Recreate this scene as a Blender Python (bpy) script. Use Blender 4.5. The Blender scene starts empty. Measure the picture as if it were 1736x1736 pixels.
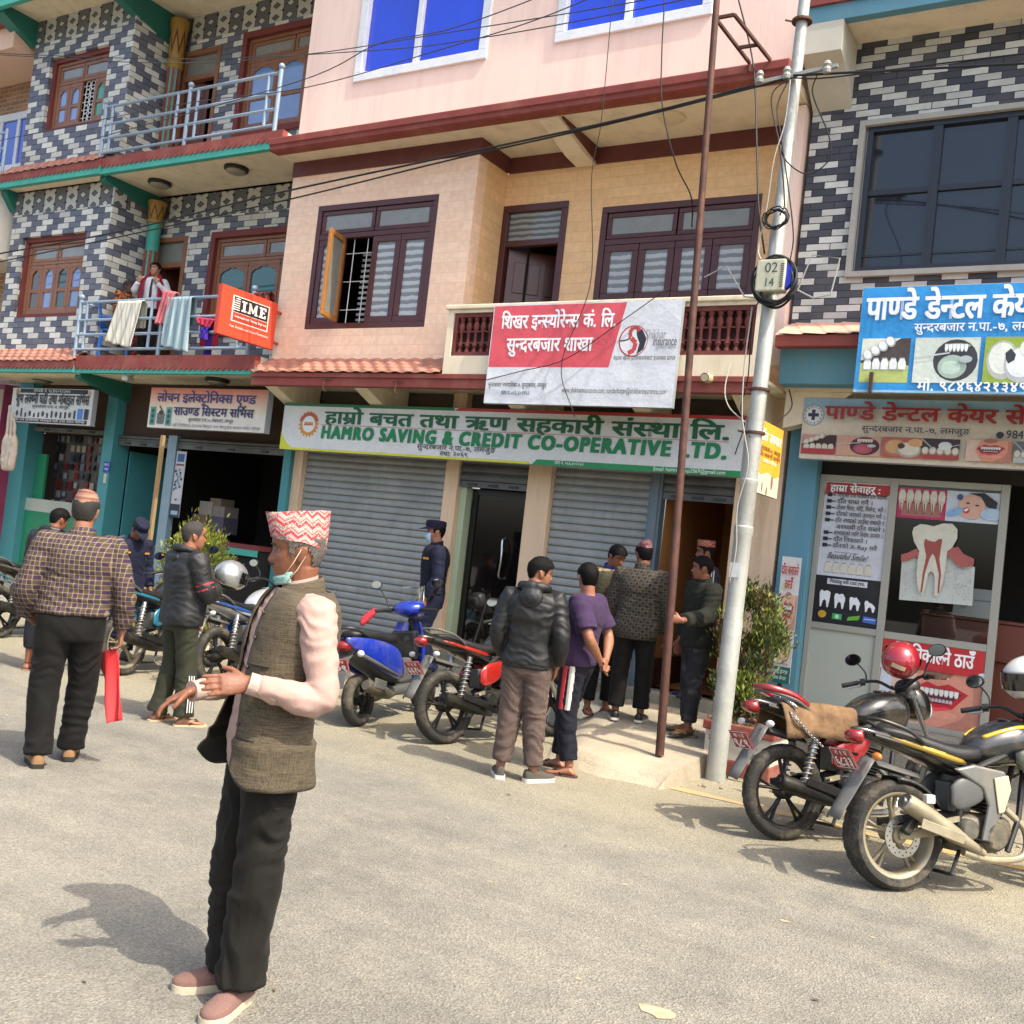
import bpy,bmesh,math,random
import numpy as np
from mathutils import Vector,Matrix,noise
from mathutils.geometry import tessellate_polygon
R=math.radians
random.seed(7)
SC=bpy.context.scene
COL=SC.collection
HC=1.70
YAW,PIT,ROL=R(31.5),R(1.97),R(6.41)
_f=Vector((-math.sin(YAW)*math.cos(PIT),math.cos(YAW)*math.cos(PIT),math.sin(PIT)))
_r=Vector((math.cos(YAW),math.sin(YAW),0));_u=_r.cross(_f)
CR=math.cos(ROL)*_r+math.sin(ROL)*_u
CU=-math.sin(ROL)*_r+math.cos(ROL)*_u
CF=_f
cd=bpy.data.cameras.new('camera');cam=bpy.data.objects.new('camera',cd);COL.objects.link(cam)
cd.sensor_width=36;cd.lens=36;cd.clip_end=500;cd.clip_start=0.05
m=Matrix((CR,CU,-CF)).transposed().to_4x4();m.translation=(0,0,HC);cam.matrix_world=m
SC.camera=cam
SUN_EL,SUN_AZ=55.0,-11.5
w=bpy.data.worlds.new('World');SC.world=w;w.use_nodes=True
nt=w.node_tree;bg=nt.nodes['Background'];bg.inputs[1].default_value=0.15
sky=nt.nodes.new('ShaderNodeTexSky');sky.sky_type='NISHITA';sky.sun_disc=False
sky.sun_elevation=R(SUN_EL);sky.sun_rotation=R(90-SUN_AZ);sky.dust_density=5.0;sky.ozone_density=0.6;sky.air_density=1.0
nt.links.new(sky.outputs[0],bg.inputs[0])
sd=Vector((math.cos(R(SUN_EL))*math.cos(R(SUN_AZ)),math.cos(R(SUN_EL))*math.sin(R(SUN_AZ)),math.sin(R(SUN_EL))))
sl=bpy.data.lights.new('sun','SUN');sl.energy=2.4;sl.angle=R(0.53);sl.color=(1.0,0.93,0.79)
so=bpy.data.objects.new('sun',sl);so.rotation_euler=sd.to_track_quat('Z','Y').to_euler();so.location=(8,-2,14);COL.objects.link(so)
SC.view_settings.view_transform='Standard';SC.view_settings.look='None';SC.view_settings.gamma=1.0
SC.view_settings.exposure=1.40
SC.render.engine='CYCLES'
SC.cycles.max_bounces=8;SC.cycles.diffuse_bounces=4;SC.cycles.transparent_max_bounces=12
def ray(px,py):return(px-868)/1736*CR-(py-868)/1736*CU+CF
def atY(px,py,Y):d=ray(px,py);return Vector((0,0,HC))+d*(Y/d.y)
def atZ(px,py,Z=0.0):d=ray(px,py);return Vector((0,0,HC))+d*((Z-HC)/d.z)
def atX(px,py,X):d=ray(px,py);return Vector((0,0,HC))+d*(X/d.x)
def cA(x,y):return x/2.893,y/2.893
def cB(x,y):return 450+x/2.893,y/2.893
def cC(x,y):return 1000+x/2.359,y/2.359
def cD(x,y):return x/3.472,600+y/3.472
def cE(x,y):return 450+x/3.156,480+y/3.156
def cF(x,y):return 900+x/3.156,480+y/3.156
def cG(x,y):return 1236+x/3.472,480+y/3.472
def cH(x,y):return 1280+x/3.807,780+y/3.807
def rect(a,b,Y):
 """x0, x1, z0, z1 from the top left and bottom right pixels on the plane Y"""
 p,q=atY(*a,Y),atY(*b,Y)
 return min(p.x,q.x),max(p.x,q.x),min(p.z,q.z),max(p.z,q.z)
def tag(o,label=None,cat=None,group=None,kind=None):
 if label:o['label']=label
 if cat:o['category']=cat
 if group:o['group']=group
 if kind:o['kind']=kind
 return o
def empty(name,loc=(0,0,0),rz=0.0,label=None,cat=None,group=None,kind=None):
 o=bpy.data.objects.new(name,None);COL.objects.link(o);o.location=loc;o.rotation_euler=(0,0,rz);o.empty_display_size=0.2
 return tag(o,label,cat,group,kind)
_M={}
def nodes(mt):return mt.node_tree.nodes,mt.node_tree.links
def hexc(h):
 h=h.lstrip('#');c=[int(h[i:i+2],16)/255 for i in(0,2,4)]
 return tuple(v/12.92 if v<=0.04045 else((v+0.055)/1.055)**2.4 for v in c)
def rgb(c):return(hexc(c)if isinstance(c,str)else tuple(c))+(1,)
def mat(name,col=(0.5,0.5,0.5),rough=0.6,metal=0.0,var=0.0,vs=3.0,bump=0.0,bs=40.0,coat=0.0,spec=0.5,dirt=None,ds=2.0,da=0.5,stretch=None):
 """plain surface with colour variation (var), bump and optional dirt patches"""
 if name in _M:return _M[name]
 mt=bpy.data.materials.new(name);mt.use_nodes=True;_M[name]=mt
 N,L=nodes(mt);b=N['Principled BSDF']
 b.inputs['Base Color'].default_value=rgb(col);b.inputs['Roughness'].default_value=rough;b.inputs['Metallic'].default_value=metal
 b.inputs['Coat Weight'].default_value=coat;b.inputs['Coat Roughness'].default_value=0.05;b.inputs['Specular IOR Level'].default_value=spec
 mt.diffuse_color=rgb(col)
 if var or bump or dirt:
  tc=N.new('ShaderNodeTexCoord');src=tc.outputs['Object']
  if stretch:
   mp=N.new('ShaderNodeMapping');mp.inputs['Scale'].default_value=stretch;L.new(src,mp.inputs[0]);src=mp.outputs[0]
  c=None
  if var:
   n=N.new('ShaderNodeTexNoise');n.inputs['Scale'].default_value=vs;n.inputs['Detail'].default_value=6;n.inputs['Roughness'].default_value=0.65;L.new(src,n.inputs['Vector'])
   h=N.new('ShaderNodeMapRange');h.inputs[1].default_value=0.3;h.inputs[2].default_value=0.7;h.inputs[3].default_value=1-var;h.inputs[4].default_value=1+var;L.new(n.outputs[0],h.inputs[0])
   x=N.new('ShaderNodeMix');x.data_type='RGBA';x.blend_type='MULTIPLY';x.inputs[0].default_value=1;x.inputs[6].default_value=rgb(col);L.new(h.outputs[0],x.inputs[7]);c=x.outputs[2]
  if dirt:
   n=N.new('ShaderNodeTexNoise');n.inputs['Scale'].default_value=ds;n.inputs['Detail'].default_value=8;n.inputs['Roughness'].default_value=0.7;L.new(src,n.inputs['Vector'])
   h=N.new('ShaderNodeMapRange');h.inputs[1].default_value=0.48;h.inputs[2].default_value=0.72;h.inputs[3].default_value=0;h.inputs[4].default_value=da;L.new(n.outputs[0],h.inputs[0])
   x=N.new('ShaderNodeMix');x.data_type='RGBA';L.new(h.outputs[0],x.inputs[0]);x.inputs[7].default_value=rgb(dirt)
   if c:L.new(c,x.inputs[6])
   else:x.inputs[6].default_value=rgb(col)
   c=x.outputs[2]
  if c:L.new(c,b.inputs['Base Color'])
  if bump:
   n=N.new('ShaderNodeTexNoise');n.inputs['Scale'].default_value=bs;n.inputs['Detail'].default_value=5;L.new(src,n.inputs['Vector'])
   bp=N.new('ShaderNodeBump');bp.inputs['Strength'].default_value=bump;bp.inputs['Distance'].default_value=0.02;L.new(n.outputs[0],bp.inputs['Height']);L.new(bp.outputs[0],b.inputs['Normal'])
 return mt
class NG:
 """tiny helper to write node maths"""
 def __init__(s,name):
  s.mt=bpy.data.materials.new(name);s.mt.use_nodes=True;_M[name]=s.mt;s.N,s.L=nodes(s.mt);s.b=s.N['Principled BSDF']
 def set(s,inp,v):
  if hasattr(v,'is_output')or isinstance(v,bpy.types.NodeSocket):s.L.new(v,inp)
  elif v is not None:inp.default_value=v
 def m(s,op,a,b=None,c=None):
  n=s.N.new('ShaderNodeMath');n.operation=op
  for i,v in enumerate((a,b,c)):s.set(n.inputs[i],v)
  return n.outputs[0]
 def xyz(s,kind='Object',vec=None):
  if vec is None:vec=s.N.new('ShaderNodeTexCoord').outputs[kind]
  q=s.N.new('ShaderNodeSeparateXYZ');s.L.new(vec,q.inputs[0]);return q.outputs
 def comb(s,x,y,z):
  n=s.N.new('ShaderNodeCombineXYZ')
  for i,v in enumerate((x,y,z)):s.set(n.inputs[i],v)
  return n.outputs[0]
 def noise(s,scale,vec=None,detail=4,rough=0.6):
  n=s.N.new('ShaderNodeTexNoise');n.inputs['Scale'].default_value=scale;n.inputs['Detail'].default_value=detail;n.inputs['Roughness'].default_value=rough
  if vec is None:vec=s.N.new('ShaderNodeTexCoord').outputs['Object']
  s.L.new(vec,n.inputs['Vector']);return n.outputs[0]
 def white(s,vec):
  n=s.N.new('ShaderNodeTexWhiteNoise');s.L.new(vec,n.inputs[0]);return n.outputs[0]
 def mr(s,v,a,b,c,d):
  n=s.N.new('ShaderNodeMapRange');s.set(n.inputs[0],v)
  for i,k in enumerate((a,b,c,d)):n.inputs[i+1].default_value=k
  return n.outputs[0]
 def mix(s,f,a,b,mode='MIX'):
  n=s.N.new('ShaderNodeMix');n.data_type='RGBA';n.blend_type=mode;s.set(n.inputs[0],f)
  for i,v in((6,a),(7,b)):
   if isinstance(v,(str,tuple)):v=rgb(v)if isinstance(v,str)or len(v)==3 else v
   s.set(n.inputs[i],v)
  return n.outputs[2]
 def out(s,col,rough=0.7,h=None,hs=0.3,hd=0.01):
  if isinstance(col,(str,tuple)):col=rgb(col)
  s.set(s.b.inputs['Base Color'],col);s.set(s.b.inputs['Roughness'],rough)
  if h is not None:
   bp=s.N.new('ShaderNodeBump');bp.inputs['Strength'].default_value=hs;bp.inputs['Distance'].default_value=hd;s.L.new(h,bp.inputs['Height']);s.L.new(bp.outputs[0],s.b.inputs['Normal'])
  return s.mt
def print_mat(name='printed_vinyl',rough=0.45):
 """flat print: its colours are stored per face in the attribute «ink»"""
 if name in _M:return _M[name]
 g=NG(name);a=g.N.new('ShaderNodeAttribute');a.attribute_name='ink'
 n=g.m('MULTIPLY',g.mr(g.noise(5,detail=6),0.3,0.7,0.9,1.05),g.mr(g.noise(34,detail=4),0.3,0.7,0.93,1.07))
 return g.out(g.mix(1.0,a.outputs['Color'],g.comb(n,n,n),'MULTIPLY'),rough,g.noise(2.2,detail=5),.35,.05)
class MB:
 def __init__(s):s.v=[];s.f=[];s.mi=[];s.k=0;s.ink=[]
 def add(s,vs,fs):
  o=len(s.v);s.v+=[tuple(p)for p in vs]
  for f in fs:s.f.append([i+o for i in f]);s.mi.append(s.k)
 def box(s,x0,x1,y0,y1,z0,z1):
  s.add([(x0,y0,z0),(x1,y0,z0),(x1,y1,z0),(x0,y1,z0),(x0,y0,z1),(x1,y0,z1),(x1,y1,z1),(x0,y1,z1)],
   [(0,3,2,1),(4,5,6,7),(0,1,5,4),(1,2,6,5),(2,3,7,6),(3,0,4,7)]);return s
 def obox(s,c,size,M=None):
  a,b,d=size[0]/2,size[1]/2,size[2]/2;M=M or Matrix.Identity(3);c=Vector(c)
  P=[c+M@Vector(p)for p in((-a,-b,-d),(a,-b,-d),(a,b,-d),(-a,b,-d),(-a,-b,d),(a,-b,d),(a,b,d),(-a,b,d))]
  s.add(P,[(0,3,2,1),(4,5,6,7),(0,1,5,4),(1,2,6,5),(2,3,7,6),(3,0,4,7)]);return s
 def bar(s,a,b,wd,h=None,up=(0,0,1)):
  a,b=Vector(a),Vector(b);d=b-a;L=d.length;x=d.normalized();up=Vector(up)
  if abs(x.dot(up))>0.98:up=Vector((0,1,0))
  y=up.cross(x).normalized();z=x.cross(y)
  return s.obox((a+b)/2,(L,wd,h or wd),Matrix((x,y,z)).transposed())
 def loft(s,rings,caps=True,close=False):
  n=len(rings[0]);o=[]
  for r in rings:o+=r
  fs=[]
  m_=len(rings)
  for j in range(m_ if close else m_-1):
   for i in range(n):
    a,b=j*n+i,j*n+(i+1)%n;k=((j+1)%m_)*n
    fs.append((a,b,k+(i+1)%n,k+i))
  if caps and not close:
   fs.append(tuple(range(n-1,-1,-1)));fs.append(tuple((m_-1)*n+i for i in range(n)))
  s.add(o,fs);return s
 def tube(s,pts,r,n=8,caps=True,sq=1.0,close=False):
  pts=[Vector(p)for p in pts];m_=len(pts)
  rs=r if isinstance(r,(list,tuple))else[r]*m_
  rings=[];prev=None
  for i,p in enumerate(pts):
   if close:t=pts[(i+1)%m_]-pts[i-1]
   else:t=pts[min(i+1,m_-1)]-pts[max(i-1,0)]
   t.normalize()
   if prev is None:prev=Vector((0,0,1))if abs(t.z)<0.9 else Vector((1,0,0))
   x=(prev-t*prev.dot(t))
   if x.length<1e-4:x=t.orthogonal()
   x.normalize();y=t.cross(x);prev=x
   rr=rs[i];ra,rb=(rr if isinstance(rr,(list,tuple))else(rr,rr*sq))
   rings.append([p+x*(ra*math.cos(2*math.pi*k/n))+y*(rb*math.sin(2*math.pi*k/n))for k in range(n)])
  return s.loft(rings,caps,close)
 def lathe(s,prof,c=(0,0,0),axis='z',n=24,caps=True):
  rings=[]
  for rr,h in prof:
   ring=[]
   for k in range(n):
    a=2*math.pi*k/n;u,v=rr*math.cos(a),rr*math.sin(a)
    ring.append({'z':(c[0]+u,c[1]+v,c[2]+h),'y':(c[0]+v,c[1]+h,c[2]+u),'x':(c[0]+h,c[1]+u,c[2]+v)}[axis])
   rings.append(ring)
  return s.loft(rings,caps)
 def prism(s,poly,a,b,axis='y'):
  """polygon in the two other axes, extruded from a to b along axis"""
  def P(p,h):return{'y':(p[0],h,p[1]),'x':(h,p[0],p[1]),'z':(p[0],p[1],h)}[axis]
  n=len(poly);s.add([P(p,a)for p in poly]+[P(p,b)for p in poly],[tuple(range(n)),tuple(range(2*n-1,n-1,-1))]+[((i+1)%n,i,n+i,n+(i+1)%n)for i in range(n)]);return s
 def wall(s,x0,x1,z0,z1,y0,y1,holes=()):
  """wall facing -Y at y0, back at y1, with rectangular openings (x0, x1, z0, z1)"""
  xs=sorted({x0,x1,*[min(max(h[i],x0),x1)for h in holes for i in(0,1)]});zs=sorted({z0,z1,*[min(max(h[i],z0),z1)for h in holes for i in(2,3)]})
  for i in range(len(xs)-1):
   for j in range(len(zs)-1):
    a,b,c,d=xs[i],xs[i+1],zs[j],zs[j+1];mx,mz=(a+b)/2,(c+d)/2
    if any(h[0]<mx<h[1]and h[2]<mz<h[3]for h in holes):continue
    s.add([(a,y0,c),(b,y0,c),(b,y0,d),(a,y0,d),(a,y1,c),(b,y1,c),(b,y1,d),(a,y1,d)],[(0,1,2,3),(5,4,7,6)])
  for a,b,c,d in[(x0,x1,z0,z1)]:
   s.add([(a,y0,c),(b,y0,c),(b,y0,d),(a,y0,d),(a,y1,c),(b,y1,c),(b,y1,d),(a,y1,d)],[(1,5,6,2),(4,0,3,7),(3,2,6,7),(4,5,1,0)])
  for a,b,c,d in holes:
   a,b,c,d=max(a,x0),min(b,x1),max(c,z0),min(d,z1)
   s.add([(a,y0,c),(b,y0,c),(b,y0,d),(a,y0,d),(a,y1,c),(b,y1,c),(b,y1,d),(a,y1,d)],[(5,1,2,6),(0,4,7,3),(2,3,7,6),(5,4,0,1)])
  return s
 def room(s,x0,x1,y0,y1,z0,z1):
  """inside of a box, open towards -Y"""
  s.add([(x0,y0,z0),(x1,y0,z0),(x1,y1,z0),(x0,y1,z0),(x0,y0,z1),(x1,y0,z1),(x1,y1,z1),(x0,y1,z1)],[(0,1,2,3),(4,7,6,5),(1,5,6,2),(3,2,6,7),(0,3,7,4)]);return s
 def frame(s,x0,x1,z0,z1,y0,y1,t):
  s.box(x0,x1,y0,y1,z1-t,z1).box(x0,x1,y0,y1,z0,z0+t).box(x0,x0+t,y0,y1,z0+t,z1-t).box(x1-t,x1,y0,y1,z0+t,z1-t);return s
 def ell(s,c,r,n=16,m_=10,M=None):
  rings=[];M=M or Matrix.Identity(3);c=Vector(c)
  for j in range(m_+1):
   a=math.pi*(j/m_-0.5);rr=max(math.cos(a),0.02)
   rings.append([c+M@Vector((r[0]*rr*math.cos(2*math.pi*k/n),r[1]*rr*math.sin(2*math.pi*k/n),r[2]*math.sin(a)))for k in range(n)])
  return s.loft(rings)
 def build(s,name,mats=None,parent=None,smooth=False,bevel=0.0,world=None,segs=2,angle=35):
  me=bpy.data.meshes.new(name);me.from_pydata(s.v,[],s.f);
  if mats is not None:
   for x in(mats if isinstance(mats,(list,tuple))else[mats]):me.materials.append(x)
  me.polygons.foreach_set('material_index',s.mi)
  if smooth:
   me.polygons.foreach_set('use_smooth',[True]*len(me.polygons))
  if s.ink:
   at=me.attributes.new('ink','FLOAT_COLOR','FACE');at.data.foreach_set('color',[c for k in s.ink for c in k])
  me.update();o=bpy.data.objects.new(name,me);COL.objects.link(o)
  if parent:o.parent=parent
  if bevel:
   bv=o.modifiers.new('bevel','BEVEL');bv.width=bevel;bv.segments=segs;bv.limit_method='ANGLE';bv.angle_limit=R(40)
  if smooth and smooth!='all':
   try:me.set_sharp_from_angle(angle=R(angle))
   except Exception:pass
  return o
def part(name,mt,parent,fn,**k):
 b=MB();fn(b);return b.build(name,mt,parent,**k)
def copy_tree(o,parent=None):
 c=o.copy();COL.objects.link(c);c.parent=parent
 for ch in list(o.children):copy_tree(ch,c)
 return c
def spline(pts,n=8):
 """Catmull-Rom through the points"""
 P=[Vector(p)for p in pts];P=[P[0]*2-P[1]]+P+[P[-1]*2-P[-2]];out=[]
 for i in range(1,len(P)-2):
  for k in range(n):
   t=k/n;a,b,c,d=P[i-1],P[i],P[i+1],P[i+2]
   out.append(0.5*((2*b)+(c-a)*t+(2*a-5*b+4*c-d)*t*t+(3*b-a-3*c+d)*t**3))
 out.append(P[-2]);return out
class Sheet:
 def __init__(s,o,u,v):s.o,s.u,s.v_=Vector(o),Vector(u).normalized(),Vector(v).normalized();s.n=s.u.cross(s.v_);s.b=MB();s.z=0.0
 def P(s,x,y,z=0.0):return s.o+s.u*x+s.v_*y+s.n*(s.z+z)
 def poly(s,pts,col,lift=0.0004):
  s.z+=lift;s.b.add([s.P(*p)for p in pts],[tuple(range(len(pts)))]);s.b.ink.append(rgb(col));return s
 def fan(s,pts,col,lift=0.0004):
  """outline that may be concave"""
  s.z+=lift;ar=sum(a[0]*c[1]-c[0]*a[1]for a,c in zip(pts,pts[1:]+pts[:1]))
  if ar<0:pts=pts[::-1]
  fs=[]
  for t in tessellate_polygon([[Vector((p[0],p[1],0))for p in pts]]):
   a,c,d=(pts[i]for i in t);fs.append(t if(c[0]-a[0])*(d[1]-a[1])-(c[1]-a[1])*(d[0]-a[0])>0 else(t[0],t[2],t[1]))
  s.b.add([s.P(*p)for p in pts],fs);s.b.ink+=[rgb(col)]*len(fs);return s
 def rect(s,x0,y0,x1,y1,col,lift=0.0004):return s.poly([(x0,y0),(x1,y0),(x1,y1),(x0,y1)],col,lift)
 def disc(s,x,y,r,col,r2=None,n=20,a0=0.0,rot=0.0):
  r2=r2 or r;c,d=math.cos(rot),math.sin(rot)
  return s.poly([(x+c*r*math.cos(2*math.pi*k/n)-d*r2*math.sin(2*math.pi*k/n),y+d*r*math.cos(2*math.pi*k/n)+c*r2*math.sin(2*math.pi*k/n))for k in range(n)],col)
 def line(s,pts,wd,col):
  s.z+=0.0004
  for a,b in zip(pts,pts[1:]):
   d=Vector((b[0]-a[0],b[1]-a[1]));
   if d.length<1e-6:continue
   d.normalize();q=Vector((-d.y,d.x))*wd/2
   s.b.add([s.P(a[0]+q.x,a[1]+q.y),s.P(b[0]+q.x,b[1]+q.y),s.P(b[0]-q.x,b[1]-q.y),s.P(a[0]-q.x,a[1]-q.y)],[(3,2,1,0)]);s.b.ink.append(rgb(col));s.z+=0.00002
  return s
 def text(s,txt,x,y,h,col,width=None,bold=0.0,align='l',slant=0.0,lift=0.0005):
  """h = letter height; width squeezes the line to fit"""
  s.z+=lift;tr,wd=layout(txt,bold);k=h/0.65;kx=(width/wd)if width else k
  x0=x-(wd*kx if align=='r' else wd*kx/2 if align=='c' else 0)
  for t in tr:
   a,b,c=t
   if(b[0]-a[0])*(c[1]-a[1])-(b[1]-a[1])*(c[0]-a[0])<0:t=[a,c,b]
   s.b.add([s.P(x0+p[0]*kx+p[1]*k*slant,y+p[1]*k,p[2])for p in t],[(0,1,2)]);s.b.ink.append(rgb(col))
  s.z+=0.0004;return s
 def build(s,name,parent,rough=0.45):return s.b.build(name,print_mat('printed_vinyl' if rough==0.45 else f'printed_{rough}',rough),parent)
_GL={}
def _mesh_of(body):
 c=bpy.data.curves.new('t','FONT');c.body=body;c.resolution_u=3
 o=bpy.data.objects.new('t',c);COL.objects.link(o)
 ev=o.evaluated_get(bpy.context.evaluated_depsgraph_get());me=ev.to_mesh();me.calc_loop_triangles()
 vs=[(v.co.x,v.co.y)for v in me.vertices];tr=[[vs[i]for i in t.vertices]for t in me.loop_triangles]
 ev.to_mesh_clear();bpy.data.objects.remove(o);bpy.data.curves.remove(c);return tr
def _mx(tr):return max((p[0]for t in tr for p in t),default=0.0)
def glyph(ch):
 if ch not in _GL:
  if ch==' ':_GL[ch]=([],0.26)
  elif ch=='\u093f':_GL[ch]=(_mesh_of(ch),0.235)
  else:_GL[ch]=(_mesh_of(ch),_mx(_mesh_of(ch+'l'))-_mx(_mesh_of('l')))
 return _GL[ch]
def _clip(tr,x):
 out=[]
 for t in tr:
  poly=[]
  for i in range(3):
   a,b=t[i],t[(i+1)%3];ia,ib=a[0]<=x,b[0]<=x
   if ia:poly.append(a)
   if ia!=ib and a[0]!=b[0]:
    s=(x-a[0])/(b[0]-a[0]);poly.append((x,a[1]+s*(b[1]-a[1])))
  for i in range(1,len(poly)-1):out.append([poly[0],poly[i],poly[i+1]])
 return out
_NOSTEM='कटडदहरङछठढफ'
_lay={}
def layout(s,bold=0.0):
 """triangles (x, y, small z so that strokes never share a plane) of one line, baseline at y = 0, and its width"""
 if(s,bold)in _lay:return _lay[(s,bold)]
 pcs,x,i,n=[],0.0,0,len(s);w=0.075
 def add(tr,dx):pcs.append([[(p[0]+dx,p[1])for p in t]for t in tr])
 def quad(a,b,c,d):return[[a,b,c],[a,c,d]]
 while i<n:
  ch=s[i]
  if not('\u0905'<=ch<='\u0939'):
   g,a=glyph(ch);add(g,x);x+=a+(bold*1.6 if ch<'\u0900' else 0);i+=1;continue
  cons=[ch];i+=1;marks=''
  while i<n and(s[i]=='\u094d' or '\u093e'<=s[i]<='\u094c' or '\u0900'<=s[i]<='\u0903'):
   if s[i]=='\u094d' and i+1<n and '\u0915'<=s[i+1]<='\u0939':cons.append(s[i+1]);i+=2
   else:marks+=s[i];i+=1
  reph=rakar=False
  if len(cons)>1 and cons[0]=='र':reph=True;cons=cons[1:]
  if len(cons)>1 and cons[-1]=='र':rakar=True;cons=cons[:-1]
  if '\u093f' in marks:
   g,a=glyph('\u093f');add(g,x);add(quad((a-.06,.622),(a+.05,.622),(a+.05,.55),(a-.06,.55)),x);x+=a;marks=marks.replace('\u093f','')
  for c in cons[:-1]:
   g,a=glyph(c);cut=a*0.74 if c in 'कफ' else a if c in _NOSTEM else a-0.155
   add(_clip(g,cut),x);x+=cut-0.01
  b=cons[-1];g,a=glyph(b);add(g,x)
  if rakar:
   if b in 'टठडढछ':
    m=x+a*.5
    add(quad((-.17,-.2),(-.13,-.2-w*.8),(.0,-.06-w*.8),(0,-.06)),m);add(quad((.17,-.2),(.13,-.2-w*.8),(.0,-.06-w*.8),(0,-.06)),m)
   else:add(quad((0,.27),(0,.27-w*1.3),(-.32,-w*.5),(-.34,.02)),x+a-.16)
  x+=a
  for mk in marks:
   g,a=glyph(mk);add(g,x);x+=a
  if reph:
   g,a=glyph('\u0947');xs=[p[0]for t in g for p in t];c=max(xs)+min(xs);add([[(c-p[0],p[1])for p in t]for t in g],x)
 offs=[(0,0)]if not bold else[(-bold,-bold*.5),(bold,-bold*.5),(-bold,bold*.5),(bold,bold*.5)]+([(0,0),(-bold,0),(bold,0),(0,-bold*.5),(0,bold*.5)]if bold>.034 else[])
 out=[]
 for k,pc in enumerate(pcs):
  for j,(dx,dy)in enumerate(offs):
   z=(k%3)*0.00012+j*0.0004/5
   out+=[[(p[0]+dx,p[1]+dy,z)for p in t]for t in pc]
 _lay[(s,bold)]=(out,x);return out,x
# ================================================================ the setting
def brick_mat(name,bw,bh,dark,light,mortar,mw=0.008,frac=2,flip=0.12,shift=0.5,var=0.16,rough=0.6,hs=0.5,stn=0.22):
 """two-coloured brick courses, laid in world units along x + y and z"""
 g=NG(name);q=g.xyz()
 u=g.m('ADD',q[0],q[1]);row=g.m('FLOOR',g.m('DIVIDE',q[2],bh));fv=g.m('FRACT',g.m('DIVIDE',q[2],bh))
 zz=g.m('ABSOLUTE',g.m('SUBTRACT',g.m('MODULO',g.m('ADD',row,600),12),6))
 us=g.m('ADD',g.m('DIVIDE',u,bw),g.m('MULTIPLY',row if frac==2 else zz,shift));us=g.m('ADD',us,400);ci=g.m('FLOOR',us);fu=g.m('FRACT',us)
 cell=g.comb(ci,row,3.3);rnd=g.white(cell);rnd2=g.white(g.comb(row,ci,7.7))
 alt=g.m('LESS_THAN',g.m('MODULO',ci,2),0.5);fl=g.m('LESS_THAN',rnd,flip);k=g.m('ABSOLUTE',g.m('SUBTRACT',alt,fl))
 ex,ez=mw/bw,mw/bh
 line=g.m('MAXIMUM',g.m('MAXIMUM',g.m('LESS_THAN',fu,ex),g.m('GREATER_THAN',fu,1-ex)),g.m('MAXIMUM',g.m('LESS_THAN',fv,ez),g.m('GREATER_THAN',fv,1-ez)))
 c=g.mix(k,dark,light);t=g.m('MULTIPLY',g.mr(rnd2,0,1,1-var,1+var),g.mr(g.noise(14,detail=7),0.3,0.7,0.9,1.1))
 c=g.mix(1.0,c,g.comb(t,t,t),'MULTIPLY');c=g.mix(line,c,mortar)
 stain=g.mr(g.noise(0.9,detail=8,rough=0.7),0.5,0.75,0,stn);c=g.mix(stain,c,'#8d8578')
 return g.out(c,rough,g.m('SUBTRACT',g.m('SUBTRACT',1.0,line),g.m('MULTIPLY',g.noise(60),0.25)),hs,0.006)
def band_mat(name):
 """stamped tile frieze: diamonds in squares"""
 g=NG(name);q=g.xyz();s=0.175
 u=g.m('ADD',g.m('DIVIDE',g.m('ADD',q[0],q[1]),s*1.55),300);v=g.m('DIVIDE',q[2],s)
 fu,fv=g.m('FRACT',u),g.m('FRACT',v);d=g.m('ADD',g.m('ABSOLUTE',g.m('SUBTRACT',fu,0.5)),g.m('ABSOLUTE',g.m('SUBTRACT',fv,0.5)))
 par=g.m('LESS_THAN',g.m('MODULO',g.m('FLOOR',u),2),0.5)
 A=g.mix(g.m('LESS_THAN',d,0.23),'#5a5c5f','#b9b9b2');B=g.mix(g.m('LESS_THAN',d,0.30),'#b3b3ac','#57595c')
 e=g.m('MAXIMUM',g.m('LESS_THAN',g.m('ABSOLUTE',g.m('SUBTRACT',d,0.27)),0.03),g.m('MAXIMUM',g.m('LESS_THAN',fu,0.05),g.m('GREATER_THAN',d,0.86)))
 c=g.mix(e,g.mix(par,A,B),'#1d1e20');return g.out(c,0.6,e,-0.4,0.006)
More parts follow.
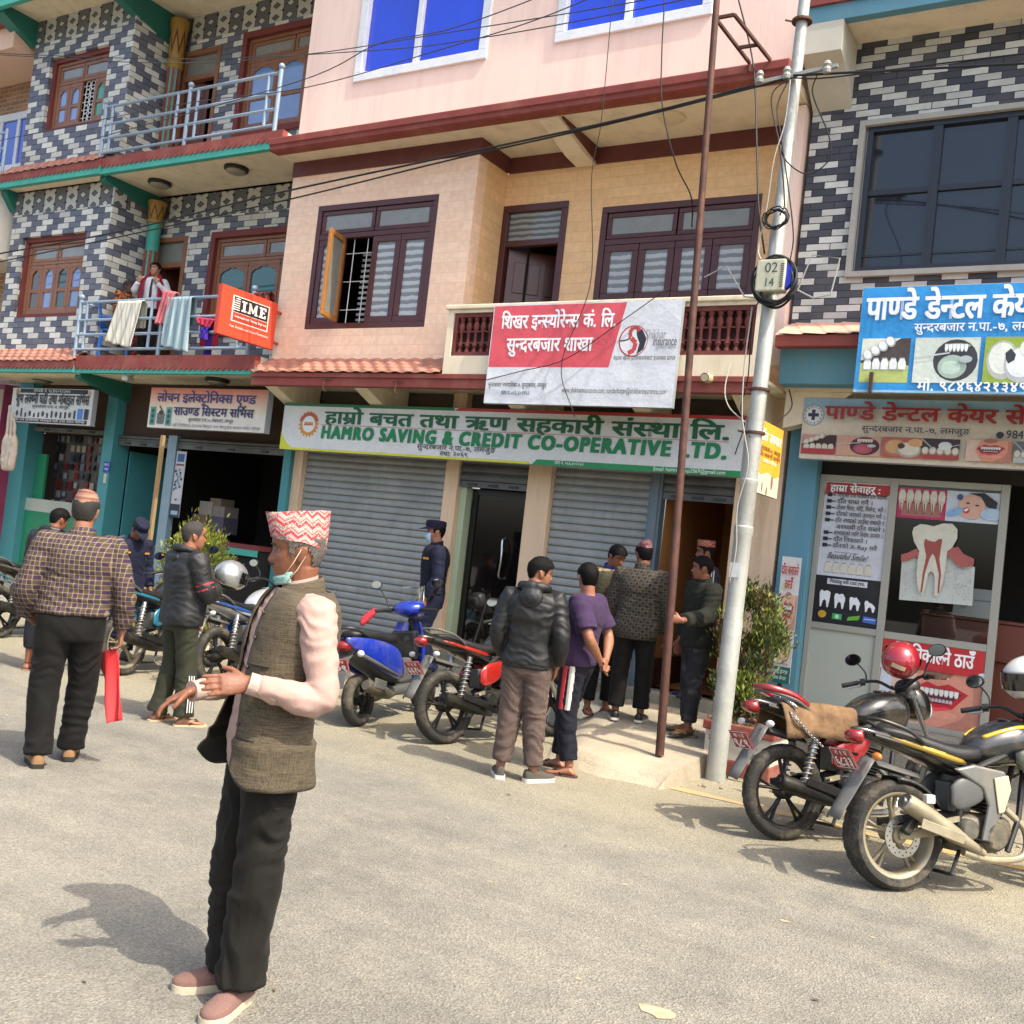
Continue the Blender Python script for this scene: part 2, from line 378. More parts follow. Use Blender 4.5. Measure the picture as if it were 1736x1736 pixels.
def asphalt_mat():
 g=NG('worn_asphalt');q=g.xyz()
 big=g.noise(0.55,detail=6,rough=0.65);mid=g.noise(3.2,detail=7,rough=0.7);fine=g.noise(95,detail=3,rough=0.75)
 v=g.N.new('ShaderNodeTexVoronoi');v.inputs['Scale'].default_value=105;g.L.new(g.N.new('ShaderNodeTexCoord').outputs['Object'],v.inputs['Vector'])
 streak=g.noise(1.0,g.comb(g.m('MULTIPLY',q[0],0.35),g.m('MULTIPLY',q[1],3.0),0),detail=7,rough=0.7)
 c=g.mix(g.mr(big,0.36,0.64,0,1),'#66645d','#7d796d');c=g.mix(g.mr(mid,0.42,0.68,0,0.6),c,'#8b8677');c=g.mix(g.mr(streak,0.46,0.7,0,0.4),c,'#57554e')
 dust=g.mr(g.m('ADD',q[1],g.m('MULTIPLY',big,2.0)),6.6,8.4,0,0.85);c=g.mix(dust,c,'#8f8770')
 st=g.mr(v.outputs['Color'],0.0,1.0,0.68,1.28);f=g.m('MULTIPLY',g.mr(fine,0.25,0.75,0.62,1.38),st)
 c=g.mix(1.0,c,g.comb(f,f,f),'MULTIPLY')
 spots=g.noise(1.7,detail=2);c=g.mix(g.mr(spots,0.79,0.81,0,0.3),c,'#b59c78')
 tar=g.noise(2.6,g.comb(q[1],q[0],5.0),detail=3);c=g.mix(g.mr(tar,0.73,0.76,0,0.6),c,'#4a4946')
 return g.out(c,0.85,g.m('ADD',g.m('MULTIPLY',fine,0.6),v.outputs['Distance']),0.75,0.008)
def concrete_mat(name,a,b,sc=1.0):
 g=NG(name);n1=g.noise(1.3*sc,detail=8,rough=0.7);n2=g.noise(60,detail=4,rough=0.7)
 c=g.mix(g.mr(n1,0.35,0.65,0,1),a,b);f=g.mr(n2,0.25,0.75,0.75,1.22);c=g.mix(1.0,c,g.comb(f,f,f),'MULTIPLY')
 pit=g.noise(18,detail=3);c=g.mix(g.mr(pit,0.68,0.74,0,0.45),c,'#4f4a42')
 return g.out(c,0.85,g.m('ADD',n2,g.m('MULTIPLY',n1,2)),0.7,0.012)
MASP=asphalt_mat()
b=MB()
xs=[-60,-30,-16,-10,-6,-3,0,4,10,30];ys=[-40,-10,-2,2,5,8,10,30,60]
b.add([(x,y,0)for y in ys for x in xs],[(j*len(xs)+i,j*len(xs)+i+1,(j+1)*len(xs)+i+1,(j+1)*len(xs)+i)for j in range(len(ys)-1)for i in range(len(xs)-1)])
tag(b.build('road',MASP),kind='structure')
g=NG('worn_yellow_paint');n=g.noise(9,detail=7,rough=0.75);MYEL=g.out(g.mix(g.mr(n,0.38,0.56,0,1),'#c4964a','#978a70'),0.8)
b=MB();rr=random.Random(3);pts=[]
for i in range(64):
 x=-3.5+i*0.2;y=7.57+0.03*math.sin(x*.7);hw=0.06+rr.uniform(-.02,.02)
 pts.append((x,y-hw,y+hw))
for a,c in zip(pts,pts[1:]):b.add([(a[0],a[1],.004),(c[0],c[1],.004),(c[0],c[2],.004),(a[0],a[2],.004)],[(0,1,2,3)])
tag(b.build('road_marking',MYEL),kind='structure')
b=MB();rr=random.Random(5)
for px,py,s in((1113,1716,.055),(1330,1562,.02),(980,1660,.012),(1060,1500,.014),(600,1215,.03),(830,1495,.012),(1480,1590,.012)):
 p=atZ(px,py);n=11;b.add([(p.x+s*(1.3+rr.uniform(-.3,.3))*math.cos(2*math.pi*k/n),p.y+s*.8*(1+rr.uniform(-.35,.35))*math.sin(2*math.pi*k/n),.003)for k in range(n)],[tuple(range(n))])
tag(b.build('mortar_splashes',mat('mortar_splash','#9d8e74',.9,var=.2,vs=20)),kind='structure')
MCON=concrete_mat('rough_concrete','#ab9f88','#8a8172');MCON2=concrete_mat('old_concrete','#8f8c80','#6d6a62',1.5)
def slab_z(y):return 0.10+(min(max(y,7.4),9.7)-7.4)*0.09
b=MB();nx,ny=24,26;rr=random.Random(2);top=[]
for j in range(ny+1):
 for i in range(nx+1):
  fx,fy=i/nx,j/ny;x0=-4.75+0.75*(1-fy)**1.5;x1=-2.92
  yf=7.42+0.12*math.sin(fx*9)*.4+.1*(1-fx);y=yf+(9.72-yf)*fy;x=x0+(x1-x0)*fx
  z=slab_z(y)+noise.noise((x*3,y*3,0))*.012
  ramp=min(1,fx/.22);z*=ramp**.8*.92+.04
  if j==0:z=max(z-.05-rr.random()*.02,.01)
  if i==nx:x+=noise.noise((y*6,1,3))*.05
  top.append((x,y,z))
b.add(top,[(j*(nx+1)+i,j*(nx+1)+i+1,(j+1)*(nx+1)+i+1,(j+1)*(nx+1)+i)for j in range(ny)for i in range(nx)])
for j in range(ny):
 p,q=top[j*(nx+1)+nx],top[(j+1)*(nx+1)+nx];b.add([p,q,(q[0]+.03,q[1],-.02),(p[0]+.03,p[1],-.02)],[(3,2,1,0)])
for i in range(nx):
 p,q=top[i],top[i+1];b.add([p,q,(q[0],q[1]-.12,-.02),(p[0],p[1]-.12,-.02)],[(0,3,2,1)])
p,q=top[nx],top[nx];b.add([p,(p[0]+.03,p[1],-.02),(p[0],p[1]-.12,-.02)],[(0,2,1)]);tag(b.build('pavement_slab',MCON,smooth=True,angle=50),kind='structure')
b=MB();b.add([(-30,9.1,.005),(-4.4,9.1,.005),(-4.4,9.72,.3),(-30,9.72,.3)],[(0,1,2,3)])
tag(b.build('pavement',MCON2),kind='structure')
b=MB();b.add([(-2.95,8.3,.006),(8,8.3,.006),(8,9.86,.05),(-2.95,9.86,.05)],[(0,1,2,3)]);tag(b.build('verge',concrete_mat('dusty_verge','#8d8472','#6f695e')),kind='structure')
def seat(root,loc):
 root.location=loc
 for c in root.children:c.location=(c.location[0]-loc[0],c.location[1]-loc[1],c.location[2]-loc[2])
MDARK=mat('dim_room','#2b2522',.9);MBLK=mat('unlit_interior','#161413',.8)  # dark wall colours stand in for the shade inside rooms
def glass_mat(name,tint,rough=0.04,tr=0.0,spec=0.6):
 if name in _M:return _M[name]
 g=NG(name)
 if tr:
  t=g.N.new('ShaderNodeBsdfTransparent');t.inputs[0].default_value=rgb(tint);gl=g.N.new('ShaderNodeBsdfGlossy');gl.inputs['Roughness'].default_value=rough
  lw=g.N.new('ShaderNodeFresnel');lw.inputs[0].default_value=1.5;mx=g.N.new('ShaderNodeMixShader');g.L.new(lw.outputs[0],mx.inputs[0]);g.L.new(t.outputs[0],mx.inputs[1]);g.L.new(gl.outputs[0],mx.inputs[2])
  g.L.new(mx.outputs[0],g.N['Material Output'].inputs[0]);return g.mt
 g.b.inputs['Specular IOR Level'].default_value=spec;g.b.inputs['Coat Weight'].default_value=.6;g.b.inputs['Coat Roughness'].default_value=.02
 n=g.mr(g.noise(1.2),.3,.7,.85,1.12);return g.out(g.mix(1.0,tint,g.comb(n,n,n),'MULTIPLY'),rough)
GCLR=glass_mat('clear_glass',(.82,.86,.86),.02,1)
def curtain_mat(name,a,b_,per=.09):
 g=NG(name);q=g.xyz();s=g.m('FRACT',g.m('ADD',g.m('DIVIDE',q[2],per),g.m('MULTIPLY',g.noise(9),.5)))
 k=g.mr(s,.42,.58,0,1);g.b.inputs['Coat Weight'].default_value=.7;g.b.inputs['Coat Roughness'].default_value=.03
 return g.out(g.mix(k,a,b_),.5)
def roller(x0,x1,z0,z1,y,mt,parent,pitch=.085):
 """corrugated roller shutter curtain"""
 b=MB();n=max(2,int((z1-z0)/pitch));prof=[]
 for i in range(n):
  z=z0+(z1-z0)*i/n;h=(z1-z0)/n
  prof+=[(y+.012,z),(y+.010,z+h*.06),(y-.010,z+h*.12),(y-.016,z+h*.35),(y-.014,z+h*.65),(y-.003,z+h*.94)]
 prof.append((y+.012,z1));m_=len(prof)
 b.add([(x0,p[0],p[1])for p in prof]+[(x1,p[0],p[1])for p in prof],[(i,m_+i,m_+i+1,i+1)for i in range(m_-1)])
 b.box(x0,x1,y-.012,y+.02,z0-.07,z0-.001)
 s=b.build('roller_shutter',mt,parent)
 k=MB()
 for f in(.2,.5,.8):
  x=x0+(x1-x0)*f;k.box(x-.06,x+.06,y-.03,y-.014,z0-.05,z0-.025)
 k.build('handle',mat('shutter_handle','#3a3d40',.4,.6),s);return s
def steel_mat(name,a,b_):
 g=NG(name);q=g.xyz();n=g.noise(2.2,detail=7,rough=.7);v=g.noise(3,g.comb(g.m('MULTIPLY',q[0],6),0,g.m('MULTIPLY',q[2],.5)),detail=5)
 c=g.mix(g.mr(n,.35,.65,0,1),a,b_);c=g.mix(g.mr(v,.55,.75,0,.35),c,'#5c544a');g.b.inputs['Metallic'].default_value=.25
 return g.out(c,.5)
MSHUT=steel_mat('galvanised_shutter','#868987','#9b9d98');MSHUT2=steel_mat('dark_shutter','#4d5152','#676a68')
def tile_roof(name,x0,x1,yw,zw,yf,zf,mt,parent,pu=.2,rows=5,amp=.018,diamond=False):
 b=MB();nu=max(4,int((x1-x0)/pu)*8);nv=rows*5;vs=[]
 for j in range(nv+1):
  for i in range(nu+1):
   fx,fv=i/nu,j/nv;x=x0+(x1-x0)*fx;t=fv*rows;ft=t%1
   if diamond:
    a=(x/pu+t*.5)%1;c=(x/pu-t*.5)%1;h=amp*(1-min(a,c,1)*1.0)
   else:h=amp*(.45*math.cos(2*math.pi*(x/pu+(.5 if int(t)%2 else 0)))+1.1*ft)
   vs.append((x,yw+(yf-yw)*fv-h*.35,zw+(zf-zw)*fv+h))
 b.add(vs,[(j*(nu+1)+i,(j+1)*(nu+1)+i,(j+1)*(nu+1)+i+1,j*(nu+1)+i+1)for j in range(nv)for i in range(nu)])
 return b.build(name,mt,parent)
def casement_window(parent,x0,x1,z0,z1,y,mfr,panes,fd=.06,ft=.06,tr_h=.28,glass=None,openings=(),scallop=False,name='window',transoms=2,mul=0.035):
 """timber window: transom lights over side-hung casements; panes = list of pane materials, None = open"""
 b=MB();b.frame(x0,x1,z0,z1,y-.02,y+fd,ft);zt=z1-ft-tr_h if tr_h else z1-ft
 if tr_h:b.box(x0+ft,x1-ft,y-.015,y+fd,zt-ft*.9,zt)
 w_=b.build(name,mfr,parent,bevel=.006)
 n=len(panes);ix0,ix1=x0+ft,x1-ft
 if tr_h:
  for i in range(transoms):
   a,c=ix0+(ix1-ix0)*i/transoms,ix0+(ix1-ix0)*(i+1)/transoms
   f=MB();f.frame(a+.008,c-.008,zt+.006,z1-ft-.006,y-.005,y+.035,.05);f.build('transom',mfr,w_,bevel=.005)
   p=MB();p.box(a+.055,c-.055,y+.012,y+.02,zt+.055,z1-ft-.055);p.build('pane',glass,w_)
 zb=z0+ft;zc=zt-ft*.9 if tr_h else zt
 for i,pm in enumerate(panes):
  a,c=ix0+(ix1-ix0)*i/n+.004,ix0+(ix1-ix0)*(i+1)/n-.004
  if pm is None:continue
  st=.062 if scallop else.075
  f=MB();f.frame(a,c,zb,zc,y-.008,y+.034,st)
  if scallop:
   zm=zb+(zc-zb)*.45;f.box(a+st,c-st,y-.004,y+.03,zm-.03,zm+.03)
   xm=(a+c)/2;hw=(c-a)/2-st;top=zc-st;pts=[(a+st,top+.001),(a+st,top-.11)]+[(xm-hw+hw*2*k/8,top-.11+.085*math.sin(math.pi*k/8)+(.018 if k%2 else 0))for k in range(1,8)]+[(c-st,top-.11),(c-st,top+.001)]
   for q0,q1 in zip(pts[1:-1],pts[2:-1]):f.add([(q0[0],y-.003,q0[1]),(q1[0],y-.003,q1[1]),(q1[0],y-.003,top+.002),(q0[0],y-.003,top+.002)],[(0,1,2,3)])
  f.build('casement',mfr,w_,bevel=.005)
  p=MB();p.box(a+st*.9,c-st*.9,y+.012,y+.02,zb+st*.9,zc-st*.9);p.build('pane',pm,w_)
 return w_
def grille(parent,x0,x1,z0,z1,y,mt,nv=4,nh=6,r=.007,scroll=False):
 b=MB()
 for i in range(nv):x=x0+(x1-x0)*(i+.5)/nv;b.tube([(x,y,z0),(x,y,z1)],r,5)
 for i in range(nh):z=z0+(z1-z0)*(i+.5)/nh;b.tube([(x0,y,z),(x1,y,z)],r,5)
 if scroll:
  for i in range(nv-1):
   for j in range(nh):
    cx,cz=x0+(x1-x0)*(i+1)/nv,z0+(z1-z0)*(j+.5)/nh
    b.tube([(cx+.05*math.cos(a*.7),y-.01,cz+.07*math.sin(a*.7))for a in range(9)],r,5,close=True)
 return b.build('window_grille',mt,parent)
# ================================================================ middle house: the pink one
MPINK=mat('pink_plaster','#e8cec0',.8,var=.05,vs=1.3,bump=.12,bs=30,dirt='#b0897b',ds=1.6,da=.3,stretch=(2.2,2.2,.28))
MPBR=brick_mat('pink_block',.42,.118,'#eecdb2','#ebc8ac','#e3bfa4',mw=.004,frac=2,flip=.5,shift=.5,var=.03,hs=.3,stn=.07)
MYBR=brick_mat('ochre_block',.42,.118,'#e6bf90','#e3bb8b','#d8ae7e',mw=.004,frac=2,flip=.5,shift=.5,var=.03,hs=.3,stn=.07)
MCREAM=mat('cream_paint','#dccfb4',.8,var=.05,vs=2,dirt='#94876f',ds=2.2,da=.4,stretch=(2,2,.5))
MMAR=mat('maroon_paint','#5c2b27',.6,var=.08,vs=3,dirt='#7c4d40',ds=2.5,da=.3)
MRED=mat('red_oxide_paint','#7d3830',.7,var=.12,vs=4,dirt='#a86f5c',ds=2.2,da=.5)
MORA=mat('orange_mortar','#b37a66',.85,var=.2,vs=6,bump=.4,bs=25,dirt='#8f4f42',ds=5,da=.6)
MTILE=mat('terracotta_tile','#a87360',.8,var=.25,vs=6,dirt='#6b574c',ds=3,da=.7)
MPIL=mat('pilaster_paint','#d9bc9c',.75,var=.05,vs=2,dirt='#8b735c',ds=2.6,da=.5,stretch=(2.5,2.5,.35))
MWOOD=mat('brown_window_paint','#4b2423',.4,var=.12,vs=8,coat=.15)
XL,XR=-9.50,-3.02
Y1,Y2,YF,YG=9.3,9.92,9.0,10.0
H1=empty('shop_house',label='pink plastered three storey house with maroon cornice and closed bank shutters below',cat='house')
zc0=atY(*cB(720,640),8.85).z;zct=atY(*cB(720,520),Y1).z
zct=zct-(zct-zc0-.155)*.5
wa=rect(cB(545,-460),cB(1080,270),Y1);wa=(wa[0],wa[1],atY(*cB(790,335),Y1).z,atY(*cB(790,335),Y1).z+1.62)
wb0=atY(*cB(1430,205),Y1);wb1=atY(*cC(485,40),Y1);wb=(wb0.x,wb1.x,wb0.z,wb0.z+1.62)
b=MB();b.wall(XL,XR,zct-.05,11.2,Y1,Y1+.2,[wa,wb]);b.box(XL,XL+.2,Y1+.202,14,zct,11.2);b.box(XR-.2,XR,Y1+.202,14,zct,11.2);b.build('wall',MPINK,H1)
b=MB();b.box(XL-.35,XR+.35,8.75,14,11.2,11.35);b.build('roof_slab',MCREAM,H1)
MWHT=mat('white_upvc','#d8dde0',.5,var=.06,vs=18,dirt='#8fa3b5',ds=5,da=.35);GBLUE=glass_mat('blue_mirror_glass','#173fd0',.06)
for q in(wa,wb):
 b=MB();b.frame(q[0]-.02,q[1]+.02,q[2]-.02,q[3]+.02,Y1-.03,Y1+.09,.11);xm=q[0]+(q[1]-q[0])*.47;b.box(xm-.035,xm+.035,Y1-.01,Y1+.08,q[2]+.09,q[3]-.09)
 f=b.build('window',MWHT,H1,bevel=.006)
 for a,c in((q[0]+.09,xm-.035),(xm+.035,q[1]-.09)):
  b=MB();b.box(a,c,Y1+.045,Y1+.055,q[2]+.09,q[3]-.09);b.build('pane',GBLUE,f)
zt=zc0+.155
b=MB();b.prism([(8.87,zc0),(8.84,zc0+.012),(8.84,zc0+.06),(8.82,zc0+.07),(8.82,zt-.012),(8.835,zt),(9.0,zt),(9.0,zc0)],XL,XR,'x');b.build('cornice',MRED,H1,bevel=.004)
b=MB();b.prism([(8.835,zt+.001),(Y1-.001,zct+.02),(Y1-.001,zt-.05),(9.001,zt-.05),(9.001,zt+.0)],XL+.003,XR-.003,'x');b.build('cornice_top',MORA,H1)
b=MB();b.box(XL+.002,XR-.002,9.002,YG+.1,zc0+.02,zc0+.1);b.build('soffit',MCREAM,H1)
zb0=atY(*cB(135,872),Y1).z
w1=rect(cB(262,1012),cB(778,1603),Y1);zfl=3.50
b=MB();b.wall(XL,-6.65,zfl,zb0,Y1,Y1+.18,[w1]);b.build('wall',MPBR,H1)
XC=-6.65
b=MB();b.box(XC-.18,XC,Y1+.181,Y2+.15,zfl,zb0);b.build('side_wall',MYBR,H1)
d1=rect(cB(1180,1022),cB(1455,1480),Y2);d1=(d1[0],d1[1],3.62,d1[3]);d1=(atY(*cB(1172,1030),Y2).x,atY(*cB(1488,1010),Y2).x,3.62,d1[3]+.02)
w2=(atY(*cC(50,840),Y2).x,atY(*cC(690,790),Y2).x,atY(*cC(30,1225),Y2).z,atY(*cC(380,800),Y2).z)
b=MB();b.wall(XC+.001,XR,zfl,zb0,Y2,Y2+.15,[d1,w2]);b.build('wall',MYBR,H1)
b=MB();b.box(XR-.1,XR,9.45,Y2-.001,zfl+.2,zb0+.15);b.build('end_pier',MPINK,H1)
zb1=zc0+.02
b=MB();b.box(XL,XC+.025,Y1-.025,Y1+.1,zb0,zb1);b.box(XC-.1,XC+.0249,Y1+.1,Y2-.025,zb0,zb1);b.box(XC+.02,XR-.16,Y2-.025,Y2+.1,zb0,zb1-.001);b.build('beam_band',MMAR,H1)
bx0=-5.72
b=MB();b.prism([(8.99,zc0+.019),(Y2-.026,zc0+.019),(Y2-.026,zb0-.02),(Y2-.3,zb0),(9.0,zc0-.02)],bx0,bx0+.24,'x');b.build('soffit_beam',MCREAM,H1)
b=MB();b.prism([(9.05,zc0+.018),(Y2-.027,zc0+.018),(Y2-.027,zb0+.01),(9.06,zc0-.0)],bx0+.241,bx0+.26,'x');b.build('beam_side',MMAR,H1)
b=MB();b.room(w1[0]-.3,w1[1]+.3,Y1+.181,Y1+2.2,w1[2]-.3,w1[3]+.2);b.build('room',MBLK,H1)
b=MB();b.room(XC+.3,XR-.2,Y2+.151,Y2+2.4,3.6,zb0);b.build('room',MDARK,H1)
CUR=curtain_mat('striped_blind_behind_glass','#6f7577','#aab0b2');GTR=mat('frosted_pane','#7d7f78',.25,var=.12,vs=5,coat=.6)
W=casement_window(H1,*w1,Y1+.02,MWOOD,[CUR,None,CUR,CUR],glass=GTR,tr_h=.30,ft=.07)
iw=(w1[1]-w1[0]-.14)/4;ox=w1[0]+.07+iw
MG=mat('white_grille_paint','#c9cdd0',.5)
grille(W,ox,ox+iw,w1[2]+.07,w1[3]-.44,Y1+.06,MG,2,3,.006,False)
b=MB()
for k in range(14):z=w1[2]+.1+k*.068;b.box(ox+.05,ox+iw+.02,Y1+.3,Y1+.31,z,z+.03)
b.build('blind',mat('blind_slat','#b9bfc1',.6),W)
zb_,zt_=w1[2]+.075,w1[3]-.445
MW2=mat('sunlit_wood_tone','#96652f',.55,var=.15,vs=9)  # lighter than the other frames: sunlight on the sash is put into the colour
A=Matrix.Rotation(R(-72),4,'Z');lf=MB();lf.frame(0,iw,zb_,zt_,-.02,.022,.06);lf=lf.build('open_casement',[MW2],W,bevel=.004);lf.matrix_local=Matrix.Translation((ox,Y1-.005,0))@A
lp=MB();lp.box(.05,iw-.05,-.003,.004,zb_+.05,zt_-.05);lp.build('pane',GTR,lf)
W2=casement_window(H1,*w2,Y2+.02,MWOOD,[CUR,CUR,CUR,CUR],glass=GTR,tr_h=.30,ft=.07)
b=MB();b.frame(d1[0],d1[1],d1[2],d1[3],Y2-.02,Y2+.08,.08);zt=d1[3]-.42;b.box(d1[0]+.08,d1[1]-.08,Y2-.015,Y2+.07,zt-.07,zt);D=b.build('door',MWOOD,H1,bevel=.006)
b=MB();b.box(d1[0]+.08,d1[1]-.08,Y2+.03,Y2+.04,zt,d1[3]-.08);b.build('fanlight',curtain_mat('patterned_fanlight','#4f5452','#8b908e',.07),D)
dl=MB();hw=d1[1]-d1[0]-.18;dl.box(0,hw,-.02,.02,d1[2]+.02,zt-.08)
for a in(.08,hw*.37,hw*.68):
 dl.box(a,a+hw*.2,-.032,-.021,d1[2]+.2,d1[2]+.95);dl.box(a,a+hw*.2,-.032,-.021,d1[2]+1.05,zt-.22)
dl=dl.build('door_leaf',mat('varnished_door','#4a1f18',.35,var=.2,vs=7,coat=.2,stretch=(1,1,.2)),D,bevel=.008);dl.matrix_local=Matrix.Translation((d1[0]+.09,Y2+.06,0))@Matrix.Rotation(R(38),4,'Z')
ZR=atY(*cE(1040,118),YF).z;ZB=atY(744.7,633.7,YF).z;XB0=atY(*cE(985,130),YF).x
MBAL=mat('red_cast_baluster','#622b25',.7,var=.1,vs=7,dirt='#a05e50',ds=5,da=.4)
bl=[(atY(*cE(1012,150),YF).x,atY(*cE(1225,150),YF).x)];pz0=ZB+.2;pz1=ZR-.085
xa=bl[0][0];panels=[];x=xa
for q in(xa,-5.62,-4.75,-3.95):panels.append((q,{xa:-5.70,-5.62:-4.83,-4.75:-4.03,-3.95:XR-.12}[q]))
b=MB();b.wall(XB0,XR,ZB+.001,ZR-.05,YF,YF+.12,[(p[0],p[1],pz0,pz1)for p in panels]);b.box(XB0,XB0+.12,YF+.121,Y1-.001,ZB,ZR-.05);b.build('balcony_parapet',MCREAM,H1)
b=MB();b.box(XB0-.03,XR,YF-.03,YF+.15,ZR-.049,ZR);b.build('balcony_rail',MCREAM,H1,bevel=.01)
for p in panels:
 f=MB();f.frame(p[0],p[1],pz0,pz1,YF+.02,YF+.09,.045);f=f.build('baluster_panel',MBAL,H1);b=MB();b.box(p[0]+.002,p[1]-.002,YF+.098,YF+.112,pz0+.002,pz1-.002);b.build('gap_darkening_board',mat('gap_darkening_red','#3d1a17',.8),f)  # added board darkens the gaps where the lit wall showed through
 nb=max(3,round((p[1]-p[0])/.10));zz0,zz1=pz0+.045,pz1-.045;h=zz1-zz0
 bb=MB()
 for i in range(nb):
  x=p[0]+.045+(p[1]-p[0]-.09)*(i+.5)/nb
  bb.lathe([(.030,0),(.030,h*.06),(.018,h*.09),(.018,h*.14),(.033,h*.2),(.02,h*.27),(.014,h*.45),(.02,h*.58),(.036,h*.74),(.026,h*.84),(.018,h*.88),(.030,h*.93),(.030,h)],(x,YF+.055,zz0),'z',10)
 for zf in(.28,.6):bb.box(p[0]+.045,p[1]-.045,YF+.045,YF+.065,zz0+h*zf-.008,zz0+h*zf+.008)
 bb.build('balusters',MBAL,f,smooth=True)
ZF0=ZB-.155
b=MB();b.box(XL,XR,YF,YF+.1,ZF0,ZB);b.box(XL,XR,YF-.02,YF-.001,ZB-.055,ZB-.004);b.build('fascia',MRED,H1,bevel=.004)
b=MB();b.box(XL,XR,YF+.101,YG+.3,ZF0+.12,ZB-.002);b.build('floor_slab',MCREAM,H1)
tile_roof('tile_roof',XL+.02,XB0-.002,Y1-.002,ZB+.235,YF-.04,ZB+.01,MTILE,H1,.19,4)
for i,x in enumerate((XL+.15,-7.9,-5.9,-4.4,XR-.25)):
 b=MB();b.prism([(YF+.102,ZF0+.119),(YG-.002,ZF0+.119),(YG-.002,ZF0-.33),(YF+.102,ZF0+.06)],x-.1,x+.1,'x');b.build('soffit_beam',MCREAM,H1)
g0=.40
ps=[(atY(490,765,YG).x,atY(522,767,YG).x),(atY(763.7,782.6,YG).x,atY(786,785,YG).x),(atY(902,800,YG).x,atY(942.8,792,YG).x)]
sx=[(ps[0][1],ps[1][0]),(ps[1][1]+.0,ps[2][0]),(ps[2][1],atY(1108,805,YG).x)]
jm=(sx[2][1],atY(1129,808,YG).x);dr2=(jm[1],atY(1252,815,YG).x);pr=(dr2[1],XR)
b=MB();b.box(XL,XR,9.72,YG+.3,.0,g0);b.build('plinth',MCON2,H1)
for q in ps+[pr]:
 b=MB();b.box(q[0],q[1],YG-.08,YG+.25,g0,ZF0+.118);b.build('pilaster',MPIL,H1,bevel=.008)
b=MB();b.box(ps[0][1],ps[1][0],YG+.03,YG+.25,2.72,ZF0+.11);b.box(ps[1][1],ps[2][0],YG+.031,YG+.25,2.72,ZF0+.11);b.box(ps[2][1],pr[0],YG+.031,YG+.25,2.72,ZF0+.11);b.build('shutter_box',mat('dark_brown_beam','#4f463d',.9,var=.2,vs=3),H1)  # dark brown mottled beam above the shutters
roller(sx[0][0]+.005,sx[0][1]-.005,g0+.08,2.72,YG,MSHUT,H1)
roller(sx[2][0]+.005,sx[2][1]-.005,g0+.08,2.72,YG,MSHUT,H1)
zs=atY(*cE(1250,1100),YG).z;roller(sx[1][0]+.005,sx[1][1]-.005,zs+.06,2.72,YG-.03,MSHUT2,H1)
zs2=atY(*cF(900,1165),YG).z;roller(dr2[0]+.005,dr2[1]-.005,zs2+.06,2.72,YG-.03,MSHUT2,H1)
b=MB();b.box(jm[0],jm[1],YG-.06,YG+.06,g0,2.75);b.box(jm[0]+.03,jm[1]-.03,YG-.075,YG-.061,g0,2.74);b.build('shutter_post',mat('blue_grey_steel','#64737c',.5,.2,var=.1,vs=4,dirt='#444a4d',ds=5,da=.4),H1)
MGRN=mat('pale_green_paint','#a9b899',.7,var=.05,vs=3)
b=MB();b.box(sx[1][0]+.001,sx[1][0]+.09,YG+.0,YG+.25,g0,zs-.012);b.build('door_jamb',MGRN,H1)
xd0=sx[1][0]+.1
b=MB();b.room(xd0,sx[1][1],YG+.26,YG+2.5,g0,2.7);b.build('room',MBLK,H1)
b=MB();b.frame(xd0,sx[1][1]-.002,g0+.002,zs-.015,YG+.12,YG+.18,.07);D=b.build('glass_door',mat('black_door_frame','#15120f',.35),H1)
b=MB();b.box(xd0+.07,sx[1][1]-.072,YG+.145,YG+.152,g0+.072,zs-.085);b.build('pane',glass_mat('dark_door_glass','#14110f',.05,0,.4),D)
hx=atY(*cE(1275,1460),YG+.1).x;b=MB();b.tube(spline([(hx-.02,YG+.12,1.32),(hx-.02,YG+.07,1.36),(hx,YG+.05,1.5),(hx,YG+.05,1.62),(hx-.02,YG+.07,1.77),(hx-.02,YG+.12,1.8)],5),.014,8);b.build('pull_handle',mat('steel_tube','#b9bcbd',.25,1),D,smooth=True)
b=MB();b.room(dr2[0]+.002,dr2[1]-.002,YG+.07,YG+1.9,g0,2.68);b.build('room',mat('ochre_room','#a9743f',.8,var=.06,vs=2),H1)
b=MB();b.box(dr2[0]+.003,dr2[0]+.02,YG+.1,YG+1.2,g0+.003,g0+.3);b.build('skirting',mat('brown_skirting','#4a2b22',.6),H1)
b=MB();b.box(dr2[0]+.5,dr2[0]+.95,YG+1.85,YG+1.89,g0,2.35);b.build('inner_door',MWOOD,H1)
seat(H1,((XL+XR)/2,YG,0))
# ================================================================ right house: blue shop front, black and white brick above
MBLUE=mat('sky_blue_paint','#54889b',.65,var=.06,vs=1.6,dirt='#6f8a90',ds=2.2,da=.5,stretch=(2.5,2.5,.35))
MBW2=brick_mat('black_white_brick_large',.225,.066,'#3d3f48','#bcbdb7','#131416',mw=.004,shift=.5,flip=.08,frac=3)
H2=empty('shop_house',label='house with sky blue shop front under a wall of large black and white bricks',cat='house')
XA,XZ=-2.98,4.5;YB2=9.55;YT=9.12
rt=[atY(*cG(250,215),YT+.25),atY(*cG(250,306),YT),atY(*cG(250,372),YT),atY(*cG(250,590),YB2-.2)]
zt0,zt1,zt2,zt3=rt[0].z,rt[1].z,rt[2].z,rt[3].z
W3=(atY(*cC(1068,760),YB2).x,2.2,atY(*cC(1050,1112),YB2).z,atY(*cC(1400,455),YB2).z)
ztop=atY(*cC(1330,110),YB2).z
b=MB();b.wall(XA,XZ,zt1-.02,ztop+.3,YB2,YB2+.2,[W3]);b.build('wall',MBW2,H2)
b=MB();b.box(XA,XA+.2,YB2+.201,14,zt3+.05,11);b.build('side_wall',MPINK,H2)
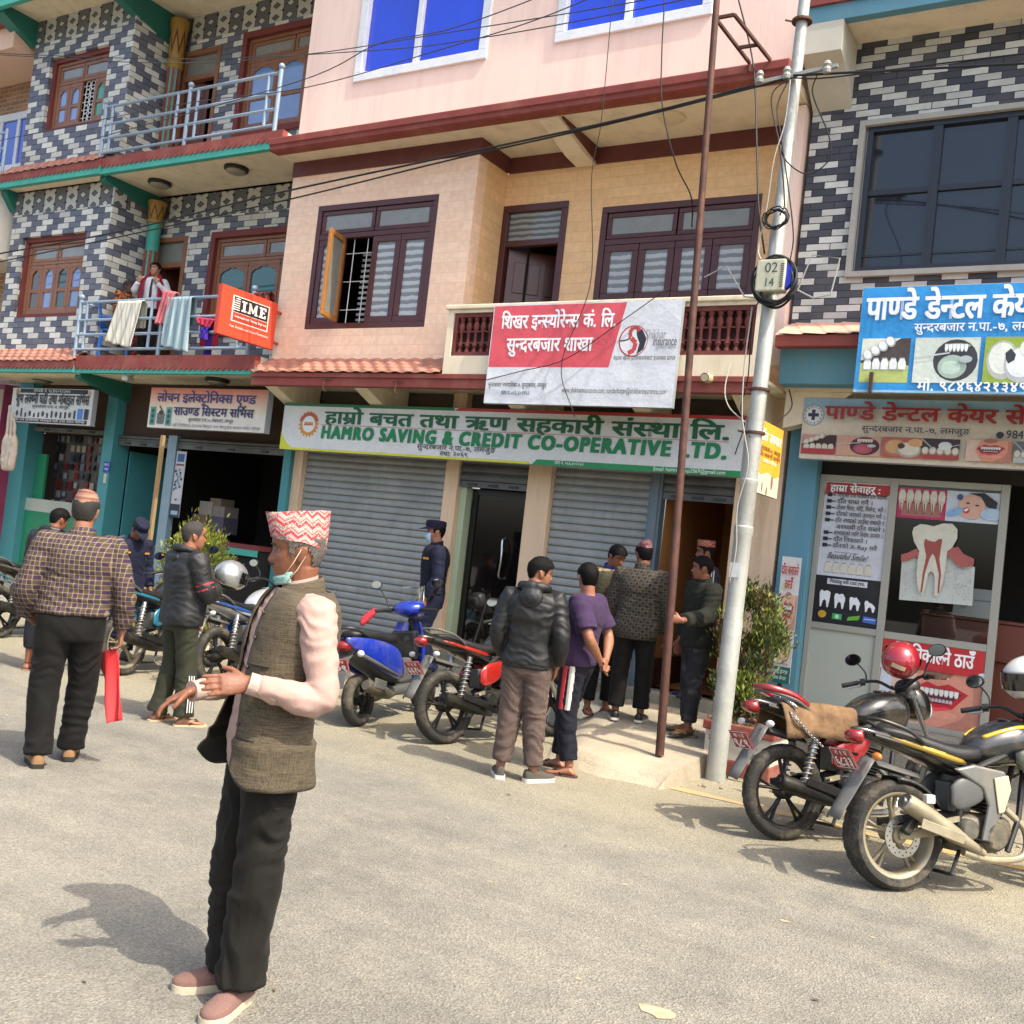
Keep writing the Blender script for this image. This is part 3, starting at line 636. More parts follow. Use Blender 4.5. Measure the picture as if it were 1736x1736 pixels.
b=MB();b.frame(W3[0]-.02,W3[1],W3[2]-.0,W3[3]+.0,YB2-.05,YB2+.1,.05);F2=b.build('window',mat('window_surround','#9b9a92',.7,var=.1,vs=6),H2)
MALU=mat('dark_aluminium','#2c3138',.4,.3);GDK=glass_mat('dark_tinted_glass','#1d232c',.08,0,.35)
xs_=[W3[0]+.05,atY(*cC(1370,760),YB2).x,atY(*cC(1665,760),YB2).x,1.1,2.15];zm=atY(*cC(1240,760),YB2).z;zl=atY(*cC(1200,1015),YB2).z
b=MB();b.frame(W3[0]+.05,W3[1]-.05,W3[2]+.05,W3[3]-.05,YB2+.0,YB2+.07,.05)
for x in xs_[1:-1]:b.box(x-.04,x+.04,YB2+.005,YB2+.07,W3[2]+.1,W3[3]-.1)
for i,x in enumerate(xs_[:-1]):b.box(x+(.05 if i==0 else.04),xs_[i+1]-.04,YB2+.02,YB2+.065,zm-.025,zm+.025);b.box(x+(.05 if i==0 else.04),xs_[i+1]-.04,YB2+.035,YB2+.065,zl-.01,zl+.01)
b.build('mullions',MALU,F2)
for i,x in enumerate(xs_[:-1]):
 for a,c in((W3[2]+.08,zm-.02),(zm+.02,W3[3]-.08)):
  b=MB();b.box(x+.03,xs_[i+1]-.03,YB2+.045,YB2+.055,a,c);b.build('pane',GDK,F2)
MT2=mat('pale_terracotta','#c99c87',.85,var=.1,vs=6,dirt='#9d7766',ds=3,da=.4)
tile_roof('tile_roof',XA,XZ,YB2-.001,zt0,YT-.02,zt1,MT2,H2,.21,2,.014,True)
b=MB();b.box(XA,XZ,YT,YT+.12,zt2,zt1);b.build('fascia',MRED,H2,bevel=.004)
b=MB();b.prism([(YT+.121,zt1-.03),(YB2-.001,zt1-.03),(YB2-.001,zt3),(YB2-.2,zt3),(YB2-.25,zt2+.02),(YT+.121,zt2+.02)],XA+.001,XZ,'x');b.build('beam',MBLUE,H2)
b=MB();b.box(XA+.002,XZ,YB2,10.6,zt3-.03,zt3+.03);b.prism([(XA+.002,zt3-.031),(XA+.62,zt3-.031),(XA+.3,zt3-.3),(XA+.002,zt3-.38)],YB2+.06,YB2+.25,'y');b.build('soffit',MCREAM,H2)
rz0=atY(*cC(985,130),YT+.1).z;xo=atY(*cC(885,200),YT).x
zo=[atY(*cC(1000,68),YT-.1).z,atY(*cC(1000,45),YT-.1).z,atY(*cC(960,-20),YT-.1).z]
b=MB();b.box(XA,XZ,YT-.1,YT,zo[0]-.02,zo[1]+.08);b.build('roof_fascia',MBLUE,H2)
b=MB();b.box(XA,XZ,YT-.13,YT+.02,zo[1]+.081,zo[1]+.3);b.build('roof_edge',MRED,H2)
b=MB();b.box(XA,XZ,YT+.001,YB2+.3,zo[0]+.0,zo[0]+.09);b.build('roof_soffit',MCREAM,H2)
b=MB();b.prism([(YT-.099,zo[0]-.021),(YB2-.002,zo[0]-.021),(YB2-.002,zo[0]-.62),(YT+.05,zo[0]-.36),(YT-.099,zo[0]-.3)],XA,XA+.36,'x');b.build('roof_bracket',mat('cream_wash','#b9b6a8',.8,var=.08,vs=3),H2)
YP=9.9;pl=(XA,atY(*cH(405,20),YP).x);zp=.46
b=MB();b.box(pl[0],pl[1],YP,YP+.3,.0,zt3-.032);b.build('pillar',MBLUE,H2,bevel=.006)
b=MB();b.box(pl[1],XZ,YP-.12,12.4,.0,zp);b.build('step',MCON2,H2,bevel=.015)
YS=YP+.16
b=MB();b.room(pl[1]+.002,XZ,YS+.1,12.4,zp+.001,zt3-.035);b.build('room',mat('dim_clinic','#211d1b',.9),H2)  # the clinic's inner shade is put into the dark wall colour
xm=atY(*cH(880,400),YS).x;xr=atY(*cH(1600,420),YS).x;zr=atY(*cH(600,1090),YS).z;zr2=atY(*cH(1100,1160),YS).z;ztp=atY(*cH(900,160),YS).z;xl=pl[1]+.004
MALW=mat('white_aluminium','#9d9c92',.45,.2,var=.04)
b=MB()
for x in(xl,xm,xr):b.box(x-(.0 if x==xl else.035),x+(.05 if x==xl else.035),YS-.03,YS+.03,zp,ztp+.06)
for a,c in((xl+.05,xm-.035),(xm+.035,xr-.035)):b.box(a,c,YS-.028,YS+.028,ztp,ztp+.06);b.box(a,c,YS-.028,YS+.028,zp+.001,zp+.05)
b.box(xl+.05,xm-.035,YS-.028,YS+.028,zr-.03,zr+.03);b.box(xm+.035,xr-.035,YS-.028,YS+.028,zr2-.035,zr2+.03)
SF=b.build('shop_window',MALW,H2,bevel=.004)
b=MB();b.box(xl+.05,xm-.035,YS-.004,YS+.004,zp+.05,zr-.03);b.build('lower_panel',mat('grey_panel','#a5aba0',.5,var=.03),SF)
b=MB();b.box(xm+.035,xr-.035,YS-.004,YS+.004,zr2+.03,ztp);b.build('pane',GCLR,SF)
b=MB();b.box(xm+.035,xr-.035,YS-.003,YS+.003,zp+.05,zr2-.036);b.build('lower_panel',mat('grey_panel','#a5aba0',.5),SF)
b=MB();b.box(xl,XZ,YS+.0,YS+.08,ztp+.061,zt3-.036);b.build('shutter_box',mat('dark_hood','#1d1a18',.8),H2)
seat(H2,((XA+XZ)/2,YP,0))
SHOP=dict(xl=xl,xm=xm,xr=xr,zr=zr,zr2=zr2,ztp=ztp,YS=YS,zp=zp)
# ================================================================ left house: small black and white bricks, teal trim
MBW=brick_mat('black_white_brick',.27,.088,'#5c606e','#c3c4bc','#17181b',mw=.004,shift=.5,flip=.03,frac=3)
MFRZ=band_mat('tile_frieze')
MTEAL=mat('teal_paint','#3f9f8f',.6,var=.07,vs=3,dirt='#2d6d64',ds=2,da=.35)
MTEA2=mat('dark_teal_paint','#1d6a60',.6,var=.07,vs=3)
MBRW=mat('brown_timber','#83573c',.45,var=.18,vs=7,coat=.15,stretch=(1,1,.3))
MRBR=mat('red_brown_reveal','#6e2f2a',.65,var=.08,vs=3)
H3=empty('shop_house',label='black and white brick house with teal scalloped fascias and two railed balconies',cat='house')
YL,YR_,YN=9.3,10.1,9.05;XLL=atY(62,69,YL).x;XM=-13.05
zF={}
F2b=(atY(178,293.8,YN).z,atY(*cA(520,775),YN).z,atY(*cA(520,815),YN).z)
F1b=(atY(126.7,631.7,YN).z,atY(*cD(440,10),YN).z,atY(*cD(440,82),YN).z)
def fascia(z0,z1,zs,x0,x1,y,parent,drop=True):
 b=MB();b.box(x0,x1,y,y+.08,z0,zs+.03);b.build('fascia',MTEAL,parent)
 n=int((x1-x0)/.1);pts=[(x0,z1),(x0,zs+.012)]
 for i in range(n):
  a=x0+(x1-x0)*i/n;d=(x1-x0)/n
  pts+=[(a+d*.2,zs-.018),(a+d*.5,zs-.03),(a+d*.8,zs-.018),(a+d,zs+.012)]
 pts.append((x1,z1));b=MB()
 for i in range(n):
  a=x0+(x1-x0)*i/n;d=(x1-x0)/n
  b.prism([(a,z1),(a,zs+.012),(a+d*.2,zs-.018),(a+d*.5,zs-.03),(a+d*.8,zs-.018),(a+d,zs+.012),(a+d,z1)],y-.012,y-.001,'y')
 b.box(x0,x1,y,y+.08,zs+.031,z1);b.build('fascia_valance',MRED,parent)
ztop3=atY(*cA(240,130),YL).z
fl={1:F1b[1],2:F2b[1]}
for lv in(1,2):
 zf0,zf1,zfs=(F1b,F2b)[lv-1]
 zcl=(F2b[0]+.03)if lv==1 else ztop3+.12
 if lv==2:wr=(atY(*cA(250,290),YL).x,atY(*cA(545,200),YL).x,atY(*cA(205,650),YL).z,atY(*cA(255,285),YL).z)
 else:wr=(atY(*cA(112,1165),YL).x,atY(*cA(425,1140),YL).x,atY(*cA(60,1560),YL).z,atY(*cA(115,1165),YL).z)
 zfr=zcl-.38
 b=MB();b.wall(XLL,XM,zf0,zfr,YL,YL+.3,[wr]);b.build('wall',MBW,H3)
 b=MB();b.box(XM-.15,XM,YL+.301,YR_+.2,zf0,zcl-.01);b.build('side_wall',MBW,H3)
 b=MB();b.box(XLL,XM,YL,YL+.3,zfr+.001,zcl);b.box(XM+.001,XL-.002,YR_,YR_+.2,zfr+.001,zcl);b.build('tile_frieze',MFRZ,H3)
 b=MB();b.frame(wr[0],wr[1],wr[2],wr[3],YL+.06,YL+.301,.07);b.build('window_reveal',MRBR,H3)
 gl=glass_mat('sky_tinted_pane','#7089b8',.05,0,.8);gg=glass_mat('green_pane','#3f8a6a',.1);gd=glass_mat('dark_curtain_pane','#2e4a4d',.08);gp=glass_mat('brown_pane','#4a3b35',.1)  # reflected sky is put into the first pane's blue tint
 q=(wr[0]+.07,wr[1]-.07,wr[2]+.07,wr[3]-.07)
 Wn=casement_window(H3,*q,YL+.12,MBRW,[gl,gl,None,gg]if lv==2 else[gp,gl,gd,gl],glass=GTR,tr_h=.26,ft=.05,scallop=True)
 if lv==2:grille(Wn,q[0]+(q[1]-q[0])*.5,q[0]+(q[1]-q[0])*.76,q[2]+.06,q[3]-.36,YL+.15,MG,3,5,.007,True)
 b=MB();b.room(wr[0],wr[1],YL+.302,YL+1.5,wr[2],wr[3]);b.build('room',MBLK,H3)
 if lv==2:dr=(atY(*cA(905,270),YR_).x,atY(*cA(1090,230),YR_).x,zf1+.02,atY(*cA(990,245),YR_).z);ww=(atY(*cA(1200,190),YR_).x,XL-.15,zf1+.55,atY(*cA(1300,145),YR_).z)
 else:dr=(atY(*cA(760,1180),YR_).x,atY(*cA(925,1160),YR_).x,zf1+.02,atY(*cA(850,1165),YR_).z);ww=(atY(*cA(1045,1150),YR_).x,XL-.15,zf1+.5,atY(*cA(1200,1128),YR_).z)
 b=MB();b.wall(XM+.001,XL-.002,zf0,zfr,YR_,YR_+.2,[dr,ww]);b.build('wall',MBW,H3)
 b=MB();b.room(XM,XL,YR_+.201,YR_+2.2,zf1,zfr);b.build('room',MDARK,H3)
 b=MB();b.frame(dr[0],dr[1],dr[2],dr[3],YR_-.02,YR_+.1,.07);b.box(dr[0]+.07,dr[1]-.07,YR_-.01,YR_+.08,dr[3]-.46,dr[3]-.39);D=b.build('door',MBRW,H3,bevel=.005)
 b=MB();b.box(dr[0]+.07,dr[1]-.07,YR_+.04,YR_+.05,dr[3]-.39,dr[3]-.07);b.build('fanlight',GTR,D)
 b=MB();b.box(0,.42,-.02,.02,dr[2]+.02,dr[3]-.46)
 for zz in(.2,.75,1.3):b.box(.07,.35,-.03,-.021,dr[2]+zz,dr[2]+zz+.42)
 o=b.build('door_leaf',mat('varnished_brown_door','#5a2f1f',.4,var=.2,vs=7,stretch=(1,1,.2)),D,bevel=.006);o.matrix_local=Matrix.Translation((dr[0]+.07,YR_+.05,0))@Matrix.Rotation(R(70 if lv==1 else 15),4,'Z')
 b=MB();b.frame(ww[0],ww[1],ww[2],ww[3],YR_-.03,YR_+.199,.09);b.build('window_reveal',MRBR,H3)
 q=(ww[0]+.09,ww[1]-.09,ww[2]+.09,ww[3]-.09)
 gcl=glass_mat('leafy_pane','#1f5a58',.06,0,.7)
 Wn=casement_window(H3,*q,YR_+.05,MBRW,[gl,gl,None]if lv==2 else[gcl,gcl,gcl],glass=GTR,tr_h=.26,ft=.05,scallop=True)
 if lv==2:grille(Wn,q[0]+(q[1]-q[0])*.68,q[1]-.04,q[2]+.06,q[3]-.36,YR_+.08,MG,3,5,.007,True)
 b=MB();b.box(XM-.02,XL-.03,YN+.081,YR_+.19,zf0+.03,zf1-.002);b.box(XLL-.1,XM-.02,YN+.081,12.0,zf0+.03,zfs-.08);b.build('balcony_slab',MCREAM,H3)
 fascia(zf0,zf1,zfs,XM-.02,XL-.012,YN,H3)
 fascia(zf0,zfs+.1,zfs,XLL-.12,XM-.022,YN-.03,H3)
 tile_roof('tile_roof',XLL-.12,XM-.03,YL-.002,zfs+.34,YN-.06,zfs+.1,MTILE,H3,.19,4)
 for xb in(XM-.06,XLL-.05):
  b=MB();b.prism([(YN+.082,zf0+.028),(YR_-.001 if xb>XLL else YL,zf0+.028),(YR_-.001 if xb>XLL else YL,zf0-.28),(YN+.082,zf0-.06)],xb-.07,xb+.07,'x');b.build('bracket_beam',MTEA2,H3)
 cx,cy=XM+.16,YR_-.16;z0,z1=zf1,zf0+(F2b[0]-F1b[0])-.12 if lv==1 else ztop3-.0
 b=MB();b.lathe([(.098,0),(.098,z1-z0-(.33 if lv==1 else.75))],(cx,cy,z0),'z',16);cl=b.build('column',MTEAL,H3,smooth=True)
 for a in range(8):
  s=MB();t=a*math.pi/4;s.obox((cx+.096*math.cos(t),cy+.096*math.sin(t),(z0+z1-.75)/2),(.012,.045,z1-z0-.75),Matrix.Rotation(t,3,'Z'));s.build('stripe',MRED,cl)
 b=MB();b.lathe([(r_,h_*(.45 if lv==1 else 1))for r_,h_ in((.10,-.75),(.12,-.72),(.12,-.62),(.10,-.6),(.115,-.5),(.125,-.3),(.13,-.12),(.14,-.1),(.14,0))],(cx,cy,z1),'z',20)
 g=NG('painted_capital%d'%lv);q_=g.xyz();an=g.m('ARCTAN2',g.m('SUBTRACT',q_[1],cy),g.m('SUBTRACT',q_[0],cx));tri=g.m('ABSOLUTE',g.m('SUBTRACT',g.m('FRACT',g.m('MULTIPLY',an,1.114)),.5));hh=g.m('SUBTRACT',q_[2],z1-(.26 if lv==1 else.5))
 k=g.m('LESS_THAN',g.m('ABSOLUTE',g.m('SUBTRACT',hh,g.m('MULTIPLY',tri,.36 if lv==1 else.6))),.028 if lv==1 else.06)
 b.build('capital',g.out(g.mix(k,'#96752f','#54231f'),.5),cl,smooth=True)
 MPIPE=mat('blue_grey_pipe','#8c9fb0',.4,.2,var=.06,vs=6)
 xr0,xr1=XM-.13,XL-.22;rz=zf1;rh=1.0
 rl=MB()
 for zz in(.10,.31,.52,.78):rl.tube([(xr0,YN+.04,rz+zz),(xr1,YN+.04,rz+zz)],.021,8)
 rl.tube([(xr0,YN+.06,rz+.78),(xr0,YL,rz+.78)],.02,8);rl.tube([(xr0,YN+.06,rz+.10),(xr0,YL,rz+.10)],.02,8)
 rl=rl.build('balcony_railing',MPIPE,H3,smooth=True)
 for x in(xr0,(xr0+xr1)/2+.05,xr1):
  p=MB();p.tube([(x,YN+.04,rz),(x,YN+.04,rz+.82)],.028,8);p.ell((x,YN+.04,rz+.86),(.042,)*3,10,8);p.build('post',MPIPE,rl,smooth=True)
 for x in(xr0+.16,xr0+1.55,xr0+1.95,xr1-.2):
  p=MB();p.tube([(x,YN+.04,rz+.10),(x,YN+.04,rz+.78)],.021,8);p.build('upright',MPIPE,rl,smooth=True)
b=MB();b.box(XLL-.3,XL-.03,YN-.4,12.5,ztop3+.121,ztop3+.25);b.build('roof_slab',MCREAM,H3)
fascia(ztop3+.02,ztop3+.42,ztop3+.2,XLL-.3,XL-.03,YN-.42,H3)
b=MB();b.prism([(YN-.33,ztop3+.12),(YL-.001,ztop3+.12),(YL-.001,ztop3-.3),(YN-.33,ztop3-.02)],XLL-.25,XLL-.0,'x');b.build('bracket_beam',MTEA2,H3);b=MB();b.prism([(YN-.33,ztop3+.12),(YR_,ztop3+.12),(YR_,ztop3-.4),(YN-.33,ztop3-.06)],XM-.12,XM+.02,'x');b.build('bracket_beam',MTEA2,H3)
YG3=9.95;MPLT=mat('blue_teal_paint','#3f8489',.6,var=.07,vs=2,dirt='#2f6064',ds=2,da=.35)
gx=lambda a,c:atY(*cD(a,c),YG3).x
pls=[(gx(60,900),gx(140,900)),(gx(590,900),gx(650,900)),(gx(1690,750)-.02,XL)];z3=F1b[0]
for q in pls:
 b=MB();b.box(q[0],q[1],YG3-.1,YG3+.2,.0,z3+.028);b.build('pillar',MPLT,H3,bevel=.006)
jx=(gx(960,900),gx(1010,900))
b=MB();b.box(jx[0],jx[1],YG3-.05,YG3+.05,.0,2.75);b.build('shutter_post',mat('pale_blue_steel','#8197a3',.5,.2,var=.1,vs=4),H3)
b=MB();b.box(pls[0][1],pls[1][0],YG3+.06,YG3+.2,2.7,z3+.02);b.box(pls[1][1],pls[2][0],YG3+.06,YG3+.2,2.7,z3+.02);b.build('shutter_box',mat('dark_brown_box','#3c2c22',.9),H3)  # plain dark brown box over the shop openings
for a,c,zz in((pls[0][1],pls[1][0],atY(*cD(380,465),YG3).z),(pls[1][1],jx[0],atY(*cD(830,545),YG3).z),(jx[1],pls[2][0],atY(*cD(1300,575),YG3).z)):
 roller(a+.004,c-.004,zz+.07,2.72,YG3,MSHUT2,H3)
b=MB();b.room(pls[0][1],pls[1][0],YG3+.21,YG3+2.6,.3,2.75);b.build('room',mat('dim_shop','#3a3330',.9),H3)  # shade inside the shop is painted into its wall colour
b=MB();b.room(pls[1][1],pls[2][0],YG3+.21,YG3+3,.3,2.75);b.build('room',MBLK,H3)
b=MB();b.box(pls[0][1],pls[2][0],9.7,YG3+.3,0,.3);b.build('plinth',MCON2,H3)
MGD=mat('green_door_paint','#1f7a55',.5,var=.08,vs=4)
b=MB();b.box(pls[0][1]+.01,gx(210,800),YG3+.12,YG3+.16,.3,2.35);o=b.build('green_panel',MGD,H3)
b=MB();b.box(pls[1][1]+.005,pls[1][1]+.03,YG3+.22,YG3+1.0,.3,2.5);b.build('inner_wall',MPLT,H3)
seat(H3,((XLL+XL)/2,YG3,0))
# ================================================================ far left house, only its right edge in view
H4=empty('shop_house',label='brown brick house at the far left with a white framed blue window',cat='house')
MOB=brick_mat('brown_brick',.24,.08,'#8a6a52','#96755c','#a79a86',mw=.006,flip=.4,var=.2)
X4=XLL-.12;Y4=9.9
b=MB();b.box(-24,X4,Y4,Y4+.2,3.4,11);b.build('wall',MOB,H4)
zA=atY(*cA(30,240),9.0).z
b=MB();b.box(-24,X4,9.0,Y4-.001,zA,zA+.35);b.build('canopy',mat('peach_paint','#d5b39b',.8,var=.05,vs=2),H4)
b=MB();b.box(-24,X4,8.9,9.1,zA+.351,zA+.75);b.build('canopy_edge',MRED,H4)
zB=atY(5,270,9.0).z
b=MB();b.box(-24,X4-.02,9.1,Y4-.002,zB-.6,zB-.35);b.build('balcony_slab',MCREAM,H4)
z0,z1=atY(10,275,Y4).z,atY(20,205,Y4).z
b=MB();b.frame(-18.6,X4-.05,z0-.2,z1+.1,Y4-.05,Y4+.0,.12)
for k in range(4):b.box(X4-.55-k*.5,X4-.47-k*.5,Y4-.045,Y4-.001,z0-.08,z1-.02)
f4=b.build('window',mat('white_window_paint','#ccd2d8',.5),H4)
for k in range(4):
 b=MB();b.box(X4-.47-k*.5,X4-.05-k*.5,Y4-.02,Y4-.003,z0-.08,z1-.02);b.build('pane',glass_mat('deep_blue_pane','#2a49b5',.1),f4)
b=MB()
for k in range(4):b.tube([(-20,9.12,zB-.25+k*.25),(X4-.05,9.12,zB-.25+k*.25)],.02,6)
b.tube([(X4-.05,9.12,zB-.3),(X4-.05,9.12,zB+.55)],.025,6);b.build('balcony_railing',MPIPE,H4,smooth=True)
b=MB();b.box(-24,X4,9.05,Y4-.002,atY(5,430,9.05).z,atY(5,330,9.05).z);b.build('lower_canopy',mat('off_white_sheet','#c9c6bd',.8,var=.05),H4)
b=MB();b.box(-24,X4-.001,9.6,Y4+.3,.3,3.39);b.build('shop_wall',mat('magenta_poster_wall','#7b2b49',.7,var=.2,vs=3),H4)
b=MB();b.box(X4-.32,X4-.02,9.3,9.599,0,3.3);b.build('pillar',mat('off_white_pillar','#c6bfb2',.7,var=.06),H4)
seat(H4,(-20,Y4,0))
# ================================================================ signs
MSIDE=mat('sign_edge','#9aa0a4',.5,.2)
def board(name,label,cat,x0,x1,z0,z1,y,t=.08,back='#d8dadb',side=None):
 """sign box on the street side of plane y: returns its root and a Sheet whose origin is the lower left corner"""
 root=empty(name,((x0+x1)/2,y,z0),label=label,cat=cat)
 b=MB();b.box(x0,x1,y-t,y,z0,z1);o=b.build('panel',side or MSIDE,root,bevel=.004);o.location=-Vector(root.location)
 s=Sheet((x0,y-t-.0012,z0),(1,0,0),(0,0,1));s.rect(.004,.004,x1-x0-.004,z1-z0-.004,back);s.W,s.H,s.root=x1-x0,z1-z0,root;return root,s
def face(s,name='printed_face',rough=.45):
 o=s.build(name,s.root,rough);o.location=-Vector(s.root.location);s.b=MB();return o
ys=9.62;p0,p1=atY(481.7,681.2,ys-.12),atY(1263,708,ys-.12);p2=atY(473.8,760.4,ys-.12);p3=atY(1255,809.5,ys-.12)
root,s=board('shop_sign','long white cooperative sign with green Nepali and English lettering above the roller shutters','sign',p2.x,p3.x,(p2.z+p3.z)/2,(p0.z+p1.z)/2,ys,.12,'#cfd2d0')
W,H=s.W,s.H;fx=lambda px:(px-477)/(1259-477)*W
s.rect(0,H-.035,W*.435,H,'#1d6b3c');s.poly([(W*.435,H-.035),(W,H-.035),(W,H),(W*.445,H)],'#a8322f');s.rect(0,0,W*.61,.028,'#c9c63a')
s.poly([(W*.615,0),(W,0),(W,.058),(W*.625,.058)],'#16864c')
s.fan([(0,0),(.30,0),(.2,.03),(.1,.09),(.04,.16),(0,.22)],'#c3c92f')
c=(fx(535),H*.56);n=18
s.fan([(c[0]+r_*math.cos(a),c[1]+r_*math.sin(a))for k in range(n)for r_,a in((.165,2*math.pi*(k+.0)/n),(.165,2*math.pi*(k+.4)/n),(.14,2*math.pi*(k+.5)/n),(.14,2*math.pi*(k+.9)/n))],'#c98a2e')
s.poly([(c[0]+.165*math.cos(a),c[1]+.15*math.sin(a))for a in[math.pi*(.08+.84*k/12)for k in range(13)]],'#b0553a')
s.disc(c[0],c[1],.105,'#dfe2df')
for k in range(6):s.disc(c[0]-.06+.024*k,c[1]+.01,.012,'#c28a3a',.02,8)
s.rect(c[0]-.08,c[1]-.015,c[0]+.08,c[1]-.003,'#b0553a')
face(s)
s.text('हाम्रो बचत तथा ऋण सहकारी संस्था लि.',fx(569),H*.60,.145,'#0f5a35',fx(1243)-fx(569),.036)
s.rect(fx(560),H*.562,fx(1240),H*.57,'#b5534e')
s.text('HAMRO SAVING & CREDIT CO-OPERATIVE LTD.',fx(564),H*.285,H*.235,'#0b7a48',fx(1241)-fx(564),.07,slant=.06)
s.text('सुन्दरबजार न.पा.-७, लमजुङ',fx(757),H*.17,.055,'#3c3c3c',fx(896)-fx(757),.008);s.text('स्था: २०६९',fx(800),H*.06,.05,'#3c3c3c',fx(850)-fx(800),.008)
s.text('फोन नं. ०६६-४०२०६२',fx(995),.015,.034,'#e9efe9',fx(1040)-fx(995));s.text('Email: hamrogroup2069@gmail.com',fx(1142),.014,.036,'#e9efe9',fx(1240)-fx(1142))
face(s,'lettering')
ys=8.965;p0,p1,p2,p3=atY(839,515,ys-.05),atY(1160.5,510,ys-.05),atY(819,683,ys-.05),atY(1138,693,ys-.05)
root,s=board('banner_sign','white and coral insurance banner stretched over the balcony parapet','sign',(p0.x+p2.x)/2,(p1.x+p3.x)/2,(p2.z+p3.z)/2,(p0.z+p1.z)/2,ys,.05,'#d3d6da')
W,H=s.W,s.H
s.poly([(.012,H*.37),(W*.665,H*.37),(W*.725,H-.012),(.012,H-.012)],'#d2535c')
c=(W*.775,H*.62);s.disc(c[0],c[1],.155,'#b0413f',n=32);s.disc(c[0]+.004,c[1],.143,'#d9dadc',n=32)
s.fan([(c[0]+.02,c[1]+.14),(c[0]+.09,c[1]+.11),(c[0]+.14,c[1]+.02),(c[0]+.12,c[1]-.08),(c[0]+.05,c[1]-.135),(c[0]+.07,c[1]-.02),(c[0]+.035,c[1]+.05)],'#2b2a30')
s.line([(c[0]+.01+.05*math.cos(a),c[1]+.075+.06*math.sin(a))for a in[R(20+25*k)for k in range(9)]],.04,'#c0453f');s.line([(c[0]-.02,c[1]+.03),(c[0]+.03,c[1]-.02),(c[0]+.02,c[1]-.09),(c[0]-.04,c[1]-.12)],.045,'#c0453f')
s.line([(c[0]-.14,c[1]),(c[0]-.07,c[1]+.01),(c[0]-.03,c[1]+.03)],.012,'#2b2a30')
face(s)
s.text('शिखर इन्स्योरेन्स कं. लि.',W*.055,H*.76,.135,'#eeeeee',W*.63,.028);s.text('सुन्दरबजार शाखा',W*.10,H*.53,.135,'#eeeeee',W*.47,.028)
s.text('Shikhar',W*.835,H*.64,.085,'#9a9ca4',W*.10,.004);s.text('Insurance',W*.875,H*.575,.085,'#5b5d66',W*.115,.006);s.text('सुरक्षित भविष्य',W*.89,H*.54,.03,'#9a9ca4',W*.1)
s.text('नेपाल बीमा प्राधिकरणबाट इजाजत प्राप्त',W*.685,H*.44,.036,'#54545c',W*.305,.006)
s.text('सुन्दरबजार नगरपालिका-७, सुन्दरबजार, लमजुङ',W*.02,H*.17,.042,'#33343a',W*.33,.006);s.text('फोन नं.-०६६-४०२९६२',W*.10,H*.09,.04,'#33343a',W*.16,.006)
s.text('www.shikharinsurance.com; sundarbazar@shikharinsurance.com',W*.435,H*.125,.05,'#44464e',W*.53)
face(s,'lettering')
def teeth_row(s,x0,x1,y,h,n,col,up=False,sh=True):
 w_=(x1-x0)/n
 if sh:c_=rgb(col)[:3]if not isinstance(col,str)else hexc(col);teeth_row(s,x0,x1,y,h,n,tuple(v*.55 for v in c_),up,False);y,h,q_=y+(h*.06 if not up else-h*.06),h*.84,w_*.06;x0+=q_;x1+=q_*.2;w_=(x1-x0)/n
 for i in range(n):s.fan([(x0+w_*(i+.08),y),(x0+w_*(i+.05),y+h*.6),(x0+w_*(i+.25),y+h),(x0+w_*(i+.75),y+h),(x0+w_*(i+.95),y+h*.6),(x0+w_*(i+.92),y)]if not up else[(x0+w_*(i+.08),y),(x0+w_*(i+.05),y-h*.6),(x0+w_*(i+.25),y-h),(x0+w_*(i+.75),y-h),(x0+w_*(i+.95),y-h*.6),(x0+w_*(i+.92),y)],col)
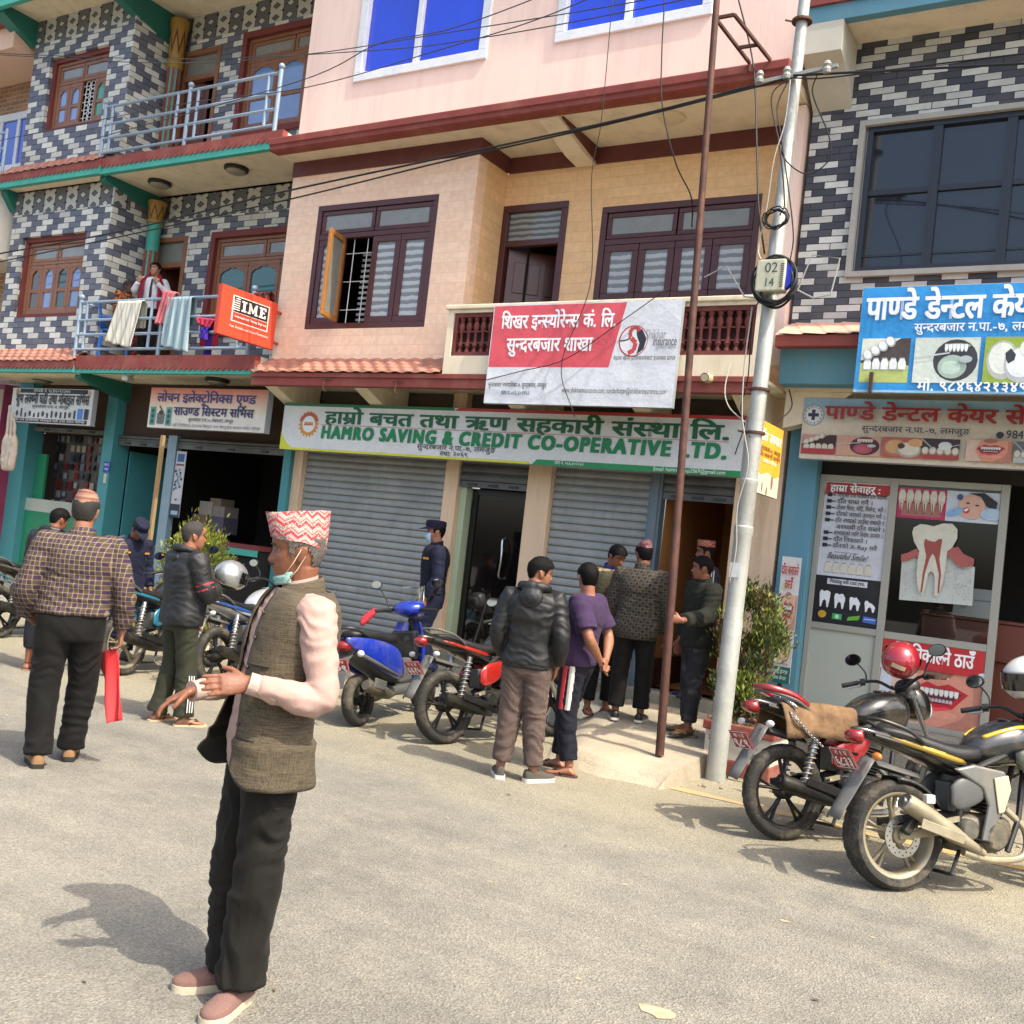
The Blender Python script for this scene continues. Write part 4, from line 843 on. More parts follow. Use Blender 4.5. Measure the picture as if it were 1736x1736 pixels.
def picture(s,x0,y0,x1,y1,k,gum,skin,dark,tooth='#d9dbd0'):
 w_,h=x1-x0,y1-y0;P=lambda a,c:(x0+a*w_,y0+c*h)
 if k==0:
  s.rect(x0,y0,x1,y1,dark);s.fan([P(0,0),P(1,0),P(1,.38),P(.6,.5),P(.3,.34),P(0,.45)],gum);s.fan([P(0,1),P(0,.5),P(.2,.55),P(.5,.8),P(.8,1)],skin);teeth_row(s,*(P(.05,0)[0],P(.95,0)[0]),P(0,.28)[1],h*.28,5,tooth)
  for i in range(4):s.disc(*P(.14+.15*i,.62+.1*i),w_*.1,tuple(v*.5 for v in hexc(tooth)),h*.13,12,rot=.6);s.disc(*P(.135+.15*i,.635+.1*i),w_*.08,tooth,h*.105,12,rot=.6)
 elif k==1:
  s.rect(x0,y0,x1,y1,skin);s.disc(*P(.64,.5),w_*.34,dark,h*.46);s.disc(*P(.6,.36),w_*.22,gum,h*.26);s.disc(*P(.58,.34),w_*.15,tuple(min(1,v*1.35)for v in hexc(gum)),h*.15);s.disc(*P(.66,.82),w_*.2,tuple(v*.7 for v in hexc(skin)),h*.05);teeth_row(s,P(.46,0)[0],P(.82,0)[0],P(0,.86)[1],h*.18,6,tooth,True);s.line([P(0,.55),P(.55,.66)],h*.035,'#b9c0c2');s.disc(*P(.8,.52),w_*.1,'#aab4b6',h*.08)
 elif k==2:
  s.rect(x0,y0,x1,y1,gum);s.disc(*P(.35,.5),w_*.3,tuple(v*.6 for v in hexc(skin)),h*.42);s.disc(*P(.34,.54),w_*.25,skin,h*.34);s.disc(*P(.7,.4),w_*.32,tuple(v*.6 for v in hexc(tooth)),h*.38);s.disc(*P(.7,.44),w_*.27,tooth,h*.31);s.fan([P(.4,.65),P(.5,.75),P(.6,.62),P(.58,.5),P(.47,.42),P(.42,.52)],dark);s.disc(*P(.86,.75),w_*.2,skin,h*.2)
 elif k==3:
  s.rect(x0,y0,x1,y1,dark);s.rect(x0,y0,x1,y0+h*.36,gum)
  for i in range(5):s.disc(*P(.1+.2*i,.40),w_*.105,tuple(v*.5 for v in hexc(tooth)),h*.2,14);s.disc(*P(.095+.2*i,.42),w_*.08,tooth,h*.16,14)
  s.line([P(.0,.95),P(.3,.5)],h*.06,'#9aa0a3');s.disc(*P(.62,.66),w_*.18,'#c9cfce',h*.2);s.line([P(.8,.66),P(1,.74)],h*.03,'#b9bfc0')
 else:
  s.rect(x0,y0,x1,y1,skin);s.fan([P(0,0),P(.35,0),P(.2,.5),P(.3,1),P(0,1)],'#cdb0a0');lip=[P(.22,.62),P(.4,.8),P(.52,.74),P(.64,.8),P(.86,.66),P(.7,.36),P(.52,.28),P(.34,.38)]
  s.fan([P(.55,0),P(1,0),P(1,1),P(.9,.95),P(.92,.5),P(.8,.2)],tuple(v*.72 for v in hexc(skin)));s.disc(*P(.52,.98),w_*.16,tuple(v*.5 for v in hexc(skin)),h*.1);s.disc(*P(.55,.24),w_*.22,tuple(min(1,v*1.12)for v in hexc(skin)),h*.07)
  s.fan(lip,gum);s.fan([P(.32,.37),P(.52,.28),P(.7,.36),P(.62,.38),P(.52,.35),P(.42,.38)],tuple(min(1,v*1.7+.03)for v in hexc(gum)));s.fan([P(.28,.62),P(.42,.7),P(.64,.7),P(.8,.64),P(.66,.46),P(.52,.42),P(.38,.47)],dark);teeth_row(s,P(.32,0)[0],P(.76,0)[0],P(0,.69)[1],h*.13,8,'#d9d8d2',True);teeth_row(s,P(.38,0)[0],P(.70,0)[0],P(0,.45)[1],h*.07,8,'#b3a7ae')
ys=9.085;a=rect(cG(778,35),cG(1736,645),ys-.06);q0=atY(*cG(785,30),ys-.06);q1=atY(*cG(735,640),ys-.06);x0=(q0.x+q1.x)/2;z1=atY(*cG(1000,20),ys-.06).z;z0=q1.z
root,s=board('dental_sign','large sky blue dental sign with white lettering fixed above the tile strip','sign',x0,x0+3.05,z0,z1,ys,.06,'#2f8fcf')
W,H=s.W,s.H;px=lambda x:atY(*cG(x,300),ys-.06).x-x0;pz=lambda y,x=1000:atY(*cG(x,y),ys-.06).z-z0
s.rect(0,0,W,.02,'#8fc0de')
for k,(c0,c1)in enumerate(((770,1075),(1082,1488),(1492,1830))):
 picture(s,px(c0)+.03,pz(600)+.02,px(c1)-.0,pz(325),(0,1,2)[k],('#aeb96a','#9fb3a5','#8fa63f')[k],('#d5dacb','#c5cfc4','#d9ded3')[k],('#4a3f38','#39393a','#34383a')[k],'#e0e6e4')
face(s,rough=.3)
s.text('पाण्डे डेन्टल केयर',px(800),pz(215),pz(85)-pz(215),'#e6e9ea',px(1836)-px(800),.036);s.text('सुन्दरबजार न.पा.-७, लमजुङ',px(1090),pz(290),pz(243)-pz(290),'#e6e9ea',px(1880)-px(1090),.018);s.text('मो. ९८४६४२१३४९',px(1140),pz(632),pz(580)-pz(632),'#e6e9ea',px(1790)-px(1140),.024)
face(s,'lettering',.3)
b=MB();b.bar(atY(*cG(840,525),9.0),atY(*cG(828,645),9.0),.03);o=b.build('fixing_strap',mat('rusty_strap','#43302a',.8),root);o.location=-Vector(root.location)
ys=9.70;p0,p1=atY(*cG(432,680),ys-.1),atY(*cG(420,1045),ys-.1);p2=atY(*cG(1736,1085),ys-.1);x0=(p0.x+p1.x)/2;z0=(p1.z+p2.z)/2;z1=(p0.z+atY(*cG(1700,690),ys-.1).z)/2
root,s=board('dental_sign','beige dental sign with red lettering over the white shop front','sign',x0,x0+2.95,z0,z1,ys,.10,'#cbbfa9')
W,H=s.W,s.H;px=lambda x:atY(*cG(x,850),ys-.1).x-x0;pz=lambda y,x=900:atY(*cG(x,y),ys-.1).z-z0
s.rect(0,H*.84,W,H-.004,'#8fb3c4');s.rect(0,H*.62,W,H*.84,'#c0bbae');c=(px(490),H*.72);s.disc(c[0],c[1],.105,'#8b959b',n=28);s.disc(c[0],c[1],.092,'#c7c9c6',n=28);s.disc(c[0],c[1],.066,'#d7d8d4',n=24);s.rect(c[0]-.05,c[1]-.016,c[0]+.05,c[1]+.016,'#2a2f55');s.rect(c[0]-.016,c[1]-.05,c[0]+.016,c[1]+.05,'#2a2f55')
for k in range(14):aa=2*math.pi*k/14;s.disc(c[0]+.079*math.cos(aa),c[1]+.079*math.sin(aa),.007,'#59616a',n=6)
for k,(c0,c1)in enumerate(((438,640),(648,905),(915,1143),(1150,1372),(1412,1680),(1695,1900))):
 picture(s,px(c0),.05,px(c1),H*.40,(0,1,2,3,4,3)[k],('#a8383a','#9b4a55','#b0564a','#a33f3b','#a8383a','#a8b0ad')[k],('#b98a7a','#c0947f','#c99a6a','#c79b86','#cf8a70','#b9c0bd')[k],('#3b1f20','#451f28','#4a2a20','#352625','#4a1a20','#5a6062')[k],'#cdc6b4')
face(s,rough=.5)
for col,d in(('#931d22',0),):s.text('पाण्डे डेन्टल केयर सेन्टर',px(568)+d,pz(812)-d,pz(735)-pz(812),col,px(1974)-px(568),.034)
s.text('सुन्दरबजार न.पा.-७, लमजुङ',px(790),pz(880),pz(848)-pz(880),'#27354d',px(1424)-px(790),.016);s.disc(px(1604),pz(876),.03,'#222831');s.text('984',px(1640),pz(892),.065,'#27354d',px(1745)-px(1640),.02)
face(s,'lettering',.5)
S_=SHOP;y=S_['YS']-.008
def poster(name,label,x0,x1,z0,z1,y,back):
 root=empty(name,((x0+x1)/2,y,z0),label=label,cat='poster');b=MB();b.box(x0,x1,y,y+.003,z0,z1);o=b.build('sheet',mat('poster_back','#cfcfcf',.6),root);o.location=-Vector(root.location)
 s=Sheet((x0,y-.001,z0),(1,0,0),(0,0,1));s.W,s.H,s.root=x1-x0,z1-z0,root;s.rect(0,0,s.W,s.H,back);return root,s
x0,x1=S_['xl']+.052,S_['xm']-.037;zA=S_['zr']+.032;zB=S_['ztp']-.002;zM=atY(*cH(600,760),S_['YS']).z
root,s=poster('service_poster','white list of dental services under a red heading',x0,x1,zM+.001,zB,y,'#c3c6cd');W,H=s.W,s.H
s.fan([(.0,H-.135),(.05,H-.12),(.08,H-.12),(W-.03,H-.12),(W,H-.1),(W,H-.01),(.01,H-.01)],'#a82a2b');teeth_row(s,W*.1,W*.85,.03,H*.12,6,'#c9c6b4',False);s.rect(W*.25,H*.255,W*.62,H*.26,'#77777c')
for k in range(9):
 if k!=5:
  yy=H*.838-k*(H*.0668);s.rect(.03,yy,.075,yy+.035,'#1c1e26');s.rect(.075,yy+.012,.115,yy+.022,'#1c1e26')
face(s)
s.text('हाम्रा सेवाहरू :',W*.09,H-.095,.062,'#eeeeee',W*.78,.03)
for k,t in enumerate(('नि:शुल्क दन्त परिक्षण तथा परामर्श','दाँत सफा गर्ने ।','दाँतमा सिला, चाँदी, सिमेन्ट, भर्ने ।','दाँतको जराको उपचार गर्ने ।','दाँत नभएको ठाउँमा स्थायी र','अस्थायी दाँत राख्ने ।','बच्चाहरूको लागि विशेष उपचार ।','दाँत निकाल्ने ।','दाँतको X-Ray गर्ने')):
 tw=layout(t,.012)[1];s.text(t,.13+(.0 if k!=5 else.01),H*.838-k*(H*.0668),.038,'#1f2129',min(tw*.062,W-.15),.012)
s.text('Beautiful Smile!',W*.14,H*.185,.055,'#23242b',W*.62,.01,slant=.35);face(s,'lettering')
root,s=poster('warning_poster','black poster of four decaying teeth above coins and notes',x0,x1,zA,zM,y,'#16161b');W,H=s.W,s.H
s.rect(W*.18,H*.83,W*.80,H*.95,'#c9ccd4')
def molar(s,x,y,w_,h,cut,col='#dfe3e6'):
 top=[(.0,.75),(.05,.95),(.22,1),(.4,.93),(.5,.95),(.62,1),(.8,.98),(1,.9),(1.0,.7)]
 top=[(a,c if a<1-cut*.75 else c-.45*min(1,cut*1.4)*(a-(1-cut*.75))/max(.001,cut*.75))for a,c in top]
 s.fan([(x+a*w_,y+c*h)for a,c in[(.05,.5),(.12,.0),(.25,.02),(.36,.38),(.5,.45),(.64,.38),(.75,.0),(.88,.02),(.97,.5)][::-1]+top],col)
for k in range(4):molar(s,W*(.08+.235*k),H*.33,W*.17,H*(.36-.04*k),(0,.25,.5,1.0)[k])
s.disc(W*.15,H*.18,.04,'#c79a2a',.035);s.rect(W*.31,H*.1,W*.46,H*.22,'#39a35b');s.disc(W*.385,H*.16,.02,'#b8dcb9');s.poly([(W*.54,H*.1),(W*.72,H*.14),(W*.74,H*.24),(W*.56,H*.18)],'#63a838');s.poly([(W*.78,H*.11),(W*.98,H*.09),(W*.99,H*.22),(W*.79,H*.24)],'#3b63b8');s.rect(W*.8,H*.17,W*.97,H*.19,'#aebfe0')
face(s);s.text('Waiting will cost you.',W*.215,H*.865,.04,'#23242b',W*.55,.014);face(s,'lettering')
xa,xb=S_['xm']+.04,S_['xr']-.04;zs_=atY(*cH(950,370),S_['YS']).z
root,s=poster('tooth_picture','printed strip of rooted teeth and a smiling dental patient behind the upper glass',xa,xb-.0,zs_,zB-.02,y,'#c2ccd6');W,H=s.W,s.H
s.rect(0,0,W*.49,H,'#b8235a');s.fan([(W*.05,H*.08),(W*.45,H*.08),(W*.44,H*.5),(W*.06,H*.5)],'#a06a5c');teeth_row(s,W*.0,W*.48,H*.55,H*.42,6,'#d3d0c2')
for k in range(6):s.fan([(W*(.01+.08*k),H*.62),(W*(.04+.08*k),H*.12),(W*(.07+.08*k),H*.62)],'#cbbfae');s.line([(W*(.035+.08*k),H*.5),(W*(.04+.08*k),H*.15)],.008,'#6b3a33')
s.disc(W*.74,H*.5,W*.13,'#d2a68f',H*.40,rot=-.5);s.fan([(W*.7,H*.95),(W*.85,H*.98),(W*.98,H*.7),(W*.97,H*.4),(W*.88,H*.55),(W*.82,H*.85)],'#241c1c');s.disc(W*.69,H*.38,W*.035,'#a83a3f',H*.1,rot=.5);s.disc(W*.69,H*.40,W*.025,'#e5e2dd',H*.04,rot=.5)
s.disc(W*.7,H*.62,W*.02,'#3a2b28',H*.03);s.disc(W*.79,H*.56,W*.02,'#3a2b28',H*.03);s.disc(W*.58,H*.3,W*.09,'#7ea9cf',H*.12,rot=.4);s.disc(W*.93,H*.3,W*.1,'#a9c1d6',H*.2);s.disc(W*.62,H*.8,W*.03,'#3d4a78',H*.1);face(s)
xc,zc=atY(*cH(1165,660),S_['YS']).x,atY(*cH(1165,660),S_['YS']).z;kx=(atY(*cH(1415,700),S_['YS']).x-atY(*cH(935,700),S_['YS']).x)/480
root=empty('tooth_cutout',(xc,y,zc),label='large cut out picture of a sectioned molar in pink gum on dark glass',cat='poster');s=Sheet((xc,y-.001,zc),(1,0,0),(0,0,1));s.root=root
Q=lambda pts:[((a-1165)*kx+(c-660)*kx*.10,(660-c)*kx+(a-1165)*kx*.13)for a,c in pts]
s.fan(Q([(945,650),(1040,590),(1090,600),(1250,610),(1300,650),(1415,700),(1395,960),(925,915)]),'#b9beb8')
rr=random.Random(4)
for k in range(130):
 a,c=rr.uniform(950,1390),rr.uniform(690,930)
 if not 1050<a<1240:s.disc(*Q([(a,c)])[0],.006,'#8f928d',.004,5)
s.fan(Q([(945,600),(990,590),(1050,560),(1075,620),(1030,620),(990,645),(945,650)]),'#a3574f');s.fan(Q([(1235,610),(1275,565),(1315,560),(1350,610),(1415,645),(1410,690),(1330,700),(1290,670),(1265,630)]),'#a3574f')
s.fan(Q([(1020,450),(1030,415),(1075,392),(1120,400),(1160,412),(1220,395),(1280,400),(1312,440),(1310,500),(1280,560),(1245,590),(1235,680),(1215,800),(1185,895),(1160,890),(1165,800),(1160,740),(1140,720),(1120,740),(1110,800),(1085,885),(1055,850),(1045,750),(1055,640),(1065,580),(1030,510)][::-1]),'#c9c7b6')
s.fan(Q([(1095,530),(1105,495),(1130,510),(1165,520),(1195,500),(1215,505),(1205,570),(1195,640),(1205,740),(1190,880),(1180,870),(1190,740),(1165,620),(1150,600),(1130,640),(1100,740),(1080,870),(1070,865),(1085,740),(1110,620)][::-1]),'#95473f')
o=face(s,'printed_face');sd_=o.modifiers.new('t','SOLIDIFY');sd_.thickness=.002;sd_.offset=-1
root,s=poster('extraction_poster','red headed poster with a smiling mouth below the shop glass',xa,xb,S_['zp']+.052,S_['zr2']-.037,y,'#c4ccd6');W,H=s.W,s.H
picture(s,W*.12,0,W,H*.68,4,'#b3222f','#c98a75','#5a1f30');s.fan([(0,H*.05),(W*.16,H*.3),(W*.34,H*.42),(W*.38,H*.3),(W*.2,H*.1),(W*.08,0),(0,0)],'#d29a88');s.rect(0,H*.68,W,H,'#b3282c');s.disc(0,H*.7,.05,'#c4ccd6',n=12);s.disc(W,H*.66,.06,'#c4ccd6',n=12);face(s)
s.text('दाँत निकाल्ने ठाउँ',W*.08,H*.775,.115,'#eeeeee',W*.82,.03);face(s,'lettering')
r0=empty('reception_desk',((xa+xb)/2+.3,S_['YS']+.6,S_['zp']),label='brown desk behind the clinic glass',cat='desk');b=MB();zd=S_['zr2']+.22;b.box(xb-.62,xb+.5,S_['YS']+.35,S_['YS']+.9,zd-.35,zd);b.box(xb-.6,xb+.48,S_['YS']+.4,S_['YS']+.85,S_['zp']+.002,zd-.351);b.box(xb-.64,xb+.52,S_['YS']+.33,S_['YS']+.92,zd+.001,zd+.03);o=b.build('desk_body',mat('red_brown_laminate','#6d3a2e',.35),r0,bevel=.01);o.location=-Vector(r0.location)
r0=empty('desk_calendar',(xb-.2,S_['YS']+.42,zd+.03),label='white calendar standing on the clinic desk',cat='calendar');b=MB();b.prism([(S_['YS']+.38,zd+.031),(S_['YS']+.46,zd+.3),(S_['YS']+.54,zd+.031)],xb-.36,xb-.02,'x');o=b.build('stand',mat('card_white','#b9bcb8',.7),r0);o.location=-Vector(r0.location)
s=Sheet((xb-.34,S_['YS']+.382,zd+.04),(1,0,0),(0,.29,.95));s.root=r0;s.rect(.02,.2,.3,.22,'#7d8fae');s.disc(.07,.1,.035,'#9aa29a');s.rect(.15,.15,.3,.165,'#8a8fa0');face(s)
r0=empty('office_chair',(xa+.45,S_['YS']+.7,S_['zp']),label='black office chair behind the clinic glass',cat='chair');b=MB();b.loft([[(xa+.45+rx*math.cos(2*math.pi*k/14),S_['YS']+.7+.05*math.sin(2*math.pi*k/14)+dy,z)for k in range(14)]for rx,z,dy in((.2,1.05,0),(.27,1.2,.02),(.27,1.4,.05),(.2,1.52,.07),(.08,1.56,.08))]);o=b.build('backrest',mat('black_leatherette','#121213',.4),r0,smooth=True);o.location=-Vector(r0.location)
b=MB();b.box(xa+.2,xa+.7,S_['YS']+.4,S_['YS']+.8,.92,.99);b.lathe([(.03,0),(.03,.44)],(xa+.45,S_['YS']+.6,.48));b.lathe([(.26,0),(.26,.02),(.05,.04)],(xa+.45,S_['YS']+.6,S_['zp']+.002));o=b.build('seat',mat('black_leatherette','#121213',.4),r0,bevel=.02);o.location=-Vector(r0.location)
ys=9.45;p0,p1=atY(*cD(68,210),ys-.08),atY(*cD(540,412),ys-.08);z0=atY(*cD(300,412),ys-.08).z;z1=atY(*cD(310,204),ys-.08).z;x0=atY(*cD(66,300),ys-.08).x;x1=atY(*cD(545,300),ys-.08).x
root,s=board('shop_sign','narrow black and white watch and mobile shop sign at the left','sign',x0,x1,z0,z1,ys,.08,'#b9bbb9');W,H=s.W,s.H
s.rect(W*.1,H*.86,W*.93,H-.01,'#15161a');s.rect(W*.04,.015,W*.96,H*.13,'#1b1c22');rr=random.Random(8)
for k in range(15):xk=W*(.08+.055*k);hh=rr.uniform(.1,.25)*H;(s.rect(xk,H*.17,xk+W*.022,H*.17+hh,'#2b2d33')if k%3 else s.disc(xk+.02,H*.27,.035,'#3c3f46',.045,10))
s.rect(W*.84,H*.16,W*.9,H*.45,'#3f74b5');s.rect(W*.92,H*.16,W*.97,H*.45,'#23262d');s.disc(W*.07,H*.87,.04,'#8f7a4a',.06,10);s.disc(W*.95,H*.86,.03,'#a88f5a',.05,10);face(s)
s.text('शुभ लक्ष्मी घडी तथा मोबाइल सर्भिस',W*.06,H*.56,H*.26,'#24262c',W*.9,.03);s.text('सम्पर्क नं. ९८४६०९२३७७',W*.28,H*.885,H*.075,'#cfcfcf',W*.45);s.text('सुन्दरबजार न.पा.-७, लमजुङ',W*.28,H*.44,H*.08,'#2b2d33',W*.45,.01);s.text('यहाँ सबै किसिमका मोबाइल घडी तथा मर्मत गरिन्छ',W*.06,H*.05,H*.06,'#cfcfcf',W*.88);face(s,'lettering')
x0=atY(*cD(885,320),ys-.08).x;x1=atY(*cD(1578,320),ys-.08).x;z1=atY(*cD(1200,205),ys-.08).z;z0=atY(*cD(1200,450),ys-.08).z
root,s=board('shop_sign','orange and white electronics shop sign with dark blue lettering','sign',x0,x1,z0,z1,ys,.10,'#cfc9bd');W,H=s.W,s.H
for k in range(14):s.poly([(.01,H*(.40+.042*k)),(W-.01,H*(.40+.042*k)),(W-.01,H*(.446+.042*k)),(.01,H*(.446+.042*k))],tuple(a+(c-a)*(k/13)**1.2 for a,c in zip(hexc('#d2c6ad'),hexc('#c26a4a'))))
for xx in(W*.02,W*.165):
 s.rect(xx,H*.07,xx+W*.05,H*.52,'#4d8a80')
 for k in range(3):s.disc(xx+W*.025,H*(.16+.13*k),.03,'#24443f',n=10)
s.fan([(W*.09,H*.1),(W*.15,H*.1),(W*.155,H*.36),(W*.085,H*.36)],'#5b635f');s.disc(W*.12,H*.38,.05,'#2d3532',.03);s.line([(W*.1,H*.55),(W*.13,H*.42)],.02,'#3a3f3d');face(s)
s.text('लोचन इलेक्ट्रोनिक्स एण्ड',W*.07,H*.66,H*.2,'#3a2d63',W*.84,.03);s.text('साउण्ड सिस्टम सर्भिस',W*.235,H*.34,H*.19,'#2f2b5c',W*.67,.03);s.text('सुन्दरबजार न.पा.-७, लेखबजार, लमजुङ',W*.37,H*.2,H*.075,'#4a3f4c',W*.38,.01);s.text('यहाँ टेलिभिजन, साउण्ड सिस्टम तथा विद्युतीय सामान मर्मत गरिन्छ',W*.23,H*.06,H*.06,'#51606f',W*.74);face(s,'lettering')
XI=-9.40;p=[atX(*cA(*q),XI)for q in((1095,1388),(1365,1492),(1335,1722),(1062,1625))];y0=(p[0].y+p[3].y)/2;y1=(p[1].y+p[2].y)/2;z0=(p[2].z+p[3].z)/2;z1=(p[0].z+p[1].z)/2
root=empty('projecting_sign',(XI,y1,z0),label='red money transfer sign reading IME sticking out beside the pink wall',cat='sign')
b=MB();b.box(XI-.06,XI,min(y0,y1),max(y0,y1),z0,z1);b.tube([(XI-.03,max(y0,y1),z1-.1),(XI-.03,max(y0,y1)+.45,z1-.1)],.02,6);b.tube([(XI-.03,max(y0,y1),z0+.1),(XI-.03,max(y0,y1)+.45,z0+.1)],.02,6);o=b.build('panel',mat('red_sign_box','#b8402f',.5),root);o.location=-Vector(root.location)
s=Sheet((XI+.0012,min(y0,y1),z0),(0,1,0),(0,0,1));s.root=root;W,H=abs(y1-y0),z1-z0
s.rect(.004,.004,W-.004,H-.004,'#d4472f');s.rect(W*.2,H*.33,W*.86,H*.86,'#d9cdc4');s.rect(W*.225,H*.53,W*.84,H*.84,'#2a2322');s.rect(W*.225,H*.35,W*.84,H*.52,'#b03a2c')
for k in range(6):s.rect(W*(.19+.012*k),H*(.57+.045*k),W*.33,H*(.59+.045*k),'#e0d8d0')
face(s)
def slab_letters(s,x,y,h,wd,col):
 t=h*.16
 s.rect(x,y,x+wd*.2,y+t,col);s.rect(x,y+h-t,x+wd*.2,y+h,col);s.rect(x+wd*.05,y,x+wd*.15,y+h,col)
 a=x+wd*.26;m_=wd*.38
 s.rect(a-.005,y,a+m_*.3,y+t,col);s.rect(a+m_*.7,y,a+m_+.005,y+t,col);s.rect(a+m_*.08,y,a+m_*.25,y+h,col);s.rect(a+m_*.75,y,a+m_*.92,y+h,col);s.poly([(a,y+h),(a+m_*.25,y+h),(a+m_*.55,y+h*.25),(a+m_*.45,y+h*.1)],col);s.poly([(a+m_*.75,y+h),(a+m_,y+h),(a+m_*.55,y+h*.1),(a+m_*.45,y+h*.25)],col)
 a=x+wd*.70;e=wd*.28
 s.rect(a,y,a+e,y+t,col);s.rect(a,y+h-t,a+e,y+h,col);s.rect(a+e*.15,y,a+e*.5,y+h,col);s.rect(a+e*.4,y+h*.44,a+e*.8,y+h*.58,col);s.rect(a+e*.8,y,a+e,y+h*.3,col);s.rect(a+e*.8,y+h*.7,a+e,y+h,col)
slab_letters(s,W*.36,H*.575,H*.22,W*.44,'#e6e0da');s.text('International Money Express',W*.25,H*.42,H*.05,'#e6e0da',W*.57,.01);s.text('Fast, Reliable and Secure Remittance',W*.18,H*.2,H*.05,'#e3c9bd',W*.7,.01);face(s,'lettering')
XYB=-2.72;p=[atX(*cF(*q),XYB)for q in((1230,720),(1350,795),(1315,1160),(1195,1110))];y0=min(q.y for q in p);y1=max(q.y for q in p);ya=(p[0].y+p[3].y)/2;yb=(p[1].y+p[2].y)/2;y0,y1=min(ya,yb),max(ya,yb);z0=(p[2].z+p[3].z)/2;z1=(p[0].z+p[1].z)/2
root=empty('pole_sign',(XYB,y0,z0),label='yellow and white board strapped to the utility pole',cat='sign');b=MB();b.box(XYB-.04,XYB,y0,y1,z0,z1);o=b.build('panel',mat('rusty_sheet','#8a7d6c',.7,var=.2,vs=5),root);o.location=-Vector(root.location)
s=Sheet((XYB+.0012,y0,z0),(0,1,0),(0,0,1));s.root=root;W,H=y1-y0,z1-z0;s.rect(0,0,W,H,'#c8bda6');s.rect(0,H*.32,W,H,'#d99a2b');s.fan([(0,H*.32),(W*.2,H*.26),(W*.5,H*.33),(W*.8,H*.27),(W,H*.32),(W,H*.4),(0,H*.4)],'#d99a2b')
for a,c,r_ in((.3,.1,.02),(.7,.2,.03),(.5,.05,.02)):s.disc(W*a,H*c,r_,'#7d6a52',r_*2.2,8)
face(s,rough=.6);s.text('दाँत उपचार',W*.05,H*.74,H*.12,'#efe3cf',W*.88,.03);s.text('सुन्दरबजार-७, लमजुङ',W*.05,H*.6,H*.06,'#6b4a1c',W*.9,.012);s.text('दाँत सम्बन्धी सम्पूर्ण',W*.05,H*.52,H*.055,'#6b4a1c',W*.9,.012);s.text('उपचार गरिन्छ',W*.2,H*.44,H*.05,'#efe3cf',W*.6,.01);face(s,'lettering',.6)
yb=9.70;p0,p1=atY(*cH(150,605),yb),atY(*cH(270,640),yb);q0=atY(*cH(125,1440),yb);x0=(p0.x+q0.x)/2;x1=x0+(p1.x-p0.x)*1.0;z1=(p0.z+p1.z)/2;z0=q0.z+.01
root=empty('standing_banner',((x0+x1)/2,yb,.04),label='narrow white dental banner on black feet before the blue pillar',cat='banner');b=MB();b.box(x0,x1,yb,yb+.012,z0,z1);o=b.build('panel',mat('poster_back','#cfcfcf'),root);o.location=-Vector(root.location)
s=Sheet((x0,yb-.001,z0),(1,0,0),(0,0,1));s.root=root;W,H=x1-x0,z1-z0;s.rect(0,0,W,H,'#c9c7c4');s.rect(0,0,W,H*.13,'#26635c');picture(s,0,H*.42,W,H*.7,4,'#a8474a','#cfa78e','#5a2a2a');picture(s,W*.05,H*.16,W*.95,H*.40,1,'#c9a59a','#cdc6c0','#93807a');face(s)
s.text('दाँत बनाउने',W*.06,H*.86,H*.065,'#b0302e',W*.88,.03);s.text('ठाउँ',W*.3,H*.75,H*.065,'#b0302e',W*.4,.03);s.text('पाण्डे डेन्टल',W*.1,H*.075,H*.03,'#cfe0da',W*.8,.01);s.text('केयर सेन्टर',W*.15,H*.03,H*.025,'#cfe0da',W*.7,.01);face(s,'lettering')
for dx,dy in((-.16,-.22),(.18,-.2),(0,.16)):
 b=MB();xm_=(x0+x1)/2;b.tube([(xm_,yb+.02,z0+.02),(xm_+dx,yb+dy,.052)],.014,6);o=b.build('leg',mat('black_steel','#1a1b1d',.5),root);o.location=-Vector(root.location)
yq=9.845;p=atY(*cD(630,665),yq);root=empty('door_plate',(p.x,yq,p.z-.08),label='small blue enamel plate on the teal pillar',cat='plate');b=MB();b.box(p.x-.075,p.x+.075,yq-.006,yq+.004,p.z-.08,p.z+.08);o=b.build('plate',mat('blue_enamel','#263f94',.4),root);o.location=-Vector(root.location)
s=Sheet((p.x-.075,yq-.0075,p.z-.08),(1,0,0),(0,0,1));s.root=root;s.text('घर नं.',.02,.095,.035,'#cdd3e6',.11,.02);s.text('०९०',.03,.03,.035,'#cdd3e6',.09,.02);face(s,'lettering')
p=atY(*cD(618,733),yq);b=MB();b.box(p.x-.03,p.x+.03,yq-.006,yq+.004,p.z-.07,p.z+.07);b.box(p.x-.012,p.x+.012,yq-.012,yq-.0061,p.z-.02,p.z+.02);tag(b.build('switch_plate',mat('ivory_plastic','#b9b49f',.5),bevel=.003),'ivory switch plate under the small blue enamel plate','switch')
